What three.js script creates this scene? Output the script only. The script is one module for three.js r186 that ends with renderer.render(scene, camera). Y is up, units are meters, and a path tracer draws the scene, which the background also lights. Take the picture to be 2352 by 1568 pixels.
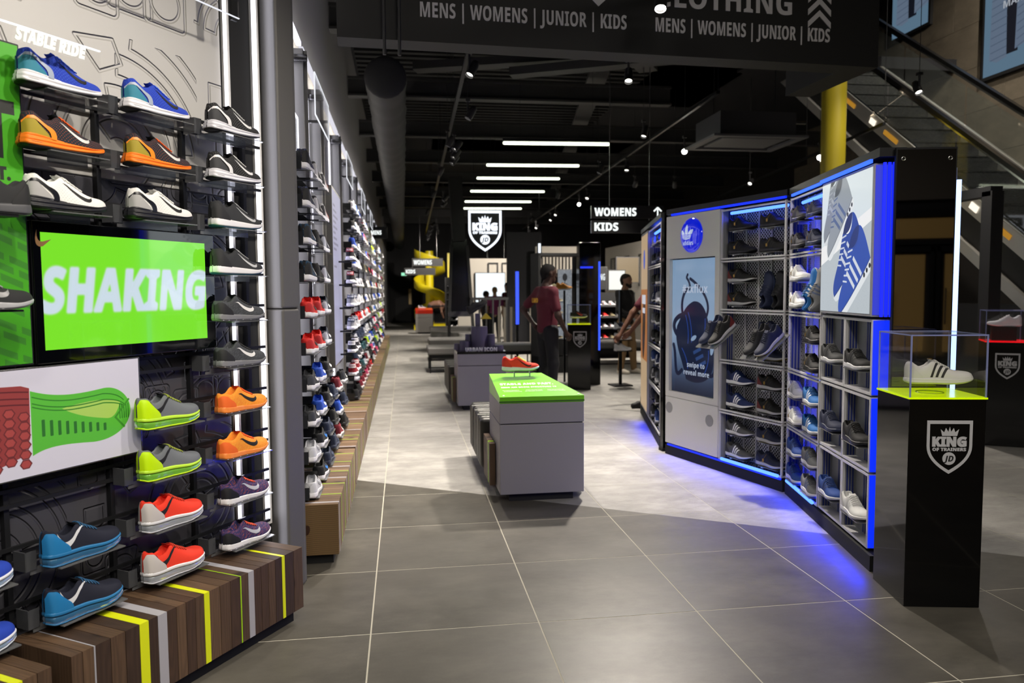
import * as THREE from 'three';
import { mergeGeometries } from 'three/addons/utils/BufferGeometryUtils.js';
import { RoundedBoxGeometry } from 'three/addons/geometries/RoundedBoxGeometry.js';
import { TextGeometry } from 'three/addons/geometries/TextGeometry.js';
import { FontLoader } from 'three/addons/loaders/FontLoader.js';
import { MarchingCubes } from 'three/addons/objects/MarchingCubes.js';
import { RectAreaLightUniformsLib } from 'three/addons/lights/RectAreaLightUniformsLib.js';
import { createNoise2D } from 'simplex-noise';

// ---------------------------------------------------------------- camera, exposure, lights
const scene = new THREE.Scene();
const camera = new THREE.PerspectiveCamera(2 * Math.atan(784 / 1722) * 180 / Math.PI, 2352 / 1568, 0.05, 120);
camera.position.set(0, 1.5, 0);
camera.rotation.order = 'YXZ';
camera.rotation.set(-0.0675, -0.14339, -0.00656);
camera.focus = 3.5;
camera.userData.fStop = 2.8;
const renderer = new THREE.WebGLRenderer({ antialias: true });
renderer.toneMapping = THREE.LinearToneMapping;
renderer.toneMappingExposure = 1.0;
renderer.shadowMap.enabled = true;
scene.background = new THREE.Color(0x000000);
RectAreaLightUniformsLib.init();

function spot(from, to, intensity, angle, color = 0xfff4e6, penumbra = 0.55, size = 3) {
  const l = new THREE.SpotLight(color, intensity, 0, angle, penumbra, 2);
  l.name = 'spot_beam'; l.position.set(...from); l.target.position.set(...to);
  l.castShadow = true; l.shadow.radius = size; l.shadow.mapSize.set(1024, 1024);
  scene.add(l); scene.add(l.target);
  return l;
}
function area(pos, dir, w, h, intensity, color) {
  const l = new THREE.RectAreaLight(color, intensity, w, h);
  l.name = 'area_glow'; l.position.set(...pos); l.lookAt(pos[0] + dir[0], pos[1] + dir[1], pos[2] + dir[2]);
  scene.add(l);
  return l;
}
// every ceiling spotlight fitting: lamp position, aim, strength, cone (built as fittings further down)
const SPOTS = [
  // entrance track in front of the bulkhead, on the wall of shoes
  [[0.30, 3.55, -0.9], [-1.55, 1.5, -2.0], 11.5, 0.66],
  [[0.75, 3.55, -1.75], [-1.2, 1.6, -2.6], 11.5, 0.66],
  [[1.3, 3.55, -2.6], [-0.85, 1.5, -3.2], 12.8, 0.62],
  [[1.75, 3.4, -4.2], [2.75, 1.1, -4.6], 8, 0.62],
  [[0.9, 3.55, -1.5], [2.7, 0.9, -3.6], 7.6, 0.6],
  [[0.9, 3.55, -0.8], [1.0, 0, -3.0], 5.1, 0.8],
  [[-0.6, 3.7, -0.4], [0.0, 0, -2.6], 5.1, 0.8],
  // store, left aisle track
  [[0.62, 3.45, -7.0], [-0.6, 1.1, -6.2], 40.3, 0.62],
  [[0.74, 3.42, -8.6], [-0.6, 1.2, -8.4], 48.4, 0.62],
  [[0.62, 3.45, -10.4], [-0.6, 1.2, -10.6], 48.4, 0.62],
  [[0.62, 3.45, -13.0], [-0.6, 1.2, -13.4], 52.4, 0.62],
  [[0.62, 3.45, -16.0], [-0.6, 1.2, -16.8], 52.4, 0.62],
  [[0.62, 3.45, -19.5], [-0.6, 1.2, -20.5], 52.4, 0.62],
  // store, floor and right aisle track
  [[2.2, 3.5, -7.2], [1.6, 0, -5.4], 66, 0.72],
  [[0.9, 3.6, -6.6], [0.2, 0, -6.6], 34, 0.75],
  [[3.1, 3.45, -9.5], [1.9, 0, -8.6], 34, 0.75],
  [[3.3, 3.45, -12.5], [1.6, 0.0, -12.5], 34, 0.8],
  [[3.3, 3.45, -16.0], [2.2, 0.0, -17], 68.5, 0.8],
  [[3.7, 3.45, -12.2], [3.1, 0, -10.9], 34, 0.7],
  [[5.2, 3.45, -14.0], [6.0, 1.2, -16.5], 60, 0.8],
  [[3.6, 3.45, -21.0], [3.0, 0.6, -25], 80, 0.9],
  [[4.4, 3.45, -14.0], [4.4, 1.0, -17], 55, 0.8],
  [[1.2, 3.45, -26.0], [0.8, 0.2, -29], 60, 0.9],
  [[5.6, 3.6, -7.6], [5.4, 0.0, -5.4], 14, 0.7],
  [[0.95, 3.45, -5.75], [-0.55, 1.2, -4.7], 16, 0.6],
  // escalator hall
  [[8.6, 7.4, -8.6], [9.5, 4.6, -11.6], 60, 0.7],
  [[6.6, 7.4, -7.0], [7.6, 3.0, -10.4], 70, 0.7],
  [[6.6, 5.1, -8.2], [6.1, 2.4, -10.0], 16, 0.5],
];
// broad lit ceiling panel of the mall hall behind the camera (its mesh is built with the hall)
const HALL = { at: [1.6, 5.2, 3.6], w: 3.6, d: 3.6 };
area([1.6, 5.16, 3.6], [0, -1, -0.0001], HALL.w, HALL.d, 8, 0xfff6ea);
const beams = SPOTS.map((d) => spot(...d));

// ---------------------------------------------------------------- helpers
let seed = 7;
const rnd = () => { seed = (seed + 0x6d2b79f5) | 0; let t = Math.imul(seed ^ (seed >>> 15), 1 | seed); t = (t + Math.imul(t ^ (t >>> 7), 61 | t)) ^ t; return ((t ^ (t >>> 14)) >>> 0) / 4294967296; };
const noise2 = createNoise2D(rnd);
const R = (lo, hi) => lo + (hi - lo) * rnd();
const lerp = (a, b, t) => a + (b - a) * t, clamp = (x, a, b) => Math.min(b, Math.max(a, x));
const sstep = (a, b, x) => { const t = clamp((x - a) / (b - a), 0, 1); return t * t * (3 - 2 * t); };
const curve = (keys) => (t) => {   // smooth curve through [t, value] keys (monotone cubic)
  const n = keys.length; if (t <= keys[0][0]) return keys[0][1]; if (t >= keys[n - 1][0]) return keys[n - 1][1];
  let i = 0; while (t > keys[i + 1][0]) i++;
  const [x0, y0] = keys[i], [x1, y1] = keys[i + 1], h = x1 - x0, d = (y1 - y0) / h;
  const sl = (j) => { if (j <= 0 || j >= n - 1) return null; const a = (keys[j][1] - keys[j - 1][1]) / (keys[j][0] - keys[j - 1][0]), b = (keys[j + 1][1] - keys[j][1]) / (keys[j + 1][0] - keys[j][0]); return a * b <= 0 ? 0 : 2 * a * b / (a + b); };
  const m0 = sl(i) ?? d, m1 = sl(i + 1) ?? d, s = (t - x0) / h;
  return y0 * (1 + 2 * s) * (1 - s) ** 2 + m0 * h * s * (1 - s) ** 2 + y1 * s * s * (3 - 2 * s) + m1 * h * s * s * (s - 1);
};
const used = new Map();
function numbered(name) { const k = used.get(name) ?? 0; used.set(name, k + 1); return k ? name + '_' + String(k).padStart(3, '0') : name; }
function bx(w, h, d, x = 0, y = 0, z = 0, ry = 0) { const g = new THREE.BoxGeometry(w, h, d); if (ry) g.rotateY(ry); return g.translate(x, y, z); }
function rbx(w, h, d, r, x = 0, y = 0, z = 0, seg = 2) { return new RoundedBoxGeometry(w, h, d, seg, r).translate(x, y, z); }
function cyl(r0, r1, h, x = 0, y = 0, z = 0, seg = 16) { return new THREE.CylinderGeometry(r1, r0, h, seg).translate(x, y, z); }
function rod(a, b, r, seg = 8) {
  const A = new THREE.Vector3(...a), B = new THREE.Vector3(...b), d = B.clone().sub(A), g = new THREE.CylinderGeometry(r, r, d.length(), seg);
  g.applyQuaternion(new THREE.Quaternion().setFromUnitVectors(new THREE.Vector3(0, 1, 0), d.normalize()));
  return g.translate((a[0] + b[0]) / 2, (a[1] + b[1]) / 2, (a[2] + b[2]) / 2);
}
function bar(a, b, w, h) {   // square bar from a to b, w across, h upright
  const A = new THREE.Vector3(...a), B = new THREE.Vector3(...b), d = B.clone().sub(A), g = new THREE.BoxGeometry(w, h, d.length());
  const m = new THREE.Matrix4().lookAt(B, A, new THREE.Vector3(0, 1, 0)); g.applyMatrix4(m);
  return g.translate((a[0] + b[0]) / 2, (a[1] + b[1]) / 2, (a[2] + b[2]) / 2);
}
function merged(list) { const l = list.map((g) => { const q = g.index ? g.toNonIndexed() : g; for (const k of Object.keys(q.attributes)) if (!['position', 'normal', 'uv'].includes(k)) q.deleteAttribute(k); return q; }); return mergeGeometries(l); }
function metricUV(g) {   // uv in metres, by the way each face points
  const q = g.index ? g.toNonIndexed() : g; q.computeVertexNormals();
  const p = q.attributes.position, n = q.attributes.normal, uv = new Float32Array(p.count * 2);
  for (let i = 0; i < p.count; i++) {
    const ax = Math.abs(n.getX(i)), ay = Math.abs(n.getY(i)), az = Math.abs(n.getZ(i));
    if (ay >= ax && ay >= az) { uv[2 * i] = p.getX(i); uv[2 * i + 1] = p.getZ(i); }
    else if (ax >= az) { uv[2 * i] = p.getZ(i); uv[2 * i + 1] = p.getY(i); }
    else { uv[2 * i] = p.getX(i); uv[2 * i + 1] = p.getY(i); }
  }
  q.setAttribute('uv', new THREE.BufferAttribute(uv, 2));
  return q;
}
function obj(name, geo, mat, parent = scene) {
  const m = new THREE.Mesh(Array.isArray(geo) ? (geo.length > 1 ? merged(geo) : geo[0]) : geo, mat);
  m.name = parent === scene ? numbered(name) : name; m.castShadow = m.receiveShadow = true; parent.add(m);
  return m;
}
function tag(o, label, category, group, kind) { o.userData = { label, category }; if (group) o.userData.group = group; if (kind) o.userData.kind = kind; return o; }
function thing(name, label, category, pos = [0, 0, 0], turn = 0, group) {
  const o = new THREE.Group(); o.name = numbered(name); o.position.set(...pos); o.rotation.y = turn; scene.add(o);
  return tag(o, label, category, group);
}
function struct(name, geo, mat) { const m = obj(name, geo, mat); m.userData.kind = 'structure'; return m; }
function structGroup(name, pos = [0, 0, 0], turn = 0) { const o = new THREE.Group(); o.name = numbered(name); o.position.set(...pos); o.rotation.y = turn; o.userData.kind = 'structure'; scene.add(o); return o; }

// ---------------------------------------------------------------- materials
const lin = (r, g, b) => new THREE.Color().setRGB(r, g, b);
const M = (color, roughness = 0.6, more = {}) => new THREE.MeshStandardMaterial({ color, roughness, ...more });
const P = (color, roughness = 0.5, more = {}) => new THREE.MeshPhysicalMaterial({ color, roughness, ...more });
const glow = (color, k) => new THREE.MeshStandardMaterial({ color: 0x000000, emissive: color, emissiveIntensity: k, roughness: 0.6 });
function canvasTex(w, h, draw, srgb = true) {
  const c = document.createElement('canvas'); c.width = w; c.height = h;
  const g = c.getContext('2d'); draw(g, w, h);
  const t = new THREE.CanvasTexture(c); if (srgb) t.colorSpace = THREE.SRGBColorSpace;
  t.wrapS = t.wrapT = THREE.RepeatWrapping;
  return t;
}
function noiseTex(w, h, fn, srgb = false) {   // fn(u, v) -> [r, g, b] 0..255
  const d = new Uint8Array(w * h * 4);
  for (let y = 0; y < h; y++) for (let x = 0; x < w; x++) { const c = fn(x / w, y / h), i = (y * w + x) * 4; d[i] = clamp(c[0], 0, 255); d[i + 1] = clamp(c[1], 0, 255); d[i + 2] = clamp(c[2], 0, 255); d[i + 3] = 255; }
  const t = new THREE.DataTexture(d, w, h); t.magFilter = THREE.LinearFilter; t.minFilter = THREE.LinearFilter; t.wrapS = t.wrapT = THREE.RepeatWrapping; t.needsUpdate = true;
  if (srgb) t.colorSpace = THREE.SRGBColorSpace;
  return t;
}
const rep = (t, x, y) => { const c = t.clone(); c.repeat.set(x, y); c.needsUpdate = true; return c; };
// tiling noise: blend across the edges
const tn = (u, v, fu, fv, off = 0) => { const a = (x, y) => noise2(x * fu + off, y * fv + off); const wx = u, wy = v; return lerp(lerp(a(u, v), a(u - 1, v), wx), lerp(a(u, v - 1), a(u - 1, v - 1), wx), wy); };

const concrete = noiseTex(512, 512, (u, v) => {
  const n = tn(u, v, 2.2, 3.4) * 0.5 + tn(u, v, 6, 11, 9) * 0.3 + tn(u, v, 17, 34, 21) * 0.18 + tn(u, v, 70, 90, 5) * 0.14;
  const k = 205 + n * 46; return [k, k * 0.99, k * 0.965];
}, true);
const concreteRough = noiseTex(256, 256, (u, v) => { const n = tn(u, v, 3, 4, 3) * 0.5 + tn(u, v, 14, 18, 31) * 0.4; const k = 215 + n * 36; return [k, k, k]; });
const structured = noiseTex(512, 512, (u, v) => {   // fine woven relief of the inner tiles
  const a = Math.sin(u * Math.PI * 2 * 62) * Math.sin(v * Math.PI * 2 * 62), k = 128 + a * 80 + noise2(u * 40, v * 40) * 18; return [k, k, k];
});
const wood = [0, 1, 2].map((q) => noiseTex(128, 512, (u, v) => {   // grain along v
  const w = tn(u, v, 3, 0.9, q * 13) * 0.9, g = Math.sin((u * 9 + w * 2.2 + tn(u, v, 2, 0.6, 40 + q)) * 6.283) * 0.5, f = tn(u, v, 60, 5, 3 + q) * 0.6;
  const kx = u - 0.35 - 0.2 * q, ky = (v - 0.3 - 0.22 * q) * 3.4, knot = Math.exp(-(kx * kx + ky * ky) * 90);
  const k = 196 + g * 26 + f * 26 - knot * 120; return [k, k * (0.985 - knot * 0.1), k * (0.96 - knot * 0.16)];
}, true));
const brushed = noiseTex(256, 256, (u, v) => { const k = 150 + tn(u, v, 4, 90, 4) * 60 + tn(u, v, 9, 9, 8) * 22; return [k, k, k]; });

const blackMetal = M(0x17181b, 0.42, { metalness: 0.55 });
const darkMetal = M(0x2b2c2f, 0.45, { metalness: 0.6 });
const steel = M(0x8e8f90, 0.36, { metalness: 0.85, roughnessMap: rep(brushed, 1, 1) });
const greySteel = M(0x59595a, 0.42, { metalness: 0.75, roughnessMap: rep(brushed, 2, 2) });
const whitePaint = M(0xd8d8d6, 0.45);
const blackGloss = P(0x040405, 0.06, { specularIntensity: 0.7 });
const blackMatt = M(0x101113, 0.8);
const acrylic = P(0xffffff, 0.04, { transmission: 1, thickness: 0, ior: 1.49, specularIntensity: 0.7 });
const smoked = P(0x3a3c40, 0.12, { transmission: 0.55, thickness: 0, ior: 1.49 });
const chrome = M(0xd4d4d4, 0.16, { metalness: 1 });
const font = await new FontLoader().loadAsync('fonts/droid/droid_sans_bold.typeface.json');
function letters(text, size, depth, bold = 0, squeeze = 1) {   // raised lettering, centred on x, base at y = 0
  const g = new TextGeometry(text, { font, size, depth, curveSegments: 3, bevelEnabled: bold > 0, bevelSize: bold, bevelThickness: bold > 0 ? 0.0005 : 0, bevelSegments: 1 });
  g.computeBoundingBox(); const b = g.boundingBox; g.translate(-(b.min.x + b.max.x) / 2, 0, 0); g.scale(squeeze, 1, 1);
  return g;
}
function textWidth(g) { g.computeBoundingBox(); return g.boundingBox.max.x - g.boundingBox.min.x; }

// ---------------------------------------------------------------- the setting
const A0 = 32 * Math.PI / 180;                       // the shop front stands at 32 degrees to the aisle
const U = [Math.sin(A0), -Math.cos(A0)], N = [Math.cos(A0), Math.sin(A0)];
const nl = (s, n) => [s * U[0] + n * N[0], s * U[1] + n * N[1]];   // along / off the entrance wall -> x, z
const NLTURN = Math.PI / 2 - A0;
const CEIL = 5.3;

const darkTile = [0.94, 1, 1.06].map((k) => M(lin(0.135 * k, 0.128 * k, 0.112 * k), 0.5, { map: concrete, roughnessMap: concreteRough }));
const lightTile = [0.95, 1, 1.05].map((k) => M(lin(0.48 * k, 0.478 * k, 0.475 * k), 0.62, { map: concrete, bumpMap: rep(structured, 1.4, 1.4), bumpScale: 0.0006 }));
{
  const floor = structGroup('floor');
  obj('grout_bed', bx(17.6, 0.2, 46, 1.2, -0.1008, -14), M(0xb4b0a2, 0.9), floor);
  const T = 0.75, J = 0.0034, far = { d: [], l: [] };
  const cut = (poly, s) => {   // keep the side of the shop-front line given by s
    const out = [], f = (p) => s * (p[0] * U[0] + p[1] * U[1] - 4.9);
    for (let i = 0; i < poly.length; i++) {
      const a = poly[i], b = poly[(i + 1) % poly.length], fa = f(a), fb = f(b);
      if (fa >= 0) out.push(a);
      if (fa * fb < 0) { const t = fa / (fa - fb); out.push([lerp(a[0], b[0], t), lerp(a[1], b[1], t)]); }
    }
    return out;
  };
  camera.updateMatrixWorld(); camera.updateProjectionMatrix();
  const list = [];
  for (let i = -9; i < 13; i++) for (let j = -14; j < 43; j++) {
    const x0 = -0.165 + i * T + J, x1 = x0 + T - 2 * J, z0 = -(3.257 + j * T + J), z1 = z0 - T + 2 * J;
    const sq = [[x0, z0], [x1, z0], [x1, z1], [x0, z1]];
    for (const s of [-1, 1]) {
      const poly = cut(sq, s); if (poly.length < 3) continue;
      const cx = (x0 + x1) / 2, cz = (z0 + z1) / 2, v = new THREE.Vector3(cx, 0, cz).project(camera);
      const inView = cz < 0.2 && Math.abs(v.x) < 1.25 && v.y > -1.35 && v.y < 1;
      const sh = new THREE.Shape(poly.map((p) => new THREE.Vector2(p[0], -p[1])));
      const g = new THREE.ExtrudeGeometry(sh, { depth: 0.006, bevelEnabled: false }); g.rotateX(-Math.PI / 2); g.translate(0, -0.006, 0);
      const q = metricUV(g), uv = q.attributes.uv, ou = rnd(), ov = rnd(); for (let k = 0; k < uv.count; k++) uv.setXY(k, uv.getX(k) * 0.8 + ou, uv.getY(k) * 0.8 + ov);
      list.push({ q, s, d: inView ? Math.hypot(cx, cz) : 1e3 + Math.hypot(cx, cz) });
    }
  }
  list.sort((a, b) => a.d - b.d);
  list.forEach((e, k) => {
    const mats = e.s < 0 ? darkTile : lightTile;
    if (k < 270 && e.d < 1e3) obj('tile', e.q, mats[Math.floor(rnd() * 3)], floor);
    else far[e.s < 0 ? 'd' : 'l'].push(e.q);
  });
  for (const [k, m] of [['d', darkTile[1]], ['l', lightTile[1]]]) if (far[k].length) obj('tile_field', far[k], m, floor).userData.kind = 'stuff';
}
const wallGrey = M(lin(0.34, 0.34, 0.345), 0.75, { bumpMap: rep(concreteRough, 1, 1), bumpScale: 0.0006 });
const wallDark = M(lin(0.018, 0.018, 0.021), 0.8);
const wallBeige = M(lin(0.46, 0.43, 0.38), 0.8, { bumpMap: concreteRough, bumpScale: 0.0006 });
struct('wall_left', metricUV(bx(0.3, CEIL, 33.0, -0.90, CEIL / 2, -20.4)), wallGrey);
{
  const c = nl(1.0, -2.76), g = bx(4.04, CEIL, 0.3, 0, 0, 0); g.rotateY(NLTURN); g.translate(c[0], CEIL / 2, c[1]);
  struct('wall_entrance', metricUV(g), wallGrey);
  struct('wall_mall_left', [bx(0.3, CEIL, 9.6, -7.2, CEIL / 2, 4), bx(4.6, CEIL, 0.3, -4.9, CEIL / 2, -0.65)], wallDark);
  struct('wall_mall_rear', bx(17.4, CEIL + 2, 0.3, 1.5, CEIL / 2 + 1, 8.65), wallDark);
  struct('wall_back', bx(14.2, CEIL, 0.3, 6.0, CEIL / 2, -36.6), wallDark);
}
// right-hand wall of large stone tiles beside the escalator
{
  const w = structGroup('wall_right');
  obj('wall_core', bx(0.3, 8, 45.4, 9.85, 4, -14), M(0x211d19, 0.9), w);
  const ms = [0.92, 1, 1.08].map((k) => M(lin(0.25 * k, 0.215 * k, 0.165 * k), 0.62, { map: concrete }));
  for (let r = 3; r < 10; r++) for (let c = 0; c < 7; c++) {
    const g = metricUV(bx(0.02, 0.745, 1.19, 9.69, 0.36 + r * 0.75, -9.3 - c * 1.2 - (r % 2) * 0.6)), uv = g.attributes.uv, o = rnd();
    for (let k = 0; k < uv.count; k++) uv.setXY(k, uv.getX(k) * 0.5 + o, uv.getY(k) * 0.5 + o * 2);
    obj('tile', g, ms[Math.floor(rnd() * 3)], w);
  }
}
// ceilings: low over the store, high over the escalator
const ceilBlack = M(lin(0.006, 0.006, 0.008), 0.9);
{
  const c = structGroup('ceiling');
  obj('slab', [bx(10.2, 0.2, 42.5, 0.9, CEIL + 0.1, -15.5), bx(9.0, 0.2, 24.6, 5.3, CEIL + 0.1, -24.5)], ceilBlack, c);
  obj('slab', bx(17.6, 0.2, 46, 1.3, 7.9, -14), ceilBlack, c);
  obj('upstand', bx(0.2, 2.6, 12.0, 5.9, 6.55, -6.6), ceilBlack, c);
  const deck = M(lin(0.011, 0.011, 0.012), 0.8);
  for (let k = 0; k < 46; k++) obj('deck_rib', bx(5.0, 0.06, 0.11, 1.8, CEIL - 0.03, -6.2 - k * 0.24), deck, c);
}
{
  const beamM = M(lin(0.028, 0.028, 0.029), 0.7);
  const b = structGroup('trim_1');
  for (const z of [-8.6, -11.4, -14.2, -17, -20, -23, -26, -29, -32]) { const w = z > -12 ? 4.9 : 9.6, cx = w / 2 - 0.75; obj('joist', [bx(w, 0.03, 0.16, cx, 4.36, z), bx(w, 0.24, 0.02, cx, 4.49, z), bx(w, 0.03, 0.16, cx, 4.61, z)], beamM, b); }
  obj('girder', [bar([2.6, 4.75, -8.8], [5.35, 4.75, -27], 0.3, 0.05), bar([2.6, 4.9, -8.8], [5.35, 4.9, -27], 0.05, 0.3)], beamM, b);
  obj('brace', bar([-0.3, 4.5, -6.4], [1.25, 4.5, -9.4], 0.26, 0.1), beamM, b);
  obj('brace', bar([0.2, 4.42, -10.1], [4.1, 4.42, -8.8], 0.22, 0.1), beamM, b);
  obj('brace', bar([2.2, 4.55, -8.4], [3.4, 4.55, -10.2], 0.26, 0.1), beamM, b);
  obj('brace', bar([1.4, 4.25, -9.6], [4.2, 4.25, -8.3], 0.2, 0.1), beamM, b);
  obj('brace', bar([-0.7, 4.2, -6.3], [0.1, 4.2, -6.9], 0.2, 0.14), beamM, b);
}
// bulkhead over the entrance with the direction lettering
const bulkM = M(lin(0.012, 0.012, 0.0125), 0.6);
{
  const b = structGroup('trim_2', [-0.72, 3.2, -5.23], 2.87 * Math.PI / 180);
  obj('bulkhead_face', bx(4.07, 2.1, 0.2, 2.345, 1.05, -0.1), bulkM, b); for (const x of [0.62, 0.72]) obj('conduit', rod([x, -0.12, 0.06], [x, 2.1, 0.06], 0.012, 8), M(lin(0.03, 0.03, 0.032), 0.5), b);
  obj('bulkhead_return', bx(0.24, 2.1, 0.7, 4.26, 1.05, -0.55), bulkM, b);
  const lm = M(lin(0.7, 0.69, 0.72), 0.6);
  const put = (text, x, y, size, width) => {   // x: left end in the bulkhead's own metres
    const g = letters(text, size, 0.006, 0.0006), k = width / textWidth(g); g.scale(k, 1, 1); g.translate(x + width / 2, y, 0.0);
    obj('lettering', g, lm, b);
  };
  put('MENS | WOMENS | JUNIOR | KIDS', 0.865, 0.165, 0.098, 1.475);
  put('MENS | WOMENS | JUNIOR | KIDS', 2.56, 0.165, 0.098, 1.40);
  put('FOOTWEAR', 0.865, 0.345, 0.165, 1.05);
  put('CLOTHING', 2.56, 0.345, 0.165, 1.08);
  const chev = (x, y, up) => { const s = new THREE.Shape(); [[-0.095, -0.065], [0, 0.022], [0.095, -0.065], [0.095, -0.02], [0, 0.067], [-0.095, -0.02]].forEach(([a, b], i) => (i ? s.lineTo(a, b * up) : s.moveTo(a, b * up))); return [new THREE.ExtrudeGeometry(s, { depth: 0.006, bevelEnabled: false }).translate(x, y, 0)]; };
  obj('arrow', [...chev(3.87, 0.33, 1), ...chev(3.87, 0.42, 1), ...chev(3.87, 0.51, 1)], lm, b);
  obj('arrow', [...chev(2.13, 0.38, -1), ...chev(2.13, 0.47, -1)], lm, b);
}

// ---------------------------------------------------------------- trainers
const WID = curve([[0, 0.002], [0.012, 0.0165], [0.04, 0.027], [0.1, 0.0335], [0.2, 0.0355], [0.4, 0.0345], [0.55, 0.041], [0.7, 0.0485], [0.8, 0.0475], [0.88, 0.043], [0.94, 0.035], [0.975, 0.0245], [0.993, 0.0135], [1, 0.002]]);
const MODELS = {
  lunar: { L: 0.292, mt: [[0, 0.046], [0.15, 0.04], [0.45, 0.031], [0.75, 0.024], [1, 0.036]], top: [[0, 0.088], [0.03, 0.112], [0.08, 0.117], [0.14, 0.106], [0.22, 0.094], [0.3, 0.098], [0.37, 0.112], [0.42, 0.113], [0.5, 0.1], [0.6, 0.082], [0.7, 0.068], [0.8, 0.061], [0.9, 0.058], [0.955, 0.052], [0.985, 0.045], [1, 0.036]], flare: 0.008, ridge: 0.0026, logo: 'swoosh', sw: [0.38, 0.74, 0.17, 0.57, 0.0] },
  zoom: { L: 0.288, mt: [[0, 0.04], [0.15, 0.036], [0.45, 0.03], [0.75, 0.024], [1, 0.034]], top: [[0, 0.08], [0.03, 0.107], [0.08, 0.112], [0.14, 0.1], [0.22, 0.088], [0.3, 0.094], [0.37, 0.108], [0.42, 0.109], [0.5, 0.095], [0.6, 0.078], [0.7, 0.065], [0.8, 0.058], [0.9, 0.055], [0.955, 0.049], [0.985, 0.042], [1, 0.034]], flare: 0.003, ridge: 0, logo: 'swoosh', sw: [0.38, 0.78, 0.14, 0.58, 0.0] },
  free: { L: 0.286, mt: [[0, 0.036], [0.15, 0.031], [0.45, 0.026], [0.75, 0.021], [1, 0.034]], top: [[0, 0.075], [0.03, 0.088], [0.09, 0.089], [0.16, 0.082], [0.24, 0.086], [0.31, 0.104], [0.36, 0.11], [0.42, 0.102], [0.5, 0.088], [0.6, 0.074], [0.7, 0.066], [0.8, 0.062], [0.9, 0.059], [0.955, 0.053], [0.985, 0.044], [1, 0.034]], flare: 0.003, ridge: 0, sipe: 1, logo: 'swoosh', sw: [0.3, 0.69, 0.24, 0.76, 0.26] },
  air: { L: 0.292, mt: [[0, 0.05], [0.15, 0.046], [0.45, 0.043], [0.75, 0.036], [1, 0.044]], top: [[0, 0.098], [0.03, 0.122], [0.08, 0.124], [0.14, 0.112], [0.22, 0.1], [0.3, 0.106], [0.37, 0.124], [0.42, 0.124], [0.5, 0.11], [0.6, 0.094], [0.7, 0.082], [0.8, 0.075], [0.9, 0.072], [0.955, 0.066], [0.985, 0.056], [1, 0.044]], flare: 0.003, ridge: 0, air: 1, logo: 'swoosh', sw: [0.12, 0.5, 0.12, 0.95, 0.0], steep: 1 },
  flat: { L: 0.29, mt: [[0, 0.036], [0.15, 0.034], [0.45, 0.029], [0.75, 0.025], [1, 0.033]], top: [[0, 0.076], [0.03, 0.104], [0.08, 0.108], [0.14, 0.096], [0.22, 0.085], [0.3, 0.09], [0.37, 0.106], [0.42, 0.107], [0.5, 0.092], [0.6, 0.075], [0.7, 0.062], [0.8, 0.056], [0.9, 0.053], [0.955, 0.047], [0.985, 0.041], [1, 0.033]], flare: 0.002, ridge: 0, logo: 'stripes' },
  shell: { L: 0.3, mt: [[0, 0.03], [0.15, 0.029], [0.45, 0.028], [0.75, 0.028], [1, 0.031]], top: [[0, 0.075], [0.03, 0.1], [0.08, 0.104], [0.14, 0.092], [0.22, 0.08], [0.3, 0.088], [0.37, 0.108], [0.42, 0.11], [0.5, 0.096], [0.6, 0.08], [0.7, 0.067], [0.8, 0.061], [0.9, 0.058], [0.955, 0.052], [0.985, 0.043], [1, 0.031]], flare: 0.003, ridge: 0.0, wall: 1, logo: 'stripes' },
  court: { L: 0.288, mt: [[0, 0.034], [0.15, 0.032], [0.45, 0.026], [0.75, 0.021], [1, 0.03]], top: [[0, 0.08], [0.03, 0.106], [0.08, 0.109], [0.14, 0.094], [0.22, 0.082], [0.3, 0.088], [0.37, 0.104], [0.42, 0.104], [0.5, 0.088], [0.6, 0.07], [0.7, 0.057], [0.8, 0.052], [0.9, 0.049], [0.955, 0.043], [0.985, 0.037], [1, 0.03]], flare: 0.004, ridge: 0, logo: 'swoosh', sw: [0.32, 0.74, 0.14, 0.64, 0.0] },
};
function gridGeo(rows, cols, at, uvAt) {
  const p = new Float32Array(rows * cols * 3), uv = new Float32Array(rows * cols * 2), ix = [];
  for (let i = 0; i < rows; i++) for (let j = 0; j < cols; j++) { const q = at(i, j), k = i * cols + j; p.set(q, k * 3); const w = uvAt ? uvAt(i, j) : [j / (cols - 1), i / (rows - 1)]; uv.set(w, k * 2); }
  for (let i = 0; i < rows - 1; i++) for (let j = 0; j < cols - 1; j++) { const a = i * cols + j, b = a + 1, c = a + cols, d = c + 1; ix.push(a, c, b, b, c, d); }
  const g = new THREE.BufferGeometry(); g.setAttribute('position', new THREE.BufferAttribute(p, 3)); g.setAttribute('uv', new THREE.BufferAttribute(uv, 2)); g.setIndex(ix); g.computeVertexNormals();
  return g;
}
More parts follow.
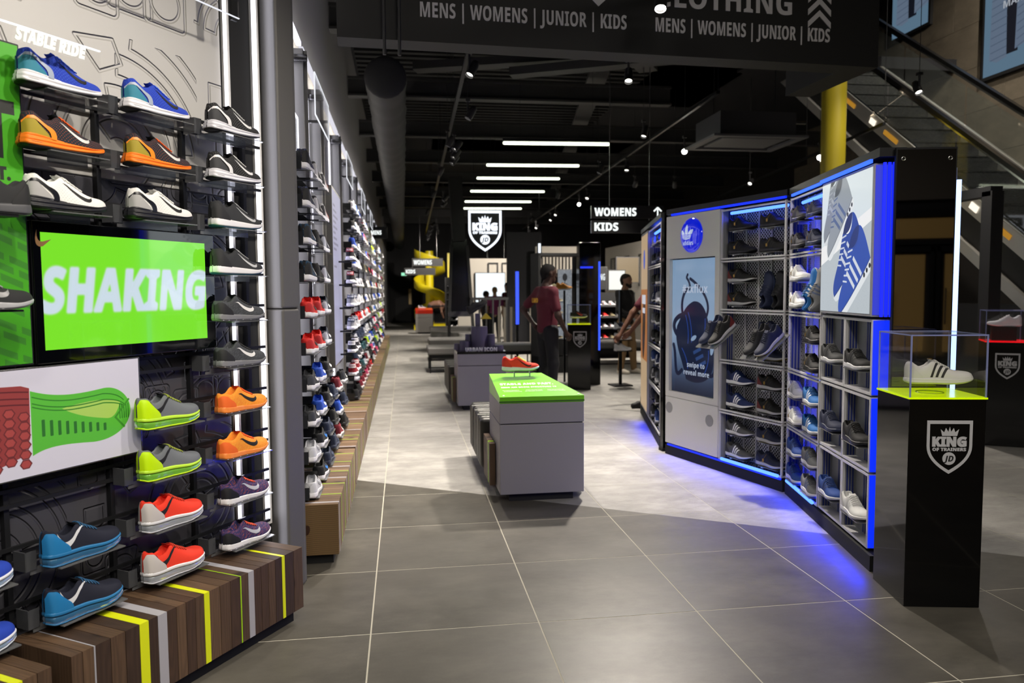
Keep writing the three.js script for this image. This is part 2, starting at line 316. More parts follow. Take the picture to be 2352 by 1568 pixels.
function shoeShape(name) {
  const m = MODELS[name], mt = curve(m.mt), top = curve(m.top), L = m.L;
  const mb = curve([[0, 0.007], [0.06, 0.001], [0.15, 0], [0.6, 0], [0.8, 0.005], [0.92, 0.013], [1, 0.022]]);
  const cz = (t) => -0.008 * sstep(0.5, 1, t);
  const open = (t) => sstep(0.025, 0.07, t) * (1 - sstep(0.35, 0.45, t));
  const X = (t) => (t - 0.5) * L;
  function outer(t, s, side = 1, off = 0) {
    const f = (t, s) => {
      const hw = Math.max(WID(t) - 0.0015, 0.0008), base = mt(t) - 0.004, tp = Math.max(top(t), base + 0.002), rim = open(t) * hw * 0.62, a = s * Math.PI / 2;
      const e = lerp(0.62, 0.78, sstep(0.3, 0.7, t)), c = Math.pow(Math.max(Math.cos(a), 0), e), y = Math.pow(Math.sin(a), lerp(0.95, 0.86, sstep(0.3, 0.7, t)));
      const bul = 1 + 0.05 * Math.sin(Math.PI * s) * (1 - sstep(0.25, 0.5, t));
      return [X(t), base + (tp - base) * y, cz(t) + side * (rim + (hw * bul - rim) * c)];
    };
    const p = f(t, s); if (!off) return p;
    const d = 0.004, a = f(Math.min(1, t + d), s), b = f(Math.max(0, t - d), s), c = f(t, Math.min(1, s + d)), e = f(t, Math.max(0, s - d));
    const nx = new THREE.Vector3(a[0] - b[0], a[1] - b[1], a[2] - b[2]).cross(new THREE.Vector3(c[0] - e[0], c[1] - e[1], c[2] - e[2])).normalize().multiplyScalar(-side * off);
    if (nx.z * side < 0 && Math.abs(nx.z) > Math.abs(nx.y)) nx.negate();
    if (nx.y < 0 && Math.abs(nx.y) > Math.abs(nx.z)) nx.negate();
    return [p[0] + nx.x, p[1] + nx.y, p[2] + nx.z];
  }
  return { m, mt, mb, top, cz, open, X, outer, L };
}
const stations = (n) => Array.from({ length: n }, (_, i) => { const u = i / (n - 1); return lerp(u, 0.5 - 0.5 * Math.cos(Math.PI * u), 0.6); });
const shoeCache = new Map();
function shoeGeo(name, hi) {
  const key = name + hi; if (shoeCache.has(key)) return shoeCache.get(key);
  const S = shoeShape(name), { m, mt, mb, top, cz, open, X, outer } = S, T = stations(hi ? 38 : 19), ns = hi ? 9 : 5, out = {};
  {  // upper: outside, over the rim, down into the shoe
    const J = ns + 4, cols = 2 * J - 1;
    out.upper = gridGeo(T.length, cols, (i, j) => {
      const t = T[i], side = j < J ? 1 : -1, k = j < J ? j : cols - 1 - j;
      if (k <= ns) return outer(t, k / ns, side);
      const o = open(t), r = o * Math.max(WID(t) - 0.0015, 0.0008) * 0.62, y0 = Math.max(top(t), mt(t) - 0.002), fl = lerp(y0, mt(t) + 0.008, o);
      const q = k - ns;
      return [X(t), q === 1 ? lerp(y0, fl, 0.12) : q === 2 ? lerp(y0, fl, 0.75) : fl, cz(t) + side * (q === 1 ? r * 0.84 : q === 2 ? r * 0.95 : 0)];
    }, (i, j) => [X(T[i]), (j < J ? j : cols - 1 - j) / ns * 0.115]);
  }
  const solid = (yTop, yBot, wTop, wBot, rows, bump) => gridGeo(T.length, 2 * (rows + 3) - 1, (i, j) => {   // closed band around the foot
    const t = T[i], J = rows + 3, cols = 2 * J - 1, side = j < J ? 1 : -1, k = j < J ? j : cols - 1 - j, y1 = yTop(t), y0 = yBot(t);
    if (k === 0) return [X(t), y1, cz(t) + side * Math.max(0, WID(t) - 0.012)];
    if (k === J - 1) return [X(t), y0, cz(t)];
    const v = (k - 1) / rows, y = lerp(y1, y0, v), w = WID(t) + lerp(wTop(t), wBot(t), v) + (bump ? bump(t, v) : 0) - (v === 0 || v === 1 ? 0.0012 : 0);
    return [X(t) + (t < 0.06 ? -1 : t > 0.95 ? 1 : 0) * 0.002 * Math.sin(Math.PI * v) - (t < 0.05 ? wBot(t) * v : 0), y, cz(t) + side * Math.max(w * sstep(-0.001, 0.004, Math.min(t, 1 - t) + 0.0005), 0.0008)];
  }, (i, j) => [X(T[i]), j * 0.01]);
  const fl = (t) => m.flare * (1 - sstep(0.1, 0.55, t) * 0.75), z0 = () => 0.0012, rows = hi ? (m.ridge ? 12 : 5) : 3;
  const bump = m.ridge ? (t, v) => m.ridge * Math.sin(v * 17 + 9 * t * (1 - v)) * (1 - sstep(0.75, 0.95, t)) : m.sipe && hi ? (t, v) => (v > 0.35 ? -0.0011 * (Math.sin(t * 130) > 0.86 ? 1 : 0) : 0) : m.wall ? (t, v) => 0.0008 * Math.sin(v * 9) : null;
  if (m.air) {
    const split = (t) => lerp(mt(t), mb(t), 0.34);
    out.midsole = solid(mt, split, z0, () => 0.002, 3, null);
    out.air_cushion = solid(split, (t) => mb(t) + 0.002, () => -0.001, () => -0.002, hi ? 5 : 3, (t, v) => 0.004 * Math.sin(Math.PI * v) * (0.5 + 0.5 * Math.abs(Math.sin(t * 29))));
    out.outsole = solid((t) => mb(t) + 0.006, mb, () => 0.001, () => -0.001, 2, hi ? (t) => 0.0016 * Math.abs(Math.sin(t * 29)) : null);
  } else {
    out.midsole = solid(mt, (t) => mb(t) + 0.004, z0, fl, rows, bump);
    out.outsole = solid((t) => mb(t) + (m.ridge ? 0.004 + 0.012 * (1 - sstep(0.12, 0.3, t)) : 0.006), mb, (t) => fl(t) - 0.0006, (t) => fl(t) - 0.003, 2, null);
  }
  const patch = (rowsN, colsN, at, off, sides = [1, -1]) => merged(sides.map((sd) => { const g = gridGeo(rowsN, colsN, (i, j) => { const [t, s] = at(i / (rowsN - 1), j / (colsN - 1)); return outer(t, s, sd, off); }); if (sd > 0) { const ix = g.index.array; for (let k = 0; k < ix.length; k += 3) { const q = ix[k]; ix[k] = ix[k + 1]; ix[k + 1] = q; } g.computeVertexNormals(); } return g; }));
  if (m.logo === 'swoosh') {
    const lo = curve([[0, 1], [0.3, 0.5], [0.55, 0.17], [0.72, 0.02], [0.86, 0.07], [0.95, 0.35], [1, 0.96]]), hiC = curve([[0, 1], [0.35, 0.67], [0.65, 0.43], [0.78, 0.40], [0.87, 0.5], [0.95, 0.72], [1, 0.97]]), [t0, t1, s0, s1, tilt] = m.sw;
    out.emblem = patch(hi ? 20 : 9, 3, (a, b) => { const y = lerp(lo(a), hiC(a), b); let t = lerp(t0, t1, a), s = lerp(s0, s1, y) - tilt * (1 - a); if (m.steep) { t = lerp(t0, t1, 1 - a * 0.96); s = lerp(0.12, 0.98, lerp(hiC(a), lo(a), b)) * 0.8 + 0.03; t = lerp(t1, t0, a); } return [clamp(t, 0.01, 0.95), clamp(s, 0.02, 0.98)]; }, 0.0016, [1]);
  } else {
    for (let q = 0; q < 3; q++) out['stripe' + q] = patch(hi ? 7 : 4, 3, (a, b) => [0.36 + q * 0.075 + a * 0.085 + b * 0.036 - 0.012, 0.06 + a * 0.66], 0.0014, [1]);
  }
  out.heel_panel = patch(hi ? 16 : 8, hi ? 8 : 4, (a, b) => [0.002 + a * (m.air ? 0.27 : 0.25) * (1 - 0.45 * b * b), b * (m.ridge ? 0.5 : m.air ? 0.8 : 0.66) * (1 - 0.35 * a * a)], 0.0022);
  if (m.ridge && hi) out.heel_clip = patch(14, 3, (a, b) => { const f = a * 1.57, w = 0.075; return [0.003 + Math.sin(f) * (0.26 + w * b * 0.9), Math.cos(f) ** 0.8 * (0.46 + w * b * 1.6)]; }, 0.0034, [1]);
  {  // tongue standing up out of the throat
    const n = hi ? 6 : 4, c = hi ? 11 : 7;
    out.tongue = gridGeo(n, c, (i, j) => { const a = i / (n - 1), t = lerp(0.5, 0.345, a), y = lerp(top(0.5) - 0.004, top(0.39) + 0.009, Math.pow(a, 0.85)), w = lerp(0.012, 0.0225, a) * (a > 0.99 ? 0.75 : 1), th = 0.0045 * (a > 0.99 ? 0.5 : 1), f = j / (c - 1) * 2 * Math.PI; return [X(t) + Math.sin(f) * th * 0.8, y - 0.006 * (1 - Math.cos(f * 2)) * 0.4 + Math.sin(f) * th, cz(t) + Math.cos(f) * w]; });
  }
  {
    const bars = [], n = hi ? 6 : 4;
    for (let k = 0; k < n; k++) {
      const t = 0.425 + k * (0.24 / n), dt = hi ? 0.018 : 0.0, pts = [0.66, 0.83, 1].map((s) => outer(t, s, 1, 0.003)).concat([0.83, 0.66].map((s) => outer(t + dt, s, -1, 0.003)));
      bars.push(new THREE.TubeGeometry(new THREE.CatmullRomCurve3(pts.map((p) => new THREE.Vector3(...p))), hi ? 8 : 4, 0.0023, hi ? 5 : 3));
      if (hi && k < n - 1) { const q = [0.66, 0.83, 1].map((s, i) => outer(t + 0.04 - i * 0.01, s, 1, 0.0038)).concat([0.83, 0.66].map((s) => outer(t, s, -1, 0.0038))); bars.push(new THREE.TubeGeometry(new THREE.CatmullRomCurve3(q.map((p) => new THREE.Vector3(...p))), 8, 0.0021, 5)); }
    }
    out.laces = merged(bars);
  }
  if (hi) out.insole = gridGeo(8, 7, (i, j) => { const t = lerp(0.06, 0.42, i / 7), w = (WID(t) - 0.0015) * 0.58 * Math.sin(Math.PI * clamp(i / 7 * 0.9 + 0.08, 0, 1)) ** 0.4; return [X(t), mt(t) + 0.0105, cz(t) + w * (j / 3 - 1)]; });
  if (name === 'shell') out.toe_cap = patch(8, 9, (a, b) => [0.75 + 0.245 * a, b], 0.0018);
  shoeCache.set(key, out);
  return out;
}
const SHOENAME = { lunar: 'running_shoe', zoom: 'running_shoe', free: 'running_shoe', air: 'running_shoe', flat: 'sports_shoe', shell: 'sports_shoe', court: 'sports_shoe' };
// look: { upper, mid, out, logo, lace, heel, tongue, insole, air, cap } as materials
function makeShoe(model, look, pos, turn, label, group, hi = true, parts = null) {
  const g = shoeGeo(model, hi), t = thing(SHOENAME[model], label, 'shoe', pos, turn, group);
  const mats = { upper: look.upper, midsole: look.mid, outsole: look.out ?? look.mid, emblem: look.logo, stripe: look.logo, heel_clip: look.clip ?? look.mid, laces: look.lace ?? look.logo, heel_panel: look.heel ?? look.upper, tongue: look.tongue ?? look.upper, insole: look.insole ?? look.tongue ?? look.upper, air_cushion: look.air, toe_cap: look.cap ?? look.upper };
  const made = {};
  for (const k of Object.keys(g)) if (!parts || parts.includes(k)) {   // pieces sewn onto the upper or glued under the midsole hang below them
    const nm = k.replace(/\d/, ''), on = ['midsole', 'tongue', 'insole'].includes(nm) || nm === 'upper' ? t : ['outsole', 'air_cushion'].includes(nm) ? made.midsole : made.upper;
    made[nm] = obj(nm, g[k], mats[nm], on);
  }
  return t;
}
// knit and mesh cloths
const fab = (hex, more = {}) => M(hex, 0.85, more);
const meshBump = noiseTex(64, 64, (u, v) => { const k = 150 + 90 * Math.sin(u * Math.PI * 8) * Math.sin(v * Math.PI * 8); return [k, k, k]; });
const knit = (hex) => fab(hex, { bumpMap: rep(meshBump, 60, 60), bumpScale: 0.0005 });
function dotted(ground, dot, frac = 0.33) {   // small punched dots in rows
  const t = canvasTex(64, 64, (g, w, h) => { g.fillStyle = ground; g.fillRect(0, 0, w, h); g.fillStyle = dot; for (const [x, y] of [[16, 16], [48, 48]]) { g.beginPath(); g.ellipse(x, y, 64 * frac * 0.34, 64 * frac * 0.22, 0, 0, 7); g.fill(); } });
  return M(0xffffff, 0.85, { map: rep(t, 90, 90) });
}
function streaked(a, b, c) {   // heathered flat-knit yarns
  const t = canvasTex(128, 128, (g, w, h) => { g.fillStyle = a; g.fillRect(0, 0, w, h); for (let i = 0; i < 240; i++) { g.strokeStyle = [b, c][i % 2]; g.lineWidth = 1.4; const x = rnd() * w, y = rnd() * h, l = 6 + rnd() * 14; g.beginPath(); g.moveTo(x, y); g.lineTo(x + l, y - l * 0.6); g.stroke(); } });
  return M(0xffffff, 0.85, { map: rep(t, 14, 14) });
}
const plain = new Map();
const pl = (hex, rough = 0.7) => { const k = hex + '/' + rough; if (!plain.has(k)) plain.set(k, M(hex, rough)); return plain.get(k); };
const foam = (hex) => pl(hex, 0.5);

// ---------------------------------------------------------------- entrance wall of shoes (x along the wall, z out of it)
const nlPos = (s, y, n) => { const [x, z] = nl(s, n); return [x, y, z]; };
const WN = -2.6;                                   // face of the wall panels
// tread relief cut into the panels: height map, 2 m square
const treadMap = canvasTex(1024, 1024, (g, w, h) => {
  g.fillStyle = '#e8e8e8'; g.fillRect(0, 0, w, h);
  const groove = (fn) => { for (const [lw, c] of [[12, '#a0a0a0'], [9, '#505050'], [6, '#181818']]) { g.lineWidth = lw; g.strokeStyle = c; g.lineJoin = 'round'; g.lineCap = 'round'; g.beginPath(); fn(); g.stroke(); } };
  const seg = (cx, cy, r0, r1, a0, a1) => groove(() => { g.arc(cx, cy, r1, a0, a1); g.arc(cx, cy, r0, a1, a0, true); g.closePath(); });
  const path = (p, close) => groove(() => { p.forEach(([x, y], i) => (i ? g.lineTo(x, y) : g.moveTo(x, y))); if (close) g.closePath(); });
  // fan of long curved lugs
  for (const [cx, cy, s] of [[696, 368, 1], [200, 900, 0.8]]) {
    seg(cx, cy, 40 * s, 105 * s, -2.3, -0.35); seg(cx, cy, 140 * s, 205 * s, -1.75, -0.2); seg(cx, cy, 240 * s, 305 * s, -1.55, -0.1); seg(cx, cy, 340 * s, 405 * s, -1.4, -0.25); seg(cx, cy, 445 * s, 505 * s, -1.25, -0.42);
    seg(cx, cy, 125 * s, 190 * s, 0.25, 1.6); seg(cx, cy, 225 * s, 290 * s, 0.3, 1.35);
    seg(cx, cy, 125 * s, 190 * s, -3.1, -2.2); seg(cx, cy, 225 * s, 300 * s, -3.05, -2.35);
  }
  // angled bars, boxes and rings of the heel
  for (const [x, y] of [[60, 60], [190, 40], [80, 250], [640, 700], [800, 690]]) { path([[x, y], [x + 90, y], [x + 90, y + 80], [x + 45, y + 110], [x, y + 80]], true); }
  for (const [x, y, q] of [[120, 470, 40], [250, 560, 56], [760, 860, 60], [900, 860, 60], [640, 900, 50], [330, 840, 44], [470, 860, 44]]) { groove(() => g.arc(x, y, q, 0, 7)); g.beginPath(); groove(() => g.roundRect(x - q - 24, y - q - 24, 2 * q + 48, 2 * q + 48, 18)); }
  for (let k = 0; k < 7; k++) path([[590 + k * 60, 560], [610 + k * 60, 620], [590 + k * 60, 650]]);
  path([[230, 130], [300, 230], [380, 190], [340, 90]], true); path([[30, 600], [100, 700], [160, 670]]); path([[560, 40], [640, 130], [720, 90], [690, 20]], true);
}, false);
const panelUp = M(lin(0.47, 0.465, 0.45), 0.55, { bumpMap: rep(treadMap, 0.8, 0.8), bumpScale: 0.014 });
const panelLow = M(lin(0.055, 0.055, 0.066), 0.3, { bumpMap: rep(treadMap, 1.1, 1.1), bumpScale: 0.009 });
const wallFix = thing('shoe_rack', 'tread-patterned panel wall with dark rails holding the nearest running shoes', 'shoe rack', nlPos(0, 0, WN), NLTURN);
{
  const p = (g) => metricUV(g);
  obj('panel', p(rbx(2.0, 1.78, 0.02, 0.003, 1.645, 2.83, -0.008)), panelUp, wallFix).userData.label = 'light grey engraved upper panel';
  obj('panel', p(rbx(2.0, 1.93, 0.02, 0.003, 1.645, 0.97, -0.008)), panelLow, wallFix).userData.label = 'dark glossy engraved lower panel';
  obj('recess_back', bx(0.26, 5.2, 0.02, 2.765, 2.6, -0.012), blackMatt, wallFix);
  for (const s of [1.19, 1.588, 1.99, 2.394, 2.745]) obj('upright', bx(0.018, 2.15, 0.022, s, 1.12, 0.018), darkMetal, wallFix);
  for (let k = 0; k < 10; k++) for (const d of [0.008, 0.062]) obj('rail', bx(1.82, 0.013, 0.012, 1.93, 2.178 - 0.2005 * k + d, 0.034), darkMetal, wallFix);
  for (const [s, w] of [[2.664, 0.015], [2.85, 0.024]]) {
    obj('light_channel', bx(w + 0.022, 4.3, 0.014, s + 0.011, 2.5, 0.004), whitePaint, wallFix);
    obj('led_strip', bx(w, 4.25, 0.008, s, 2.5, 0.015), glow(0xf4f2ff, 3.2), wallFix);
  }
  obj('light_channel', bx(2.0, 0.05, 0.05, 1.645, 3.72, 0.03), steel, wallFix);
  const c = nlPos(2.668, 1.9, WN + 0.03), d = nlPos(2.856, 1.9, WN + 0.03);
  area(c, [N[0], 0, N[1]], 0.03, 3.6, 5, 0xf1efff); area(d, [N[0], 0, N[1]], 0.03, 3.6, 6, 0xf1efff);
}
const columnM = M(lin(0.13, 0.128, 0.122), 0.5, { metalness: 0.25, bumpMap: concreteRough, bumpScale: 0.0004 });
{  // steel column between the two walls
  const t = structGroup('trim_3', nlPos(2.975, 0, WN), NLTURN);
  obj('column_casing', metricUV(rbx(0.125, 4.1, 0.2, 0.012, -0.012, 3.47, 0.0)), columnM, t);
  obj('column_casing', metricUV(rbx(0.125, 1.415, 0.2, 0.012, -0.012, 0.71, 0.0)), columnM, t);
  obj('column_flange', metricUV(rbx(0.03, 5.3, 0.16, 0.008, 0.068, 2.65, 0.0)), columnM, t);
}
// wooden bench block under the shoes: every board its own piece, with coloured inserts
const boardM = [[0.15, 0.09, 0.052], [0.105, 0.06, 0.036], [0.2, 0.122, 0.07], [0.08, 0.047, 0.03]].map((c, i) => M(lin(...c), 0.55, { map: wood[i % 3], bumpMap: wood[i % 3], bumpScale: 0.0006 }));
const lime = P(lin(0.42, 0.78, 0.012), 0.35, { transmission: 0.15 }), palestrip = M(0xa7a6ad, 0.5), yellowStrip = P(lin(0.72, 0.8, 0.01), 0.35);
function bench(name, label, s0, s1, inserts, pos, turn, depth, group, w = 0.049, grow = 0, wood3 = boardM) {   // inserts: [start, end, material]
  const t = thing(name, label, 'bench', pos, turn, group);
  obj('plinth', bx(s1 - s0 - 0.06, 0.06, depth - 0.07, (s0 + s1) / 2, 0.03, -depth / 2), blackMatt, t);
  let s = s0, k = 0;
  const board = (a, b, m, nm) => { const g = metricUV(bx(b - a - (nm === 'plank' ? 0.0024 : 0), 0.28 - (nm === 'plank' ? 0 : 0.0), depth - (nm === 'plank' ? 0 : -0.002), (a + b) / 2, 0.2, -depth / 2)), uv = g.attributes.uv, o = rnd(), n = g.attributes.normal; for (let i = 0; i < uv.count; i++) { const up = Math.abs(n.getY(i)) > 0.5; uv.setXY(i, uv.getX(i) * 5 + o, uv.getY(i) * (up ? 1.5 : 1.5) + o * 3); } obj(nm, g, m, t); };
  for (const [a, b, m] of [...inserts, [s1, s1, null]]) {
    const n = Math.max(1, Math.round((a - s) / (w + grow * (s - s0))));
    if (a - s > 0.004) for (let i = 0; i < n; i++) board(lerp(s, a, i / n), lerp(s, a, (i + 1) / n), wood3[Math.floor(rnd() * 4)], 'plank');
    if (m) board(a, b, m, 'insert');
    s = b;
  }
  return t;
}
bench('bench', 'dark wooden block bench with yellow and white inserts under the nearest shoes', 1.556, 2.68, [[1.636, 1.641, palestrip], [1.812, 1.849, yellowStrip], [1.889, 1.928, palestrip], [2.103, 2.129, yellowStrip], [2.293, 2.298, lime], [2.339, 2.37, palestrip], [2.543, 2.56, yellowStrip]], nlPos(0, 0, -2.235), NLTURN, 0.31);
bench('bench', 'dark wooden block bench cut off at the bottom left corner', 0.9, 1.492, [[1.1, 1.13, palestrip], [1.29, 1.297, lime], [1.375, 1.4, yellowStrip]], nlPos(0, 0, -2.235), NLTURN, 0.31);

// ---- television, posters, edge-lit signs
const TVN = -2.497;
{
  const t = thing('television', 'flat television showing SHAKING in white on green', 'television', nlPos(0, 0, TVN), NLTURN);
  obj('casing', rbx(0.80, 0.49, 0.034, 0.006, 2.07, 1.504, -0.022), M(0x111216, 0.4, { metalness: 0.4 }), t);
  obj('bezel', rbx(0.796, 0.487, 0.008, 0.003, 2.07, 1.504, -0.003), P(0x05060a, 0.06, { clearcoat: 1, clearcoatRoughness: 0.02 }), t);
  const pic = canvasTex(1024, 576, (g, w, h) => {
    g.fillStyle = '#86f531'; g.fillRect(0, 0, w, h);
    g.fillStyle = '#ddeefa'; g.strokeStyle = '#ddeefa'; g.lineJoin = 'round';
    g.filter = 'blur(5px)';
    g.save(); g.translate(w / 2 - 12, 388); g.transform(1, 0, -0.13, 1, 0, 0); g.font = 'bold 300px sans-serif'; g.textAlign = 'center';
    const tw = g.measureText('SHAKING').width; g.scale(1036 / tw, 1); g.lineWidth = 22; g.strokeText('SHAKING', 0, 0); g.fillText('SHAKING', 0, 0); g.restore();
    g.filter = 'none';
  });
  const scr = obj('screen', new THREE.PlaneGeometry(0.717, 0.403).translate(2.058, 1.508, 0.0016), P(0x020202, 0.09, { emissive: 0xffffff, emissiveMap: pic, emissiveIntensity: 0.88, clearcoat: 1, clearcoatRoughness: 0.03 }), t);
  const sw = new THREE.Shape(); sw.moveTo(0, 0.055); sw.bezierCurveTo(-0.012, 0.02, -0.008, -0.01, 0.02, 0.0); sw.lineTo(0.05, 0.025); sw.lineTo(0.02, 0.016); sw.bezierCurveTo(0.0, 0.012, -0.002, 0.03, 0, 0.055);
  obj('bezel_emblem', new THREE.ExtrudeGeometry(sw, { depth: 0.001, bevelEnabled: false }).translate(1.688, 1.662, 0.001), M(0x7a5a35, 0.5), t);
  area(nlPos(2.058, 1.511, TVN + 0.02), [N[0], 0, N[1]], 0.7, 0.39, 1.1, 0x9bff55);
}
{
  const t = thing('poster', 'green poster with black lettering at the left edge', 'poster', nlPos(0, 0, -2.5), NLTURN);
  obj('frame', rbx(0.76, 1.06, 0.03, 0.004, 1.284, 1.79, -0.018), darkMetal, t);
  const pic = canvasTex(768, 1024, (g, w, h) => {
    g.fillStyle = '#3f9d12'; g.fillRect(0, 0, w, h);
    g.save(); g.beginPath(); g.rect(0, h * 0.53, w, h); g.clip(); g.fillStyle = '#368020';
    for (let r = -4; r < 26; r++) for (let c = 0; c < 9; c++) { const x = c * 92 + (r % 2) * 30, y = h * 0.42 + r * 46 + c * 36; g.beginPath(); g.moveTo(x, y); g.lineTo(x + 74, y + 30); g.lineTo(x + 74, y + 52); g.lineTo(x, y + 22); g.fill(); }
    g.restore();
    g.fillStyle = '#151a16'; g.font = 'bold 240px sans-serif'; g.textAlign = 'right'; g.strokeStyle = '#151a16'; g.lineWidth = 12; g.fillText('RUN IT', w - 22, 360); g.strokeText('RUN IT', w - 22, 360);
    g.font = 'bold 54px sans-serif'; g.lineWidth = 4; g.fillText('JUST RUNNING IT.', w - 42, 432); g.strokeText('JUST RUNNING IT.', w - 42, 432);
  });
  obj('print', new THREE.PlaneGeometry(0.746, 1.046).translate(1.284, 1.79, -0.0015), M(0xffffff, 0.5, { map: pic }), t);
}
{
  const t = thing('lightbox', 'framed picture of a green and red shoe sole on pale grey', 'picture', nlPos(0, 0, -2.5), NLTURN);
  obj('frame', [rbx(1.008, 0.375, 0.04, 0.004, 1.577, 1.066, -0.025)], steel, t);
  const pic = canvasTex(1024, 384, (g, w, h) => {
    g.fillStyle = '#cfcfe0'; g.fillRect(0, 0, w, h);
    const X = (s) => (s - 1.07) / 0.985 * w, Y = (y) => (1.249 - y) / 0.36 * h, mv = (p) => { g.beginPath(); p.forEach(([a, b], i) => (i ? g.lineTo(X(a), Y(b)) : g.moveTo(X(a), Y(b)))); g.closePath(); };
    g.fillStyle = '#8e3b3a'; mv([[1.2, 1.2], [1.5, 1.2], [1.6, 1.195], [1.628, 1.185], [1.625, 1.02], [1.6, 0.96], [1.5, 0.93], [1.2, 0.93]]); g.fill();
    g.strokeStyle = '#5b2226'; g.lineWidth = 5; for (const y of [1.178, 1.155, 1.135]) { g.beginPath(); g.moveTo(X(1.3), Y(y + 0.008)); g.quadraticCurveTo(X(1.5), Y(y + 0.012), X(1.625), Y(y - 0.006)); g.stroke(); }
    for (let r = 0; r < 6; r++) for (let c = 0; c < 8; c++) { const x = X(1.27 + c * 0.048), y = Y(1.108 - r * 0.032 - (c % 2) * 0.016); g.fillStyle = '#a24643'; g.beginPath(); for (let q = 0; q < 6; q++) g.lineTo(x + 20 * Math.cos(q * 1.047), y + 17 * Math.sin(q * 1.047)); g.closePath(); g.fill(); g.strokeStyle = '#65292b'; g.lineWidth = 4; g.stroke(); }
    g.fillStyle = '#57b83a'; g.beginPath(); g.moveTo(X(1.63), Y(1.175)); g.bezierCurveTo(X(1.72), Y(1.14), X(1.8), Y(1.142), X(1.9), Y(1.152)); g.bezierCurveTo(X(1.97), Y(1.158), X(2.02), Y(1.1), X(2.012), Y(1.05)); g.bezierCurveTo(X(2.0), Y(0.98), X(1.92), Y(0.955), X(1.85), Y(0.962)); g.bezierCurveTo(X(1.75), Y(0.975), X(1.68), Y(0.98), X(1.63), Y(0.955)); g.closePath(); g.fill();
    g.fillStyle = '#a8cf62'; g.beginPath(); g.moveTo(X(1.74), Y(1.1)); g.quadraticCurveTo(X(1.9), Y(1.125), X(1.97), Y(1.095)); g.quadraticCurveTo(X(1.95), Y(1.03), X(1.91), Y(1.04)); g.quadraticCurveTo(X(1.8), Y(1.06), X(1.74), Y(1.1)); g.fill();
    g.strokeStyle = '#2f7d25'; g.lineWidth = 4; for (const d of [0.018, 0.04, 0.052]) { g.beginPath(); g.moveTo(X(1.635), Y(1.172 - d)); g.bezierCurveTo(X(1.72), Y(1.138 - d), X(1.8), Y(1.14 - d), X(1.9), Y(1.15 - d)); g.quadraticCurveTo(X(1.96), Y(1.145 - d), X(1.985), Y(1.108 - d * 0.6)); g.stroke(); }
    g.fillStyle = '#2b6f2a'; for (let k = 0; k < 9; k++) { g.beginPath(); g.roundRect(X(1.665 + k * 0.029), Y(1.072 - k * 0.006), 12, 62 - k * 4, 3); g.fill(); }
    for (let k = 0; k < 5; k++) { g.beginPath(); g.roundRect(X(1.965 + k * 0.009), Y(1.085), 4, 60, 2); g.fill(); }
    g.strokeStyle = '#3c8c2c'; g.lineWidth = 8; g.beginPath(); g.moveTo(X(1.95), Y(1.04)); g.lineTo(X(2.008), Y(1.1)); g.moveTo(X(1.945), Y(1.04)); g.lineTo(X(1.985), Y(0.995)); g.stroke();
  });
  obj('print', new THREE.PlaneGeometry(0.993, 0.363).translate(1.575, 1.066, -0.0035), M(0xffffff, 0.5, { map: pic }), t);
}
{
  const frost = P(0xeef2f2, 0.7, { transmission: 0.25, thickness: 0 }), edge = glow(0xf6f8ff, 1.6);
  const t = thing('edge_lit_sign', 'clear edge-lit sign reading STABLE RIDE above the top left shoe', 'sign', nlPos(0, 0, -2.365), NLTURN);
  obj('plate', bx(0.674, 0.147, 0.006, 1.517, 2.258, 0), acrylic, t);
  obj('lit_edge', bx(0.674, 0.004, 0.007, 1.517, 2.333, 0), edge, t);
  obj('standoff', rod([1.3, 2.329, 0], [1.3, 2.329, -0.2], 0.006), steel, t);
  for (const [ch, s0] of [['STABLE', 1.557], ['RIDE', 1.699]]) {
    const g = letters(ch, 0.0386, 0.002, 0.0028), w = ch === 'STABLE' ? 0.131 : 0.092, k = w / textWidth(g); g.scale(k, 1, 1); g.applyMatrix4(new THREE.Matrix4().makeShear(0, 0, 0.2, 0, 0, 0)); g.translate(s0 + w / 2, 2.2895, 0.0035); obj('lettering', g, frost, t);
  }
  const q = thing('edge_lit_sign', 'clear edge-lit sign plate at the top beside the white light strip', 'sign', nlPos(0, 0, -2.42), NLTURN);
  obj('plate', bx(0.9, 0.36, 0.006, 2.13, 2.865, 0), acrylic, q);
  obj('lit_edge', bx(0.9, 0.004, 0.007, 2.13, 2.683, 0), glow(0xf6f8ff, 0.9), q);
  obj('bracket', bx(0.035, 0.3, 0.012, 2.56, 2.82, -0.01), blackMetal, q);
}
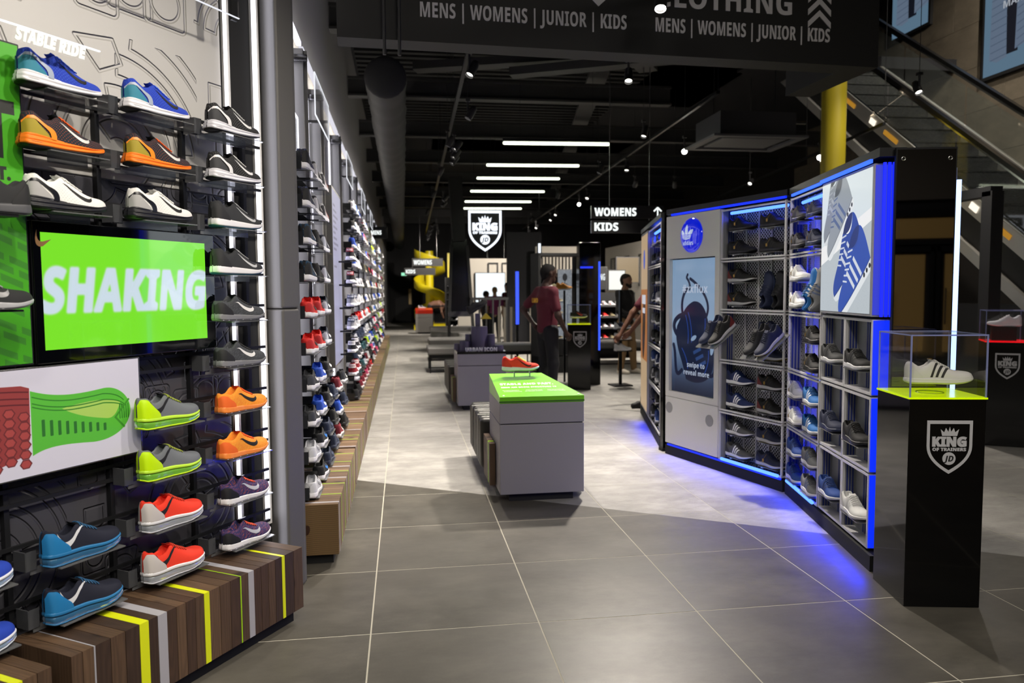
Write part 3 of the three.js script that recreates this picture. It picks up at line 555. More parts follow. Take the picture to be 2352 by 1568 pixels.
// ---- the shoes: column 1..3, row 0..9
const volt = 0xc8f000;
const L1 = { blue: { upper: dotted('#1a37a8', '#4f86e0', 0.3), mid: foam(0xdedee2), out: foam(0x16171a), logo: pl(0x0b0c0f), lace: pl(0x2c5fe0), heel: pl(0x2b7c93), clip: pl(0x9aa5b8, 0.4), tongue: pl(0x1c3fc0), insole: pl(0x1c2f80) },
  orange: { upper: dotted('#131c26', '#e05a16', 0.3), mid: foam(0xf07a18), out: foam(0x17171a), logo: pl(0xc9c9c6, 0.4), lace: pl(0xe85c1a), heel: pl(0x9a8a20), clip: pl(0xef8a20, 0.4), tongue: pl(0x14181c) },
  white: { upper: dotted('#e2e2df', '#9a9a9c', 0.3), mid: foam(0x1b1c22), out: foam(0x111114), logo: pl(0x0c0c0e), lace: pl(0xe4e4e2), heel: pl(0xa2a2a2), clip: pl(0x15161c, 0.3), tongue: pl(0xe6e6e4) },
  black: { upper: dotted('#17181a', '#c4c4c4', 0.26), mid: foam(0xdadbe2), out: foam(0x131316), logo: pl(0xe2e2e4, 0.4), lace: pl(0xdedede), heel: pl(0x3a3b3e), clip: pl(0xe6e6e8, 0.4), tongue: pl(0x1a1b1d) },
  charcoal: { upper: knit(0x2e3033), mid: foam(0xe4e4e8), out: foam(0x1c5d77), logo: pl(0xbdbfc2, 0.4), lace: pl(0x9c9ea2), heel: pl(0x232427), tongue: pl(0x2a2b2e) },
  grey: { upper: streaked('#3a3d41', '#5b5f64', '#2a2c30'), mid: foam(0x77787c), out: foam(0x8d8e92), logo: pl(0xdcdcdc, 0.4), lace: pl(0x2a2a2c), heel: pl(0x1d1e20), tongue: pl(0x1b1c1e) },
  tangerine: { upper: streaked('#f0942a', '#f2b23a', '#e8742a'), mid: foam(0xf08a3c), out: foam(0xa09aa6), logo: pl(0x14120f), lace: pl(0xe25a1a), heel: pl(0xf06a22), tongue: pl(0xe4571c) },
  purple: { upper: streaked('#262654', '#5b3f8a', '#b0563e'), mid: foam(0xe2e2e6), out: foam(0xd8d8dc), logo: pl(0xb9bcc6, 0.4), lace: pl(0xd8543a), heel: pl(0x14151c), tongue: pl(0x12131a) },
  volt: { upper: knit(0x6c7176), mid: foam(0xbdea3c), out: foam(0xc6ee10), logo: pl(0x17181a), lace: pl(0x8f9a3c), heel: pl(0xc4f000, 0.45), tongue: pl(0x3c4044), insole: pl(0x5d6468), air: P(0x8fdc50, 0.12, { transmission: 0.5, thickness: 0.02, ior: 1.4 }) },
  red: { upper: knit(0xee3a22), mid: foam(0xdfe0e4), out: foam(0xb9bcc4), logo: pl(0x17181a), lace: pl(0xc23a22), heel: pl(0xc6c1bf, 0.45), tongue: pl(0xd42a18), insole: pl(0xd8d8d4), air: P(0xdfe6ee, 0.08, { transmission: 0.7, thickness: 0.02, ior: 1.4 }) },
  navy: { upper: knit(0x14182a), mid: foam(0x2272a8), out: foam(0x2a6ea0), logo: pl(0xdadde0, 0.4), lace: pl(0x23547c), heel: pl(0x2179b4, 0.45), tongue: pl(0x131620), insole: pl(0xa9b4ba), air: P(0x4d8ec0, 0.08, { transmission: 0.6, thickness: 0.02, ior: 1.4 }) },
  royal: { upper: knit(0x1c3fae), mid: foam(0xdfe3ea), out: foam(0xcfd8e4), logo: pl(0xe4e6ea), lace: pl(0x2a55d0), heel: pl(0x1b379c), tongue: pl(0x1a3698), insole: pl(0x98a4c4), air: P(0xb8d2ee, 0.08, { transmission: 0.7, thickness: 0.02, ior: 1.4 }) } };
const COLS = [1.372, 1.766, 2.157, 2.557], G1 = 'running shoes on the entrance wall';
const wallShoes = [
  [1, 0, 'lunar', 'blue', 'blue running shoe with black tick beneath the edge-lit sign'], [1, 1, 'lunar', 'orange', 'navy and orange running shoe beside the green poster, second shelf'], [1, 2, 'lunar', 'white', 'white running shoe with dark heel clip directly above the television left'],
  [2, 0, 'lunar', 'blue', 'blue running shoe with black tick on top shelf of middle column'], [2, 1, 'lunar', 'orange', 'navy and orange running shoe on second shelf of middle column'], [2, 2, 'lunar', 'white', 'white running shoe with black tick above the television right half'],
  [3, 0, 'lunar', 'black', 'topmost black running shoe with white dots beside the light strip'], [3, 1, 'lunar', 'black', 'second black running shoe with white dots from top beside the light strip'],
  [3, 2, 'zoom', 'charcoal', 'upper charcoal running shoe with white sole beside the light strip'], [3, 3, 'zoom', 'charcoal', 'lower charcoal running shoe with white sole right of the television'],
  [3, 4, 'free', 'grey', 'upper dark grey knit shoe with white tick right of the television'], [3, 5, 'free', 'grey', 'lower dark grey knit shoe with white tick by the television corner'],
  [3, 6, 'free', 'tangerine', 'upper bright orange running shoe with black tick'], [3, 7, 'free', 'tangerine', 'lower bright orange running shoe with black tick'],
  [3, 8, 'free', 'purple', 'upper purple knit running shoe with white sole'], [3, 9, 'free', 'purple', 'lower purple knit running shoe just above the wooden bench end'],
  [2, 6, 'air', 'volt', 'upper grey and neon yellow running shoe beside the sole picture'], [2, 7, 'air', 'volt', 'lower grey and neon yellow running shoe below the sole picture'],
  [2, 8, 'air', 'red', 'upper red running shoe with clear air sole and grey heel'], [2, 9, 'air', 'red', 'lower red running shoe with clear air sole over the bench'],
  [1, 8, 'air', 'navy', 'upper navy and blue running shoe with white tick'], [1, 9, 'air', 'navy', 'lower navy and blue running shoe over the wooden bench'],
  [0, 8, 'air', 'royal', 'upper royal blue shoe cut off by the left picture edge'], [0, 9, 'air', 'royal', 'lower royal blue shoe cut off at the bottom left'],
];
const shelfM = P(0xaeb0b2, 0.1, { transmission: 0.75, thickness: 0, ior: 1.49 }), bracketM = P(0x56585c, 0.18, { transmission: 0.3, thickness: 0 });
for (const [c, r, model, look, label] of wallShoes) {
  const s = COLS[c], y = 2.178 - 0.2005 * r;
  makeShoe(model, L1[look], nlPos(s, y + 0.001, -2.447), NLTURN, label, G1);
  const clear = (c === 1 && r < 3) || (c === 2 && r === 6) || (c === 3 && (r === 3 || r === 4));
  obj('shelf', [bx(clear ? 0.22 : 0.25, 0.004, 0.1, s + (clear ? 0.03 : 0.012), y - 0.003, 0.148), bx(clear ? 0.15 : 0.28, 0.024, 0.003, s - 0.012 + (clear ? 0.065 : 0), y - 0.015, 0.096)], shelfM, wallFix);
  if (!clear) obj('shelf_bracket', [bx(0.036, 0.066, 0.004, s - 0.15, y + 0.022, 0.1), bx(0.005, 0.066, 0.062, s - 0.168, y + 0.022, 0.07)], bracketM, wallFix);
}
{
  const bk = { upper: knit(0x222325), mid: foam(0x4b4c4f), out: foam(0x39393b), logo: pl(0x8f9092, 0.4), lace: pl(0x1d1d1f), heel: pl(0x1b1c1d), tongue: pl(0x1a1a1c) }, bk2 = { ...bk, mid: foam(0xa8a9ad), out: foam(0x707277), lace: pl(0x9a9a9c) };
  const y1 = 1.742, y2 = 1.452;
  const a = makeShoe('zoom', bk, nlPos(1.428, y1, -2.36), NLTURN + Math.PI, 'black running shoe facing left on the green poster', G1);
  const b = makeShoe('free', bk2, nlPos(1.428, y2, -2.36), NLTURN, 'black knit shoe with pale sole at left edge of television', G1);
  for (const y of [y1, y2]) { const k = thing('shoe_peg', y === y1 ? 'black metal peg holding the upper shoe on the green poster' : 'black metal peg holding the lower shoe on the green poster', 'shelf', nlPos(0, 0, -2.36), NLTURN); obj('peg', [bx(0.16, 0.006, 0.07, 1.44, y - 0.0035, 0), bx(0.03, 0.02, 0.13, 1.44, y - 0.012, -0.075)], blackMetal, k); }
}

// ---------------------------------------------------------------- long wall of shoes along the aisle (x = distance down the aisle, z out of the wall)
const FLX = -0.75;
const ORD = ['top', 'second', 'third', 'fourth', 'fifth', 'sixth', 'seventh', 'eighth', 'ninth', 'tenth', 'eleventh', 'twelfth'];
const NTH = ['nearest', 'second', 'third', 'fourth', 'fifth', 'sixth', 'seventh', 'eighth', 'ninth', 'tenth', 'eleventh', 'twelfth', 'thirteenth', 'fourteenth', 'fifteenth', 'sixteenth', 'seventeenth', 'eighteenth', 'nineteenth', 'twentieth', 'twenty-first', 'twenty-second', 'twenty-third', 'twenty-fourth', 'twenty-fifth', 'twenty-sixth', 'twenty-seventh', 'twenty-eighth', 'twenty-ninth', 'thirtieth', 'thirty-first', 'thirty-second'];
const FINS = [5.22, 6.24, 8.0, 9.4, 10.8, 12.2, 13.6, 15.0, 16.4, 17.8, 19.2, 20.6];
const finM = M(lin(0.2, 0.197, 0.19), 0.5, { metalness: 0.2 });
const rack2 = thing('shoe_rack', 'long rail rack with steel fins and light strips down the left aisle', 'shoe rack', [FLX, 0, 0], Math.PI / 2);
{
  let s0 = 4.0;
  FINS.forEach((f, i) => {
    obj('panel', metricUV(bx(f - s0 - 0.06, 1.28, 0.016, (s0 + f) / 2, 2.66, 0.012)), panelUp, rack2);
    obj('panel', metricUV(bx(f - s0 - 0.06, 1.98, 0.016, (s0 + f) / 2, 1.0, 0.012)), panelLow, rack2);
    obj('fin', [bx(0.05, 2.75, 0.115, f, 1.725, 0.0625), bx(0.014, 2.75, 0.135, f + 0.034, 1.725, 0.0725)], finM, rack2);
    obj('arm', rod([f - 0.05, 3.03, 0.0], [f - 0.05, 3.03, 0.15], 0.025, 10), greySteel, rack2);
    const l = f - 0.07;
    obj('led_strip', bx(0.03, 2.95, 0.012, l, 1.55, 0.028), glow(0xf5f3ff, i < 5 ? 2.6 : 1.8), rack2);
    obj('led_strip', bx(f - s0 - 0.1, 0.03, 0.03, (s0 + f) / 2, 3.12, 0.1), glow(0xf5f3ff, i ? 0.8 : 1.6), rack2);
    if (i < 8) area([FLX + 0.05, 1.8, -l], [1, 0, 0], 0.03, 2.6, 7, 0xf1efff);
    if (i < 8) area([FLX + 0.1, 3.15, -(s0 + f) / 2], [-0.35, 1, 0], f - s0 - 0.12, 0.04, 20, 0xfff6ea);
    for (let k = 0; k < 10; k++) if (i < 4) for (const d of [0.008, 0.062]) obj('rail', bx(f - s0 - 0.08, 0.013, 0.012, (s0 + f) / 2, 2.178 - 0.2005 * k + d, 0.04), darkMetal, rack2);
    for (const u of [s0 + 0.1, lerp(s0, f, 0.5)]) if (i < 3) obj('upright', bx(0.018, 2.15, 0.022, u, 1.12, 0.026), darkMetal, rack2);
    s0 = f;
  });
  // lit-edge signs hung above the bays
  [FINS[0], FINS[2], FINS[4], FINS[6]].forEach((f, i) => {
    const t = thing('edge_lit_sign', i ? `clear sign with glowing edges above the long wall, ${NTH[i]} of four` : 'nearest large clear sign with glowing edges above the long wall', 'sign', [FLX, 0, 0], Math.PI / 2, 'edge-lit signs along the wall'), a = f - 0.1, b = a + 0.92, e = glow(0xf6f8ff, 1.0);
    obj('plate', bx(b - a, 0.27, 0.006, (a + b) / 2, 2.795, 0.2), acrylic, t);
    obj('lit_edge', [bx(b - a, 0.006, 0.008, (a + b) / 2, 2.93, 0.2), bx(b - a, 0.006, 0.008, (a + b) / 2, 2.66, 0.2)], e, t);
    obj('lit_edge', [bx(0.008, 0.27, 0.008, a, 2.795, 0.2), bx(0.008, 0.27, 0.008, b, 2.795, 0.2)], e, t);
    obj('hanger', bx(0.02, 0.02, 0.16, b - 0.05, 2.8, 0.117), steel, t);
  });
  const t = thing('edge_lit_sign', 'small clear glowing sign over the nearest shoes of the long wall', 'sign', [FLX, 0, 0], Math.PI / 2, 'edge-lit signs along the wall'), e = glow(0xf6f8ff, 1.7);
  obj('plate', bx(0.36, 0.2, 0.006, 4.22, 2.37, 0.18), acrylic, t);
  obj('lit_edge', [bx(0.36, 0.012, 0.008, 4.22, 2.47, 0.18), bx(0.36, 0.012, 0.008, 4.22, 2.27, 0.18)], e, t);
  obj('lit_edge', [bx(0.012, 0.2, 0.008, 4.04, 2.37, 0.18), bx(0.012, 0.2, 0.008, 4.4, 2.37, 0.18)], e, t);
}
{  // lilac lit panel carrying the heel-lettered shoes
  const t = thing('lightbox', 'tall pale lilac lit panel standing out from the long wall', 'lightbox', [FLX, 0, 0], Math.PI / 2);
  obj('casing', bx(0.84, 1.5, 0.125, 6.74, 1.62, 0.1225), finM, t);
  const pic = canvasTex(256, 512, (g, w, h) => { g.fillStyle = '#c9c8ea'; g.fillRect(0, 0, w, h); g.fillStyle = '#8b8aae'; for (let i = 0; i < 9; i++) g.fillRect(20, 40 + i * 16, 60 + (i * 37) % 90, 7); g.fillRect(20, 220, 80, 6); });
  obj('diffuser', new THREE.PlaneGeometry(0.82, 1.46).translate(6.74, 1.62, 0.187), P(0x222228, 0.4, { emissive: 0xffffff, emissiveMap: pic, emissiveIntensity: 0.55 }), t);
  area([FLX + 0.2, 1.62, -6.72], [1, 0, 0], 0.8, 1.4, 0.8, 0xd6d4ff);
}
const boardTan = [[0.3, 0.19, 0.11], [0.24, 0.15, 0.085], [0.36, 0.235, 0.14], [0.2, 0.12, 0.07]].map((c, i) => M(lin(...c), 0.55, { map: wood[i % 3], bumpMap: wood[i % 3], bumpScale: 0.0006 }));
const benchRuns = [[4.15, 5.62], [5.66, 7.3], [7.34, 9.4], [9.44, 12.0], [12.04, 15.5], [15.54, 20.2]];
benchRuns.forEach(([a, b], i) => {
  const ins = []; let s = a + 0.03; const kinds = [palestrip, lime, lime, palestrip, lime];
  let q = 0; while (s < b - 0.15) { const w = kinds[q % 5] === palestrip ? 0.02 : 0.01; ins.push([s, s + w, kinds[q % 5]]); s += R(0.13, 0.26) * (1 + i * 0.25); q++; }
  bench('bench', `wooden block bench with lime inserts, ${NTH[i]} along the left aisle`, a, b, ins, [-0.372, 0, 0], Math.PI / 2, 0.29, 'wooden benches along the left aisle', 0.05 + 0.015 * i, 0, boardTan);
});
{  // end grain on the nearest bench
  const ring = canvasTex(256, 256, (g, w, h) => { g.fillStyle = '#8c7350'; g.fillRect(0, 0, w, h); for (let i = 0; i < 60; i++) { g.strokeStyle = i % 2 ? '#7e6644' : '#98805a'; g.lineWidth = 3; g.beginPath(); g.moveTo(0, i * 5); g.bezierCurveTo(80, i * 5 + 18, 150, i * 5 - 14, 256, i * 5 + 8); g.stroke(); } g.strokeStyle = '#3c2414'; g.lineWidth = 5; g.beginPath(); g.moveTo(70, 20); g.bezierCurveTo(90, 90, 110, 110, 105, 130); g.bezierCurveTo(100, 160, 80, 200, 50, 215); g.stroke(); g.fillStyle = '#4a2d18'; g.beginPath(); g.ellipse(106, 128, 14, 26, 0.2, 0, 7); g.fill(); });
  const b = scene.children.find((o) => o.userData.label?.includes('nearest along the left aisle'));
  obj('end_board', bx(0.012, 0.28, 0.288, 4.144, 0.2, -0.145), M(0xb8b0a4, 0.5, { map: ring }), b);
}
// palettes for the wall
const look2 = (up, mid, logo, lace, heel, more = {}) => ({ upper: pl(up, 0.8), mid: foam(mid), out: foam(more.out ?? mid), logo: pl(logo), lace: pl(lace), heel: pl(heel), tongue: pl(more.tongue ?? up, 0.8), air: foam(mid), insole: pl(more.tongue ?? up, 0.8) });
const F = {
  pinkblack: { ...look2(0x17181c, 0xe4e4ea, 0xdadada, 0x4a68a8, 0x17181b), upper: streaked('#1a1c22', '#6a4a78', '#4a6aa8'), words: 'black and violet running shoe' },
  bluefleck: { ...look2(0x17181c, 0xe4e4ea, 0xdadada, 0x2a6aa8, 0x17181b), upper: streaked('#16191f', '#2a76b0', '#1f5580'), words: 'black and blue fleck running shoe' },
  greywhite: { ...look2(0x24262a, 0xe6e6ea, 0xeeeeee, 0x44464a, 0xb8b8bc), words: 'dark grey running shoe' },
  whitecoral: { ...look2(0xc8c9ce, 0xe8e8ee, 0xe84a4a, 0x303238, 0x202228), words: 'white and coral running shoe' },
  black: { ...look2(0x141517, 0x1b1c1e, 0x2a2b2d, 0x101012, 0x17181a), words: 'all black running shoe' },
  navywhite: { ...look2(0x1a2338, 0xe4e6ee, 0xdfe2ea, 0x1a2338, 0xc6cad4), words: 'navy and white trainer' },
  red: { ...look2(0xd52a26, 0xe6e6ea, 0x2a1214, 0xc4201e, 0xb81f20), words: 'bright red trainer' },
  smoke: { ...look2(0x2c2e33, 0xe2e2e8, 0xe4e4e6, 0x1c1d20, 0x3a3d44), words: 'charcoal trainer with white sole' },
  royal: { ...look2(0x1d4fc0, 0xe4e6ee, 0xdfe6f4, 0x16307a, 0x1a45ac), words: 'royal blue trainer' },
  blacktick: { ...look2(0x131417, 0x22242a, 0xf2f2f2, 0x17181a, 0x111215), words: 'black trainer with white tick' },
  silver: { ...look2(0xb8bac0, 0xe6e6ea, 0x8a8c92, 0xa8aab0, 0xcfd1d6), words: 'silver grey trainer' },
  blackcyan: { ...look2(0x17191d, 0xe4e4ea, 0x2a7ad0, 0x1a1c20, 0x1a1c20), words: 'black trainer with blue tick' },
  navy: { ...look2(0x1b2740, 0x28324a, 0x3c4864, 0x18223a, 0x1b2740), words: 'navy suede trainer' },
  maroon: { ...look2(0x7c1a2c, 0xe0dcdc, 0xe8e0e0, 0x5c1220, 0x701828), words: 'maroon trainer' },
  white: { ...look2(0xdcdce0, 0xe8e8ee, 0xb8b8c0, 0xe4e4e8, 0xd0d0d8), words: 'white trainer' },
  whiteblue: { ...look2(0xd8dae4, 0xe6e8f0, 0x2a56c0, 0xdfe2ee, 0x3a62c8), words: 'white and blue trainer' },
  teal: { ...look2(0x1c4a52, 0x20282c, 0x38787e, 0x16383e, 0x1a4248), words: 'teal trainer' },
  volt: { ...look2(0xb8dc20, 0xe0e6d0, 0x2a2c20, 0x98b818, 0xa8cc20), words: 'lime trainer' },
  olive: { ...look2(0x6a6248, 0xd8d2c0, 0x3a3626, 0x504a36, 0x5c5640), words: 'olive trainer' },
  pink: { ...look2(0xd04a78, 0xeae0e6, 0xf4e8ee, 0xb83a66, 0xc04070), words: 'pink trainer' },
};
const flPos = (s, y, x) => [x, y, -s];
const brk = P(0x303236, 0.18, { transmission: 0.35, thickness: 0 });
function wallShoe(model, look, s, y, x, label, group, hi, shelfParent = rack2) {
  makeShoe(model, look, flPos(s, y + 0.001, x), Math.PI / 2, label, group, hi);
  if (s < 11) {
    const z = x - FLX;
    obj('shelf', bx(0.25, 0.004, 0.1, s + 0.01, y - 0.0025, z), shelfM, shelfParent);
    obj('shelf_bracket', [bx(0.006, 0.07, z, s - 0.154, y + 0.032, z / 2)], brk, shelfParent);
  }
}
const bay1 = [['pinkblack', 'greywhite', 'whitecoral'], ['pinkblack', 'greywhite', 'whitecoral'], ['bluefleck', 'black', 'navywhite'], ['bluefleck', 'black', 'navywhite'], ['red', 'red', 'navywhite'], ['red', 'red', 'navywhite'], ['smoke', 'royal', 'blacktick'], ['smoke', 'royal', 'blacktick'], ['silver', 'blackcyan', 'navy'], ['silver', 'blackcyan', 'navy']];
const G2 = 'shoes on the long left wall';
bay1.forEach((row, r) => row.forEach((c, k) => wallShoe(r < 4 ? 'zoom' : 'free', F[c], 4.345 + 0.4 * k, 2.16 - 0.2005 * r, -0.53, `${F[c].words}, ${ORD[r]} shelf, ${NTH[k]} column of the long wall`, G2, true)));
[['navy', 'maroon', 'smoke'], ['black', 'royal', 'navy'], ['navy', 'maroon', 'black']].forEach((row, r) => row.forEach((c, k) => wallShoe('court', F[c], 5.55 + 0.42 * k + (k > 1 ? 0.1 : 0), 0.738 - 0.18 * r, -0.53, `${F[c].words}, ${ORD[7 + r]} shelf, ${NTH[3 + k]} column of the long wall`, G2, false)));
// six retro shoes with a word across the heel
const heelTab = (hex, ink) => M(0xffffff, 0.7, { map: canvasTex(128, 64, (g, w, h) => { g.fillStyle = hex; g.fillRect(0, 0, w, h); g.fillStyle = ink; g.font = 'bold 42px sans-serif'; g.textAlign = 'center'; g.fillText('NIKE', w / 2, 46); }) });
const retro = [['#7c1a28', '#e8dcdc', 0x141416, 'black retro trainer with dark red heel tab'], ['#7c1a28', '#e8dcdc', 0x141416, 'black retro trainer with dark red heel tab'], ['#1a2440', '#d8dce6', 0x9a9ca0, 'grey retro trainer with navy heel tab'], ['#1a2440', '#d8dce6', 0x9a9ca0, 'grey retro trainer with navy heel tab'], ['#dadade', '#20222c', 0x17191f, 'black retro trainer with white heel tab'], ['#d4d0d0', '#7c1a28', 0x8c1a26, 'red retro trainer with white heel tab']];
const tabGeo = new THREE.CylinderGeometry(0.033, 0.036, 0.034, 12, 1, true, Math.PI * 1.15, Math.PI * 0.7).rotateY(0);
retro.forEach(([a, b, up, words], r) => [0, 1].forEach((k) => {
  if (k && r < 2) return;
  const lk = look2(up, 0xe6e6ec, 0xe8e8ec, 0xd8d8dc, up), s = 6.9 + k * 0.42, y = 1.78 - 0.205 * r, x = -0.46;
  const t = makeShoe('court', lk, flPos(s, y + 0.001, x), Math.PI / 2, `${words}, ${k ? 'behind the front one' : 'in front'}, ${ORD[r]} on the lilac panel`, 'retro trainers on the lilac panel', true);
  obj('heel_tab', tabGeo.clone().translate(-0.144 + 0.031, 0.088, 0), heelTab(a, b), t);
  const rk = rack2; obj('shelf', bx(0.22, 0.005, 0.1, s, y - 0.003, x - FLX), blackMetal, rk); obj('shelf_bracket', rod([s - 0.1, y - 0.015, 0.19], [s - 0.1, y - 0.015, x - FLX], 0.008), blackMetal, rk);
}));
// the rest of the wall, bay after bay into the distance
const blocks = [['whiteblue', 'white', 'navywhite'], ['white', 'whiteblue', 'blackcyan'], ['smoke', 'navywhite', 'royal'], ['white', 'black', 'whiteblue'], ['navywhite', 'blacktick', 'white'], ['silver', 'black', 'navywhite'], ['white', 'red', 'maroon'], ['navy', 'navywhite', 'black'], ['smoke', 'teal', 'navy'], ['teal', 'black', 'navywhite'], ['black', 'navy', 'maroon']];
const extra = ['white', 'whiteblue', 'red', 'volt', 'royal', 'silver', 'pink', 'navywhite', 'olive', 'black', 'maroon', 'teal'];
let col = 6;
for (let s = 8.24; s < 20.2; s += s < 11.5 ? 0.44 : s < 15 ? 0.56 : 0.75) {
  for (let r = 0; r < 11; r++) {
    
    if (s < 7.6) continue;
    const c = rnd() < 0.45 ? blocks[r][Math.floor(rnd() * 3)] : s > 10 ? extra[Math.floor(rnd() * extra.length)] : blocks[r][Math.floor(s / 1.4) % 3];
    wallShoe(['court', 'zoom', 'free', 'flat'][Math.floor(rnd() * 3)], F[c], s, 2.36 - 0.2005 * r, -0.53, `${F[c].words}, ${ORD[r]} shelf, ${NTH[col]} column of the long wall`, G2, false);
  }
  col++;
}

// ---------------------------------------------------------------- blue-lit zigzag shoe wall on the right
const KN = [[2.776, -8.40], [2.405, -6.78], [2.374, -6.55], [2.77, -5.105], [2.428, -3.532]];
function seg(a, b) { const dx = b[0] - a[0], dz = b[1] - a[1], L = Math.hypot(dx, dz); return { a, L, d: [dx / L, dz / L], turn: Math.atan2(-dz, dx), n: [dz / L * -1, dx / L], pos: [a[0], 0, a[1]], at: (s, y, z) => [a[0] + dx / L * s - dz / L * z, y, a[1] + dz / L * s + dx / L * z] }; }
const S0 = seg(KN[0], KN[1]), S1 = seg(KN[2], KN[3]), S2 = seg(KN[3], KN[4]);
const BLUE = 0x0526ff, blueGlow = glow(BLUE, 1.7), blueCore = glow(0x4a78ff, 3.2), backPanel = M(0x8f9bd8, 0.45);
const frameWhite = M(0xc9c9cc, 0.4), boxGrey = M(0x86878a, 0.55), stripeNavy = M(0x1c2f78, 0.5);
const latticeT = canvasTex(128, 128, (g, w, h) => { g.fillStyle = '#000'; g.fillRect(0, 0, w, h); g.strokeStyle = '#fff'; g.lineWidth = 22; g.beginPath(); g.moveTo(-10, -10); g.lineTo(138, 138); g.moveTo(138, -10); g.lineTo(-10, 138); g.stroke(); }, false);
const lattice = M(0xdcdcde, 0.45, { alphaMap: rep(latticeT, 24, 13), alphaTest: 0.5, side: THREE.DoubleSide });
function blueLine(S, s0, s1, y, z, k, dir = [0, 0.2], w = 0.02) { const c = S.at((s0 + s1) / 2, y, z), n = S.at(0, 0, 1), o = S.at(0, 0, 0); area(c, [(n[0] - o[0]), dir[1], (n[2] - o[2])], s1 - s0, w, k, BLUE); }
const CELL = 0.41, Y0 = 0.1;
function openShelf(S, s0, s1, label, depth = 0.15) {   // five stacked open frames with lattice backs
  const t = thing('shelf_unit', label, 'shelf unit', S.pos, S.turn);
  const w = s1 - s0, c = (s0 + s1) / 2;
  for (let k = 0; k < 5; k++) {
    const y = Y0 + k * CELL, a = 0.006;
    obj('cell_frame', [bx(w, 0.012, 0.014, c, y + a, 0), bx(w, 0.012, 0.014, c, y + CELL - 0.016, 0), bx(0.012, CELL - 0.01, 0.014, s0 + a, y + CELL / 2, 0), bx(0.012, CELL - 0.01, 0.014, s1 - a, y + CELL / 2, 0), bx(w, 0.012, 0.012, c, y + a, -depth), bx(w, 0.012, 0.012, c, y + CELL - 0.016, -depth),
      bx(0.01, 0.01, depth, s0 + a, y + a, -depth / 2), bx(0.01, 0.01, depth, s1 - a, y + a, -depth / 2), bx(0.01, 0.01, depth, s0 + a, y + CELL - 0.016, -depth / 2), bx(0.01, 0.01, depth, s1 - a, y + CELL - 0.016, -depth / 2)], frameWhite, t);
    obj('floor_plate', bx(w - 0.02, 0.005, depth - 0.02, c, y + 0.006, -depth / 2), smoked, t);
    obj('lattice', new THREE.PlaneGeometry(w - 0.02, CELL - 0.03).translate(c, y + CELL / 2 - 0.004, -depth + 0.008), lattice, t);
  }
  obj('liner', bx(0.004, 5 * CELL - 0.03, depth - 0.016, s0 + 0.014, Y0 + 2.5 * CELL, -depth / 2), boxGrey, t);
  for (let q = 0; q < 3; q++) obj('stripe', bx(0.002, 5 * CELL - 0.03, 0.012, s0 + 0.0174, Y0 + 2.5 * CELL, -depth * 0.7 + q * 0.022), stripeNavy, t);
  for (const s of [0.2, 0.4, 0.6, 0.8]) obj('mullion', bx(0.008, 5 * CELL - 0.02, 0.008, s0 + w * s, Y0 + 2.5 * CELL, -depth + 0.016), frameWhite, t);
  return t;
}
function carcass(S, s0, s1, label, depth) {   // black back, plinth and top fascia of a run
  const t = thing('display_carcass', label, 'display stand', S.pos, S.turn), w = s1 - s0, c = (s0 + s1) / 2;
  obj('plinth', bx(w, 0.085, depth + 0.04, c, 0.0425, -depth / 2 - 0.008), blackMatt, t);
  obj('back', bx(w, 2.08, 0.03, c, 1.13, -depth - 0.036), M(0x0b0c10, 0.6), t);
  obj('fascia', bx(w, 0.045, depth + 0.04, c, 2.195, -depth / 2 - 0.005), blackMetal, t);
  return t;
}
const car1 = carcass(S1, 0, S1.L - 0.02, 'black plinth and top of the run with the touch screen', 0.15);
const car2 = carcass(S2, 0.02, S2.L - 0.045, 'black plinth and top of the run with the lit poster', 0.095);
const car0 = carcass(S0, -0.41, S0.L, 'black plinth and top of the farthest blue shelf run', 0.15);
obj('led_strip', [bx(0.66, 0.016, 0.014, 0.4, 2.165, 0.008)], blueGlow, car1); obj('led_strip', [bx(0.72, 0.016, 0.014, 1.1, 2.165, 0.008)], blueGlow, car1);
obj('led_tube', rod([0.8, 2.112, -0.05], [1.42, 2.112, -0.05], 0.012), blueCore, car1);
obj('led_strip', bx(1.42, 0.012, 0.012, 0.75, 0.0925, 0.012), blueGlow, car1);
obj('led_tube', rod([0.8, 0.114, 0.023], [1.44, 0.114, 0.023], 0.013), blueCore, car1);
obj('led_strip', bx(0.6, 0.016, 0.014, 0.36, 2.163, 0.008), glow(0x2a5cff, 1.9), car2); obj('led_strip', bx(0.78, 0.02, 0.012, 1.1, 2.163, 0.024), glow(0x2a5cff, 1.9), car2);
obj('led_tube', rod([0.12, 2.105, -0.05], [0.64, 2.105, -0.05], 0.012), blueCore, car2);
obj('led_tube', rod([0.1, 0.114, 0.022], [0.66, 0.114, 0.022], 0.012), blueCore, car2);
obj('led_tube', rod([0.36, 0.2, -0.106], [0.36, 2.08, -0.106], 0.006), blueCore, car2);
obj('backing_panel', bx(0.2, 1.95, 0.004, 0.22, 1.12, -0.1125), backPanel, car2);  // backings are matte pale blue acrylic and emit nothing
obj('backing_panel', bx(0.05, 1.95, 0.006, 1.41, 1.12, -0.163), backPanel, car1);
obj('led_tube', rod([0.5, 2.11, -0.06], [1.5, 2.11, -0.06], 0.014), blueCore, car0);
obj('backing_panel', bx(0.3, 1.9, 0.006, 1.35, 1.12, -0.163), backPanel, car0);
blueLine(S1, 0.05, 1.45, 0.1, 0.03, 70, [0, -0.35]); blueLine(S1, 0.8, 1.42, 2.09, -0.05, 22, [0, -1.4]); blueLine(S2, 0.1, 0.66, 0.14, -0.03, 22, [0, 0.6]);
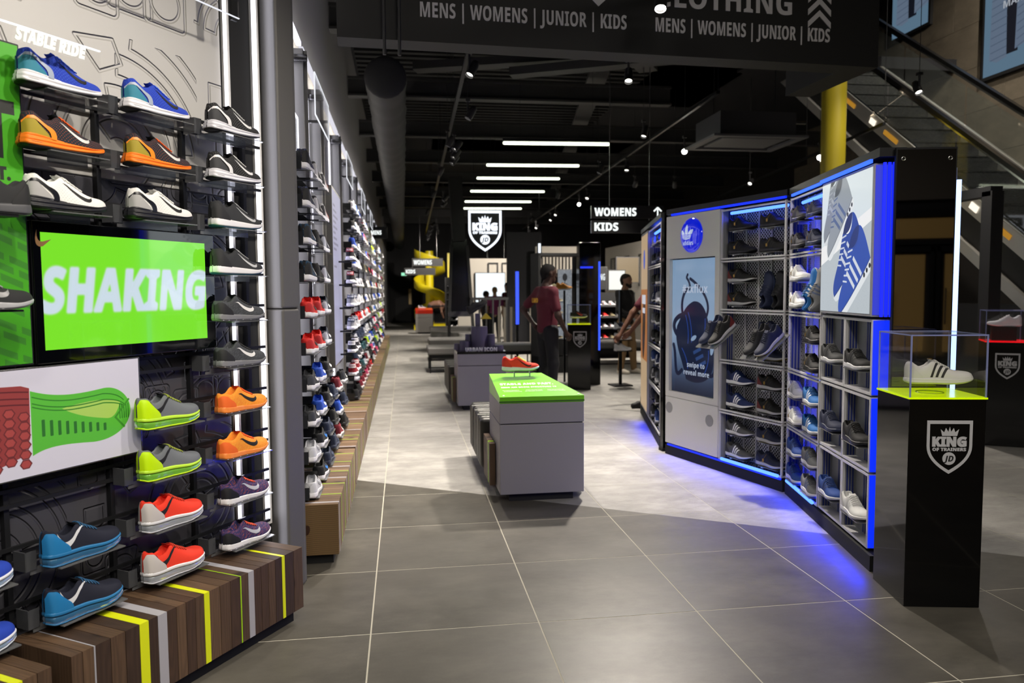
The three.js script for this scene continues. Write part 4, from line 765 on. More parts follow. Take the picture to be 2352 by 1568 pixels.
blueLine(S2, 0.12, 0.64, 2.08, -0.05, 22, [0, -1.4]); blueLine(S2, 0.1, 1.55, 0.095, 0.03, 55, [0, -0.35]); blueLine(S0, 0.3, 1.5, 2.06, -0.06, 60, [0, -1.2]); blueLine(S0, 0.2, 1.55, 0.1, 0.03, 50, [0, -0.35]);
{ const c = S2.at(0.22, 1.1, -0.088), o = S2.at(0, 0, 0), n = S2.at(0, 0, 1); area(c, [n[0] - o[0], 0, n[2] - o[2]], 0.18, 1.9, 2.4, BLUE); }
{  // white panel with the round emblem, touch screen and speakers
  const t = thing('touch_screen_stand', 'white panel with blue round emblem and tall touch screen', 'screen stand', S1.pos, S1.turn);
  const pm = M(lin(0.62, 0.615, 0.6), 0.45);
  obj('panel', [bx(0.735, 0.375, 0.05, 0.368, 1.963, -0.012), bx(0.05, 1.19, 0.05, 0.025, 1.18, -0.012), bx(0.055, 1.19, 0.05, 0.708, 1.18, -0.012), bx(0.735, 0.05, 0.05, 0.368, 0.562, -0.012)], pm, t);
  obj('panel', rbx(0.735, 0.425, 0.05, 0.003, 0.368, 0.32, -0.012), pm, t);
  const art = canvasTex(512, 960, (g, w, h) => {
    const gr = g.createLinearGradient(0, 0, 0, h); gr.addColorStop(0, '#8fb0d4'); gr.addColorStop(0.55, '#a3bddb'); gr.addColorStop(0.78, '#5f7496'); gr.addColorStop(1, '#1d2a44'); g.fillStyle = gr; g.fillRect(0, 0, w, h);
    g.fillStyle = '#1b2440'; g.strokeStyle = '#1b2440'; g.lineCap = 'round';
    g.beginPath(); g.moveTo(170, 860); g.bezierCurveTo(120, 700, 20, 620, 60, 480); g.bezierCurveTo(120, 400, 150, 330, 250, 300); g.bezierCurveTo(340, 290, 400, 360, 420, 470); g.bezierCurveTo(470, 560, 500, 640, 470, 760); g.bezierCurveTo(440, 860, 300, 900, 170, 860); g.fill();
    for (const [a, b, c, d, e, f, q, r, lw] of [[150, 440, 60, 300, 180, 180, 200, 210, 26], [380, 420, 480, 300, 300, 180, 210, 140, 22], [420, 560, 540, 520, 470, 380, 512, 330, 24], [90, 560, -20, 500, 20, 420, 120, 400, 36], [120, 800, 20, 900, 60, 700, 20, 620, 30], [400, 800, 520, 860, 480, 700, 500, 600, 26], [210, 200, 190, 120, 150, 150, 180, 110, 20]]) { g.lineWidth = lw; g.beginPath(); g.moveTo(a, b); g.bezierCurveTo(c, d, e, f, q, r); g.stroke(); }
    g.strokeStyle = '#2c4fae'; g.lineWidth = 7; for (const [a, b, c, d] of [[160, 400, 190, 600], [190, 380, 230, 590], [380, 420, 340, 600], [420, 640, 380, 800], [120, 640, 190, 780]]) { g.beginPath(); g.moveTo(a, b); g.quadraticCurveTo((a + c) / 2 + 30, (b + d) / 2, c, d); g.stroke(); }
    g.fillStyle = '#345089'; for (let k = 0; k < 3; k++) { g.save(); g.translate(290 + k * 28, 650 + k * 44); g.rotate(-0.4); g.fillRect(-40, -12, 90, 24); g.restore(); }
    g.fillStyle = '#9db7d8'; g.beginPath(); g.ellipse(255, 560, 34, 16, -0.5, 0, 7); g.fill(); g.beginPath(); g.ellipse(460, 610, 20, 60, 0.2, 0, 7); g.fill();
    g.fillStyle = '#cfdcf4'; g.textAlign = 'center'; g.font = 'bold 82px sans-serif'; g.fillText('#zxflux', 260, 240); g.font = 'bold 50px sans-serif'; g.fillText('swipe to', 280, 770); g.fillText('reveal more', 285, 826);
  });
  obj('screen_recess', bx(0.635, 1.185, 0.02, 0.367, 1.178, -0.03), blackGloss, t);
  obj('screen', new THREE.PlaneGeometry(0.63, 1.175).translate(0.367, 1.178, -0.0185), P(0x050506, 0.12, { emissive: 0xffffff, emissiveMap: art, emissiveIntensity: 0.62 }), t);
  area(S1.at(0.367, 1.178, 0.02), [-S1.d[1], 0, S1.d[0]], 0.6, 1.15, 0.5, 0x9fb8e0);
  // domed emblem
  const dome = new THREE.SphereGeometry(0.15, 32, 10, 0, Math.PI * 2, 0, Math.PI / 2).rotateX(Math.PI / 2).scale(1, 1, 0.33); const dp = dome.attributes.position, du = dome.attributes.uv;
  for (let i = 0; i < dp.count; i++) du.setXY(i, dp.getX(i) / 0.3 + 0.5, dp.getY(i) / 0.3 + 0.5);
  const mark = canvasTex(512, 512, (g, w, h) => {
    g.fillStyle = '#0a22e6'; g.fillRect(0, 0, w, h); g.fillStyle = '#c3d4f6';
    const leaf = (x, y, a, l, b) => { g.save(); g.translate(x, y); g.rotate(a); g.beginPath(); g.moveTo(0, 0); g.bezierCurveTo(-b, -l * 0.35, -b * 0.75, -l * 0.8, 0, -l); g.bezierCurveTo(b * 0.75, -l * 0.8, b, -l * 0.35, 0, 0); g.fill(); g.restore(); };
    leaf(230, 290, 0, 190, 56); leaf(205, 290, -0.82, 165, 52); leaf(255, 290, 0.82, 165, 52);
    g.beginPath(); g.moveTo(110, 236); g.quadraticCurveTo(230, 300, 350, 236); g.lineTo(330, 300); g.quadraticCurveTo(230, 340, 130, 300); g.fill();
    g.fillStyle = '#0a22e6'; for (let k = 0; k < 3; k++) { g.fillRect(110, 246 + k * 22, 250, 8); }
    g.fillStyle = '#c3d4f6'; g.font = 'bold 82px sans-serif'; g.textAlign = 'center'; g.fillText('adidas', 240, 400);
  });
  obj('emblem_dome', dome.translate(0.37, 1.965, 0.013), P(0x05060a, 0.1, { clearcoat: 1, clearcoatRoughness: 0.03, emissive: 0xffffff, emissiveMap: mark, emissiveIntensity: 0.75 }), t);
  const dots = canvasTex(64, 64, (g, w, h) => { g.fillStyle = '#fff'; g.fillRect(0, 0, w, h); g.fillStyle = '#000'; for (const [x, y] of [[16, 16], [48, 48]]) { g.beginPath(); g.arc(x, y, 10, 0, 7); g.fill(); } }, false);
  for (const s of [0.06, 0.63]) obj('speaker_grille', new THREE.CylinderGeometry(0.05, 0.05, 0.003, 28).rotateX(Math.PI / 2).translate(s, s < 0.3 ? 0.435 : 0.4, 0.0138), M(0x8e8e90, 0.5, { bumpMap: rep(dots, 9, 9), bumpScale: 0.002 }), t);
}
openShelf(S1, 0.742, 1.462, 'white framed lattice shelving beside the touch screen panel');
openShelf(S2, 0.02, 0.705, 'white framed lattice shelving between corner and lit poster', 0.092);
{  // boxes below the poster
  for (let c = 0; c < 2; c++) for (let r = 0; r < 3; r++) {
    const s0 = 0.71 + c * 0.392, w = 0.388, y = Y0 + r * 0.415, h = 0.405, dp = 0.09, th = 0.014;
    const t = thing('display_box', `open grey shoe box frame, ${['left', 'right'][c]} column, ${['bottom', 'middle', 'top'][r]} row under the poster`, 'display box', S2.pos, S2.turn, 'shoe boxes under the poster');
    obj('shell', [bx(th, h, dp, s0 + th / 2, y + h / 2, -dp / 2), bx(th, h, dp, s0 + w - th / 2, y + h / 2, -dp / 2), bx(w - 2 * th, th, dp, s0 + w / 2, y + th / 2, -dp / 2), bx(w - 2 * th, th, dp, s0 + w / 2, y + h - th / 2, -dp / 2)], frameWhite, t);
    obj('back', bx(w - 2 * th, h - 2 * th, 0.012, s0 + w / 2, y + h / 2, -dp + 0.012), boxGrey, t);
    obj('lining', bx(0.003, h - 2 * th, dp - 0.03, s0 + th + 0.0018, y + h / 2, -dp / 2), boxGrey, t);
    for (let q = 0; q < 3; q++) { obj('stripe', [bx(0.014, h - 2 * th - 0.002, 0.002, s0 + 0.15 + q * 0.028, y + h / 2, -dp + 0.0195)], stripeNavy, t); obj('stripe', bx(0.002, h - 2 * th - 0.002, 0.009, s0 + th + 0.0045, y + h / 2, -0.058 + q * 0.016), stripeNavy, t); }
    obj('lattice', new THREE.PlaneGeometry(0.1, h - 2 * th).translate(s0 + w - th - 0.052, y + h / 2, -dp + 0.024), lattice, t);
    obj('shelf', bx(0.26, 0.005, 0.1, s0 + 0.19, y + 0.118, -0.02), shelfM, t);
    obj('shelf_arm', bx(0.03, 0.01, 0.07, s0 + 0.2, y + 0.109, -0.043), frameWhite, t);
    if (c) { obj('side_light', bx(0.006, h - 0.01, dp * 0.9, s0 + w + 0.004, y + h / 2, -dp / 2), glow(0x0a30ff, 1.0), t); }
  }
}
{  // lit poster above
  const t = thing('lightbox', 'lit poster of grey and blue striped trainers', 'lightbox', S2.pos, S2.turn);
  obj('casing', rbx(0.785, 0.8, 0.1, 0.004, 1.105, 1.75, -0.036), M(0x9c9ca2, 0.4), t);
  const pic = canvasTex(840, 780, (g, w, h) => {
    g.fillStyle = '#e6f0f4'; g.fillRect(0, 0, w, h);
    g.fillStyle = '#c3ccd2'; g.beginPath(); g.moveTo(0, h * 0.62); g.lineTo(w, h * 0.34); g.lineTo(w, h); g.lineTo(0, h); g.fill();
    g.fillStyle = '#ffffff'; g.beginPath(); g.moveTo(0, h * 0.5); g.lineTo(w, h * 0.27); g.lineTo(w, h * 0.36); g.lineTo(0, h * 0.64); g.fill();
    g.fillStyle = '#a9b4bc'; for (let i = 0; i < 900; i++) g.fillRect(rnd() * w, h * 0.62 + rnd() * h * 0.4, 3, 2);
    const shoe = (x, y, a, k, up, dark, st, sole) => {
      g.save(); g.translate(x, y); g.rotate(a); g.scale(k, k);
      g.fillStyle = sole; g.beginPath(); g.moveTo(-190, 58); g.bezierCurveTo(-215, 20, -150, 20, -100, 34); g.lineTo(180, 30); g.bezierCurveTo(205, 36, 200, 78, 176, 82); g.lineTo(-120, 84); g.bezierCurveTo(-160, 84, -182, 78, -190, 58); g.fill();
      g.fillStyle = up; g.beginPath(); g.moveTo(-188, 46); g.bezierCurveTo(-196, -10, -130, -24, -80, -46); g.lineTo(20, -116); g.bezierCurveTo(40, -130, 52, -110, 62, -92); g.bezierCurveTo(96, -66, 130, -78, 158, -126); g.bezierCurveTo(190, -110, 192, -30, 190, 40); g.bezierCurveTo(100, 54, -80, 60, -188, 46); g.fill();
      g.fillStyle = dark; g.beginPath(); g.moveTo(30, -118); g.bezierCurveTo(60, -86, 120, -70, 158, -126); g.bezierCurveTo(130, -150, 70, -150, 30, -118); g.fill();
      g.strokeStyle = st; g.lineWidth = 17; for (let q = 0; q < 3; q++) { g.beginPath(); g.moveTo(-36 + q * 42, -52 + q * -4); g.lineTo(4 + q * 42, 44); g.stroke(); }
      g.strokeStyle = st; g.lineWidth = 7; g.lineCap = 'round'; for (let q = 0; q < 6; q++) { g.beginPath(); g.moveTo(-86 + q * 20, -44 - q * 13); g.lineTo(-54 + q * 22, -20 - q * 14); g.stroke(); }
      g.strokeStyle = dark; g.lineWidth = 4; g.beginPath(); g.moveTo(-188, 44); g.bezierCurveTo(-80, 60, 100, 54, 190, 40); g.stroke();
      g.fillStyle = '#20242c'; for (let q = 0; q < 3; q++) { g.beginPath(); g.arc(110 + q * 30, 60, 9, 0, 7); g.fill(); }
      g.restore();
    };
    shoe(215, 165, -0.66, 1.28, '#8d949e', '#3d434e', '#aeb5be', '#e4e9ec'); shoe(300, 245, -0.66, 1.36, '#9aa2ab', '#4a515c', '#5a6e96', '#f0f4f6');
    shoe(455, 490, -0.58, 1.45, '#1e47a6', '#122a6a', '#d4dbea', '#e8eef2'); shoe(560, 585, -0.58, 1.52, '#2450b4', '#14307a', '#dfe5f0', '#eef3f6');
  });
  obj('diffuser', new THREE.PlaneGeometry(0.765, 0.77).translate(1.105, 1.75, 0.0165), P(0x111111, 0.3, { emissive: 0xffffff, emissiveMap: pic, emissiveIntensity: 0.82 }), t);
  for (let q = 0; q < 3; q++) obj('blue_rib', bx(0.012, 0.8, 0.014, 1.522, 1.75, -0.03 - q * 0.024), glow(0x1428ff, 1.0), t);
  obj('side_light', bx(0.004, 0.78, 0.088, 1.501, 1.75, -0.038), glow(0x3a46e8, 0.75), t);
  area(S2.at(1.105, 1.75, 0.04), [-S2.d[1], 0, S2.d[0]], 0.8, 0.74, 0.9, 0xe8f2f6);
}
const ePed = [0.979, 0.2], sPed = [-0.205, 0.979];   // across / towards the camera, at the end of the wall
const pedTurn = Math.atan2(-ePed[1], ePed[0]);
{
  const t = thing('mirror_tower', 'tall black mirrored end panel behind the shell-toe pedestal', 'mirror', [2.489, 0, -3.531], pedTurn);
  obj('casing', bx(0.3, 2.21, 0.018, 0.145, 1.105, -0.013), blackMetal, t);
  obj('mirror', bx(0.286, 2.19, 0.006, 0.145, 1.105, -0.004), P(0x6a6a6e, 0.02, { metalness: 1 }), t);
  for (const s of [0.03, 0.26]) obj('fixing', new THREE.TorusGeometry(0.009, 0.003, 8, 16).translate(s, 2.155, 0.001), chrome, t);
  obj('backing_panel', bx(0.1, 2.0, 0.03, 0.36, 1.14, -0.24), backPanel, t);  // lilac-blue glow put into the paint; the panel emits nothing
  obj('led_tube', bx(0.02, 1.95, 0.02, 0.418, 1.1, -0.22), glow(0xa8c4ff, 2.4), t);
  obj('back_panel', bx(0.12, 2.1, 0.02, 0.33, 1.05, -0.275), blackMatt, t); obj('back_panel', bx(0.02, 2.1, 0.25, 0.285, 1.05, -0.15), blackMatt, t);
}
{
  const t = thing('divider_post', 'tall black divider between the two blue shelf runs', 'divider', [2.382, 0, -6.66], 0.1);
  obj('panel', bx(0.03, 2.2, 0.06, 0.0, 1.1, 0.0), blackGloss, t);
  obj('foot', bx(0.05, 0.03, 0.08, 0.0, 0.015, 0.0), blackMatt, t);
}
// ---- striped trainers
const AD = (up, mid, st, lace, heel, out) => ({ upper: pl(up, 0.8), mid: foam(mid), out: foam(out ?? mid), logo: pl(st), lace: pl(lace), heel: pl(heel ?? up, 0.7), tongue: pl(lace, 0.8), insole: pl(0x2a2c30) });
const A = { navyblack: [AD(0x0a0c15, 0x0e0f13, 0x10121c, 0x090a10, 0x080a10), 'navy black'], black: [AD(0x08080a, 0x0c0d0f, 0x101114, 0x08080a, 0x070709), 'black'], blackred: [AD(0x09090a, 0xa8a8ac, 0x0e0e10, 0x09090a, 0x5a1414, 0x0c0c0e), 'black and red'], navyyellow: [AD(0x0e1632, 0xa8a8ac, 0x0c1228, 0x101a3c, 0x0e1632, 0x8a7a1a), 'navy and yellow'], navystripe: [AD(0x142350, 0xd8dade, 0xe2e4ea, 0x1b3470, 0x101c42, 0x1a1a1c), 'navy with white stripes'], greystripe: [AD(0x4a4b4e, 0xc8c9cc, 0xe0e1e4, 0x3a3b3e, 0x2a2b2d, 0x3a3a3c), 'grey with white stripes'], blue: [AD(0x1b3f86, 0xd4d6da, 0x12295c, 0x17356e, 0x17356e), 'blue'], sky: [AD(0x1d66ac, 0xd6d8dc, 0xd8e2ee, 0x1a5a98, 0x14487e), 'sky blue with white stripes'], white: [AD(0xd2d3d2, 0xdcdcdc, 0xc4c6c6, 0xd6d6d6, 0xc6c6c6), 'white'], lilac: [AD(0xb0b2c0, 0xdcdcde, 0xa4a6b4, 0xb6b8c2, 0xa2a4b2), 'pale lilac'], grey: [AD(0x74767a, 0xd2d2d4, 0x4a5878, 0x66686c, 0x5c5e62), 'light grey'], darkgrey: [AD(0x2c2e30, 0xcfd0d2, 0x2c2e30, 0x303234, 0x2a2c2e), 'dark grey'], blackwhite: [AD(0x0c0d0e, 0xd0d1d4, 0x1e1f21, 0x131415, 0x121213), 'black with white sole'], navy: [AD(0x101a38, 0x1c2848, 0x121c38, 0x141e3c, 0x141e3c), 'navy'] };
const tagM = M(0x9a7c3c, 0.35, { metalness: 0.8 });
const G3 = 'striped trainers on the blue-lit wall', CW = ['bottom', 'second', 'third', 'fourth', 'top'];
function blueShoe(S, s, y, z, key, where, more = {}) {
  const [lk, words] = A[key];
  const o = makeShoe(more.model ?? 'flat', lk, S.at(s, y, z), S.turn + (more.turn ?? 0), `${words} trainer, ${where}`, G3, more.hi ?? true);
  if (more.tag) { obj('hang_tag', [bx(0.016, 0.022, 0.002, -0.03, 0.052, 0.052), rod([-0.03, 0.06, 0.05], [-0.012, 0.1, 0.034], 0.0012, 4)], tagM, o); }
  if (more.pitch) { o.rotation.order = 'YXZ'; o.rotation.set(more.roll ?? 0, S.turn + (more.turn ?? 0), more.pitch); }
  return o;
}
{
  const racks = { 1: scene.children.find((o) => o.userData.label?.startsWith('white framed lattice shelving beside')), 2: scene.children.find((o) => o.userData.label?.startsWith('white framed lattice shelving between')) };
  const put = (S, id, s, cell, lvl, key, col, tg) => {
    const y = Y0 + cell * CELL + (lvl ? 0.225 : 0.04), z = id === 1 ? -0.055 : -0.012;
    blueShoe(S, s, y, z, key, `${lvl ? 'upper' : 'lower'} shelf of ${CW[cell]} cell, ${col}`, { tag: tg });
    obj('shelf', bx(0.2, 0.005, 0.1, s + 0.01, y - 0.003, z), shelfM, racks[id]); obj('shelf_arm', bx(0.02, 0.008, 0.08, s - 0.05, y - 0.0096, -0.05), frameWhite, racks[id]);
  };
  const c1 = 'first column by touch screen', c2 = 'second column by touch screen', c3 = 'first column after the corner', c4 = 'second column after the corner';
  for (const lvl of [0, 1]) {
    put(S1, 1, 0.925, 4, lvl, 'navyblack', c1, 1); put(S1, 1, 1.285, 4, lvl, 'black', c2, 1);
    put(S1, 1, 0.925, 3, lvl, 'blackred', c1, 1);
    put(S1, 1, 1.285, 2, lvl, 'navyyellow', c2, 1);
    put(S1, 1, 0.925, 1, lvl, 'navystripe', c1, 0); put(S1, 1, 1.285, 1, lvl, 'blackred', c2, 1);
    put(S1, 1, 0.925, 0, lvl, 'greystripe', c1, 0); put(S1, 1, 1.285, 0, lvl, 'navyyellow', c2, 1);
    put(S2, 2, 0.2, 4, lvl, 'navyblack', c3, 1); put(S2, 2, 0.54, 4, lvl, 'navy', c4, 1);
    put(S2, 2, 0.2, 3, lvl, 'white', c3, 1); put(S2, 2, 0.54, 2, lvl, 'black', c4, 1);
    put(S2, 2, 0.2, 1, lvl, lvl ? 'lilac' : 'white', c3, 1); put(S2, 2, 0.54, 1, lvl, 'sky', c4, 0);
    put(S2, 2, 0.2, 0, lvl, 'blue', c3, 0); put(S2, 2, 0.54, 0, lvl, 'grey', c4, 0);
  }
  const pair = (S, s, y, z, key, where, pitch) => [0, 1].forEach((k) => blueShoe(S, s, y, z - k * 0.115, k ? key[1] : key[0], `${k ? 'inner' : 'outer'} of the pair ${where}`, { pitch }));
  const stood = (o, S, s, y, z) => { const Y = new THREE.Vector3(-S.d[1], 0, S.d[0]).applyAxisAngle(new THREE.Vector3(S.d[0], 0, S.d[1]), 0), X = new THREE.Vector3(0, 1, 0); o.quaternion.setFromRotationMatrix(new THREE.Matrix4().makeBasis(X, Y, new THREE.Vector3().crossVectors(X, Y))); o.position.set(...S.at(s, y, z)); };   // toe up, laces towards the aisle
  // pairs stood on their heels and pairs on tilted plates
  pair(S1, 1.2, 1.478, -0.06, ['navy', 'navyblack'], 'hung upright before the corner', 0); 
  scene.children.filter((o) => o.userData.label?.includes('hung upright before')).forEach((o, k) => { stood(o, S1, 1.2 + k * 0.13, 1.494, -0.116); });
  pair(S2, 0.5, 1.5, -0.06, ['sky', 'grey'], 'hung upright after the corner', 0);
  scene.children.filter((o) => o.userData.label?.includes('hung upright after')).forEach((o, k) => { stood(o, S2, 0.47 + k * 0.13, 1.494, -0.06); });
  const tilt = (S, s, y, keys, where, sg) => {
    const base = S.at(s, y, 0.15), t = thing('tilted_plate', `clear tilted plate carrying the pair ${where}`, 'shelf', base, S.turn - Math.PI / 2 + 0.0, 'tilted plates');
    // local x now points out of the wall; the plate slopes down towards the aisle
    const g = bx(0.31, 0.006, 0.24, 0, 0, 0); g.rotateZ(-0.62); obj('plate', g, shelfM, t); obj('arm', bx(0.14, 0.01, 0.02, -0.075, 0.02, 0), frameWhite, t);
    [0, 1].forEach((k) => { const o = blueShoe(S, s, y, 0.15, keys[k], `${k ? 'right' : 'left'} of the pair ${where}`, {}); o.rotation.order = 'YXZ'; o.rotation.set(0, S.turn - Math.PI / 2, -0.62); const p = S.at(s + (k - 0.5) * 0.115, y, 0.15); o.position.set(p[0], p[1] + 0.0055, p[2]); });
  };
  tilt(S1, 0.9, 1.13, ['navy', 'blackred'], 'on the tilted plate by the touch screen');
  tilt(S1, 1.42, 1.08, ['navyblack', 'navyyellow'], 'on the tilted plate at the corner');
  [['blue', 'white'], ['navy', 'black'], ['darkgrey', 'blackwhite']].forEach((row, r) => row.forEach((key, c) => blueShoe(S2, 0.9 + c * 0.392, Y0 + r * 0.415 + 0.121, -0.008, key, `in the ${['bottom', 'middle', 'top'][r]} ${['left', 'right'][c]} box under poster`)));
}
{  // far run: poster, frames and shoes seen edge on
  openShelf(S0, 0.42, 1.6, 'white framed shelving of the far blue-lit run');
  const t = thing('lightbox', 'narrow orange lit poster at the far end of the blue wall', 'lightbox', S0.pos, S0.turn);
  obj('casing', bx(0.78, 2.05, 0.1, 0.0, 1.13, -0.04), M(0x9c9ca2, 0.4), t);
  const pic = canvasTex(256, 640, (g, w, h) => { g.fillStyle = '#d8b890'; g.fillRect(0, 0, w, h); g.fillStyle = '#c77f42'; g.fillRect(0, 200, w, 260); g.fillStyle = '#3a2a26'; g.beginPath(); g.ellipse(120, 340, 60, 120, 0.2, 0, 7); g.fill(); g.fillStyle = '#eef2ff'; g.fillRect(40, 220, 150, 34); g.fillRect(60, 268, 110, 20); g.fillStyle = '#3a62d8'; g.beginPath(); g.arc(128, 90, 36, 0, 7); g.fill(); });
  obj('diffuser', new THREE.PlaneGeometry(0.74, 2.0).translate(0.0, 1.13, 0.0115), P(0x111111, 0.4, { emissive: 0xffffff, emissiveMap: pic, emissiveIntensity: 0.6 }), t);
  const keys = ['darkgrey', 'navy', 'greystripe', 'blue', 'blackred', 'grey', 'navystripe', 'black', 'blackwhite', 'lilac'];
  const rk = scene.children.find((o) => o.userData.label?.startsWith('white framed shelving of the far'));
  for (let cell = 0; cell < 5; cell++) for (let lvl = 0; lvl < 2; lvl++) for (let c = 0; c < 3; c++) {
    const y = Y0 + cell * CELL + (lvl ? 0.225 : 0.04), s = 0.62 + c * 0.39; blueShoe(S0, s, y, -0.055, keys[(cell * 2 + lvl + c * 3) % 10], `far blue run, ${lvl ? 'upper' : 'lower'} shelf of ${CW[cell]} cell, ${ORD[c] === 'top' ? 'first' : ORD[c]} column`, { hi: false });
    obj('shelf', bx(0.22, 0.005, 0.1, s, y - 0.003, -0.055), shelfM, rk); obj('shelf_arm', bx(0.02, 0.008, 0.08, s - 0.05, y - 0.0096, -0.09), frameWhite, rk);
  }
}

// ---------------------------------------------------------------- plinths, pedestals and benches on the floor
const lilacGrey = M(lin(0.27, 0.26, 0.285), 0.5, { bumpMap: concreteRough, bumpScale: 0.0004 });
const leather = M(lin(0.02, 0.02, 0.018), 0.42, { bumpMap: rep(concreteRough, 6, 6), bumpScale: 0.0008 });
function poly(verts, faces) { const p = []; for (const f of faces) for (let i = 1; i < f.length - 1; i++) p.push(...verts[f[0]], ...verts[f[i]], ...verts[f[i + 1]]); const g = new THREE.BufferGeometry(); g.setAttribute('position', new THREE.Float32BufferAttribute(p, 3)); g.setAttribute('uv', new THREE.Float32BufferAttribute(new Float32Array(p.length / 3 * 2), 2)); g.computeVertexNormals(); return g; }
function blockBench(label, x0, x1, z0, z1, group) {   // quilted leather saddle over a wooden block bench, with pale straps
  const t = thing('leather_bench', label, 'bench', [0, 0, 0], 0, group), cx = (x0 + x1) / 2, w = x1 - x0;
  obj('plinth', bx(w - 0.12, 0.1, z0 - z1 - 0.1, cx, 0.05, (z0 + z1) / 2), blackMatt, t);
  const n = 6; for (let i = 0; i < n; i++) for (const q of [-1, 1]) { const a = z0 + 0.02 + (n - i) * 0.07 - 0.02; obj(i === 1 ? 'insert' : 'plank', metricUV(bx(0.042, 0.31, i === 1 ? 0.03 : 0.0685, cx + q * (w / 2 - 0.021), 0.23, a - 0.035)), i === 1 ? lime : boardM[i % 4], t); }
  const zb = z0 - 0.005, L = zb - z1;
  const gs = []; const m = Math.round(L / 0.11); for (let i = 0; i < m; i++) obj('pad', rbx(w + 0.05, 0.4, L / m - 0.002, 0.035, cx, 0.3, zb - (i + 0.5) * L / m, 3), leather, t);
  for (const f of [0.2, 0.45, 0.7]) obj('strap', [bx(w + 0.056, 0.004, 0.018, cx, 0.5015, zb - L * f), bx(0.004, 0.34, 0.018, cx - w / 2 - 0.0275, 0.32, zb - L * f), bx(0.004, 0.34, 0.018, cx + w / 2 + 0.0275, 0.32, zb - L * f)], M(0x9c9c98, 0.5), t);
  return t;
}
function plinth(label, x0, x1, zf, depth, bodyM = lilacGrey) {
  const t = thing('display_plinth', label, 'plinth', [(x0 + x1) / 2, 0, zf], 0), w = x1 - x0;
  obj('foot', bx(w - 0.14, 0.06, depth - 0.1, 0, 0.03, -depth / 2), blackMatt, t);
  obj('body', metricUV(rbx(w, 0.5, depth, 0.006, 0, 0.31, -depth / 2)), bodyM, t);
  obj('groove', bx(w - 0.02, 0.012, depth - 0.02, 0, 0.563, -depth / 2), blackMatt, t);
  obj('head', metricUV(rbx(w, 0.146, depth, 0.006, 0, 0.639, -depth / 2)), bodyM, t);
  return t;
}
const limeTop = P(lin(0.16, 0.56, 0.012), 0.28, { clearcoat: 0.35, clearcoatRoughness: 0.15 });
{
  const t = plinth('grey plinth with glossy green sloping top in the aisle', 0.655, 1.262, -5.17, 0.63);
  const w = 0.303, v = [[-w, 0.713, 0.004], [w, 0.713, 0.004], [w, 0.713, -0.63], [-w, 0.713, -0.63], [-w, 0.757, 0.004], [w, 0.757, 0.004], [0.11, 0.853, -0.63], [-w, 0.853, -0.63]];
  obj('sloping_top', poly(v, [[0, 1, 5, 4], [4, 5, 6, 7], [1, 2, 6, 5], [0, 4, 7, 3], [2, 3, 7, 6], [3, 2, 1, 0]]), limeTop, t);
  obj('top_edge', bx(2 * w + 0.004, 0.01, 0.006, 0, 0.722, 0.002), M(0x2a5a12, 0.5), t);
  const ang = Math.atan2(0.853 - 0.757, 0.634), white = M(0xe8ece6, 0.5);
  const line = (text, x, u, size, width) => { const g = letters(text, size, 0.0012, size > 0.02 ? 0.001 : 0), k = width / textWidth(g); g.scale(k, 1, 1); g.rotateX(-Math.PI / 2 + ang); g.translate(x, 0.757 + u * Math.sin(ang) + 0.0008, 0.004 - u * Math.cos(ang)); obj('lettering', g, white, t); };
  line('STABLE AND FAST.', -0.06, 0.3, 0.05, 0.4); line('NIKE AIR ZOOM STRUCTURE 19', -0.055, 0.225, 0.027, 0.41);
  for (const [x, s] of [[-0.2, 'Dynamic Support'], [-0.03, 'Triple density foam'], [0.13, 'Engineered mesh for']]) line(s, x, 0.155, 0.013, 0.12);
  for (const [x, s] of [[-0.19, 'overpronation cushioning'], [-0.035, 'for smooth stability'], [0.13, 'breathable comfort']]) line(s, x, 0.125, 0.013, 0.13);
  for (const [x, y] of [[-0.27, 0.03], [0.27, 0.03]]) { const g = cyl(0.008, 0.008, 0.004, 0, 0, 0, 14); g.rotateX(ang); obj('screw_cap', g.translate(x, 0.757 + y * Math.sin(ang) + 0.002, 0.004 - y * Math.cos(ang)), white, t); }
  const sh = makeShoe('zoom', { upper: knit(0xe83a26), mid: foam(0xdfe4e4), out: foam(0x7fd04a), logo: pl(0x2a1210), lace: pl(0xc4d838), heel: pl(0xd42a1e), tongue: pl(0x5a1a14) }, [0.958 - 0.07, 0.885, -5.69], 0, 'red running shoe standing on pins above the green plinth', undefined);
  obj('pin', [rod([-0.05, -0.047, 0], [-0.05, 0.004, 0], 0.006), rod([0.07, -0.047, 0], [0.07, 0.006, 0], 0.006), bx(0.2, 0.004, 0.05, 0.02, -0.001, 0)], chrome, sh);
  blockBench('dark leather bench with pale straps behind the green plinth', 0.607, 1.31, -5.81, -6.75, 'strapped leather benches');
  // planks clamped beside the plinth
}
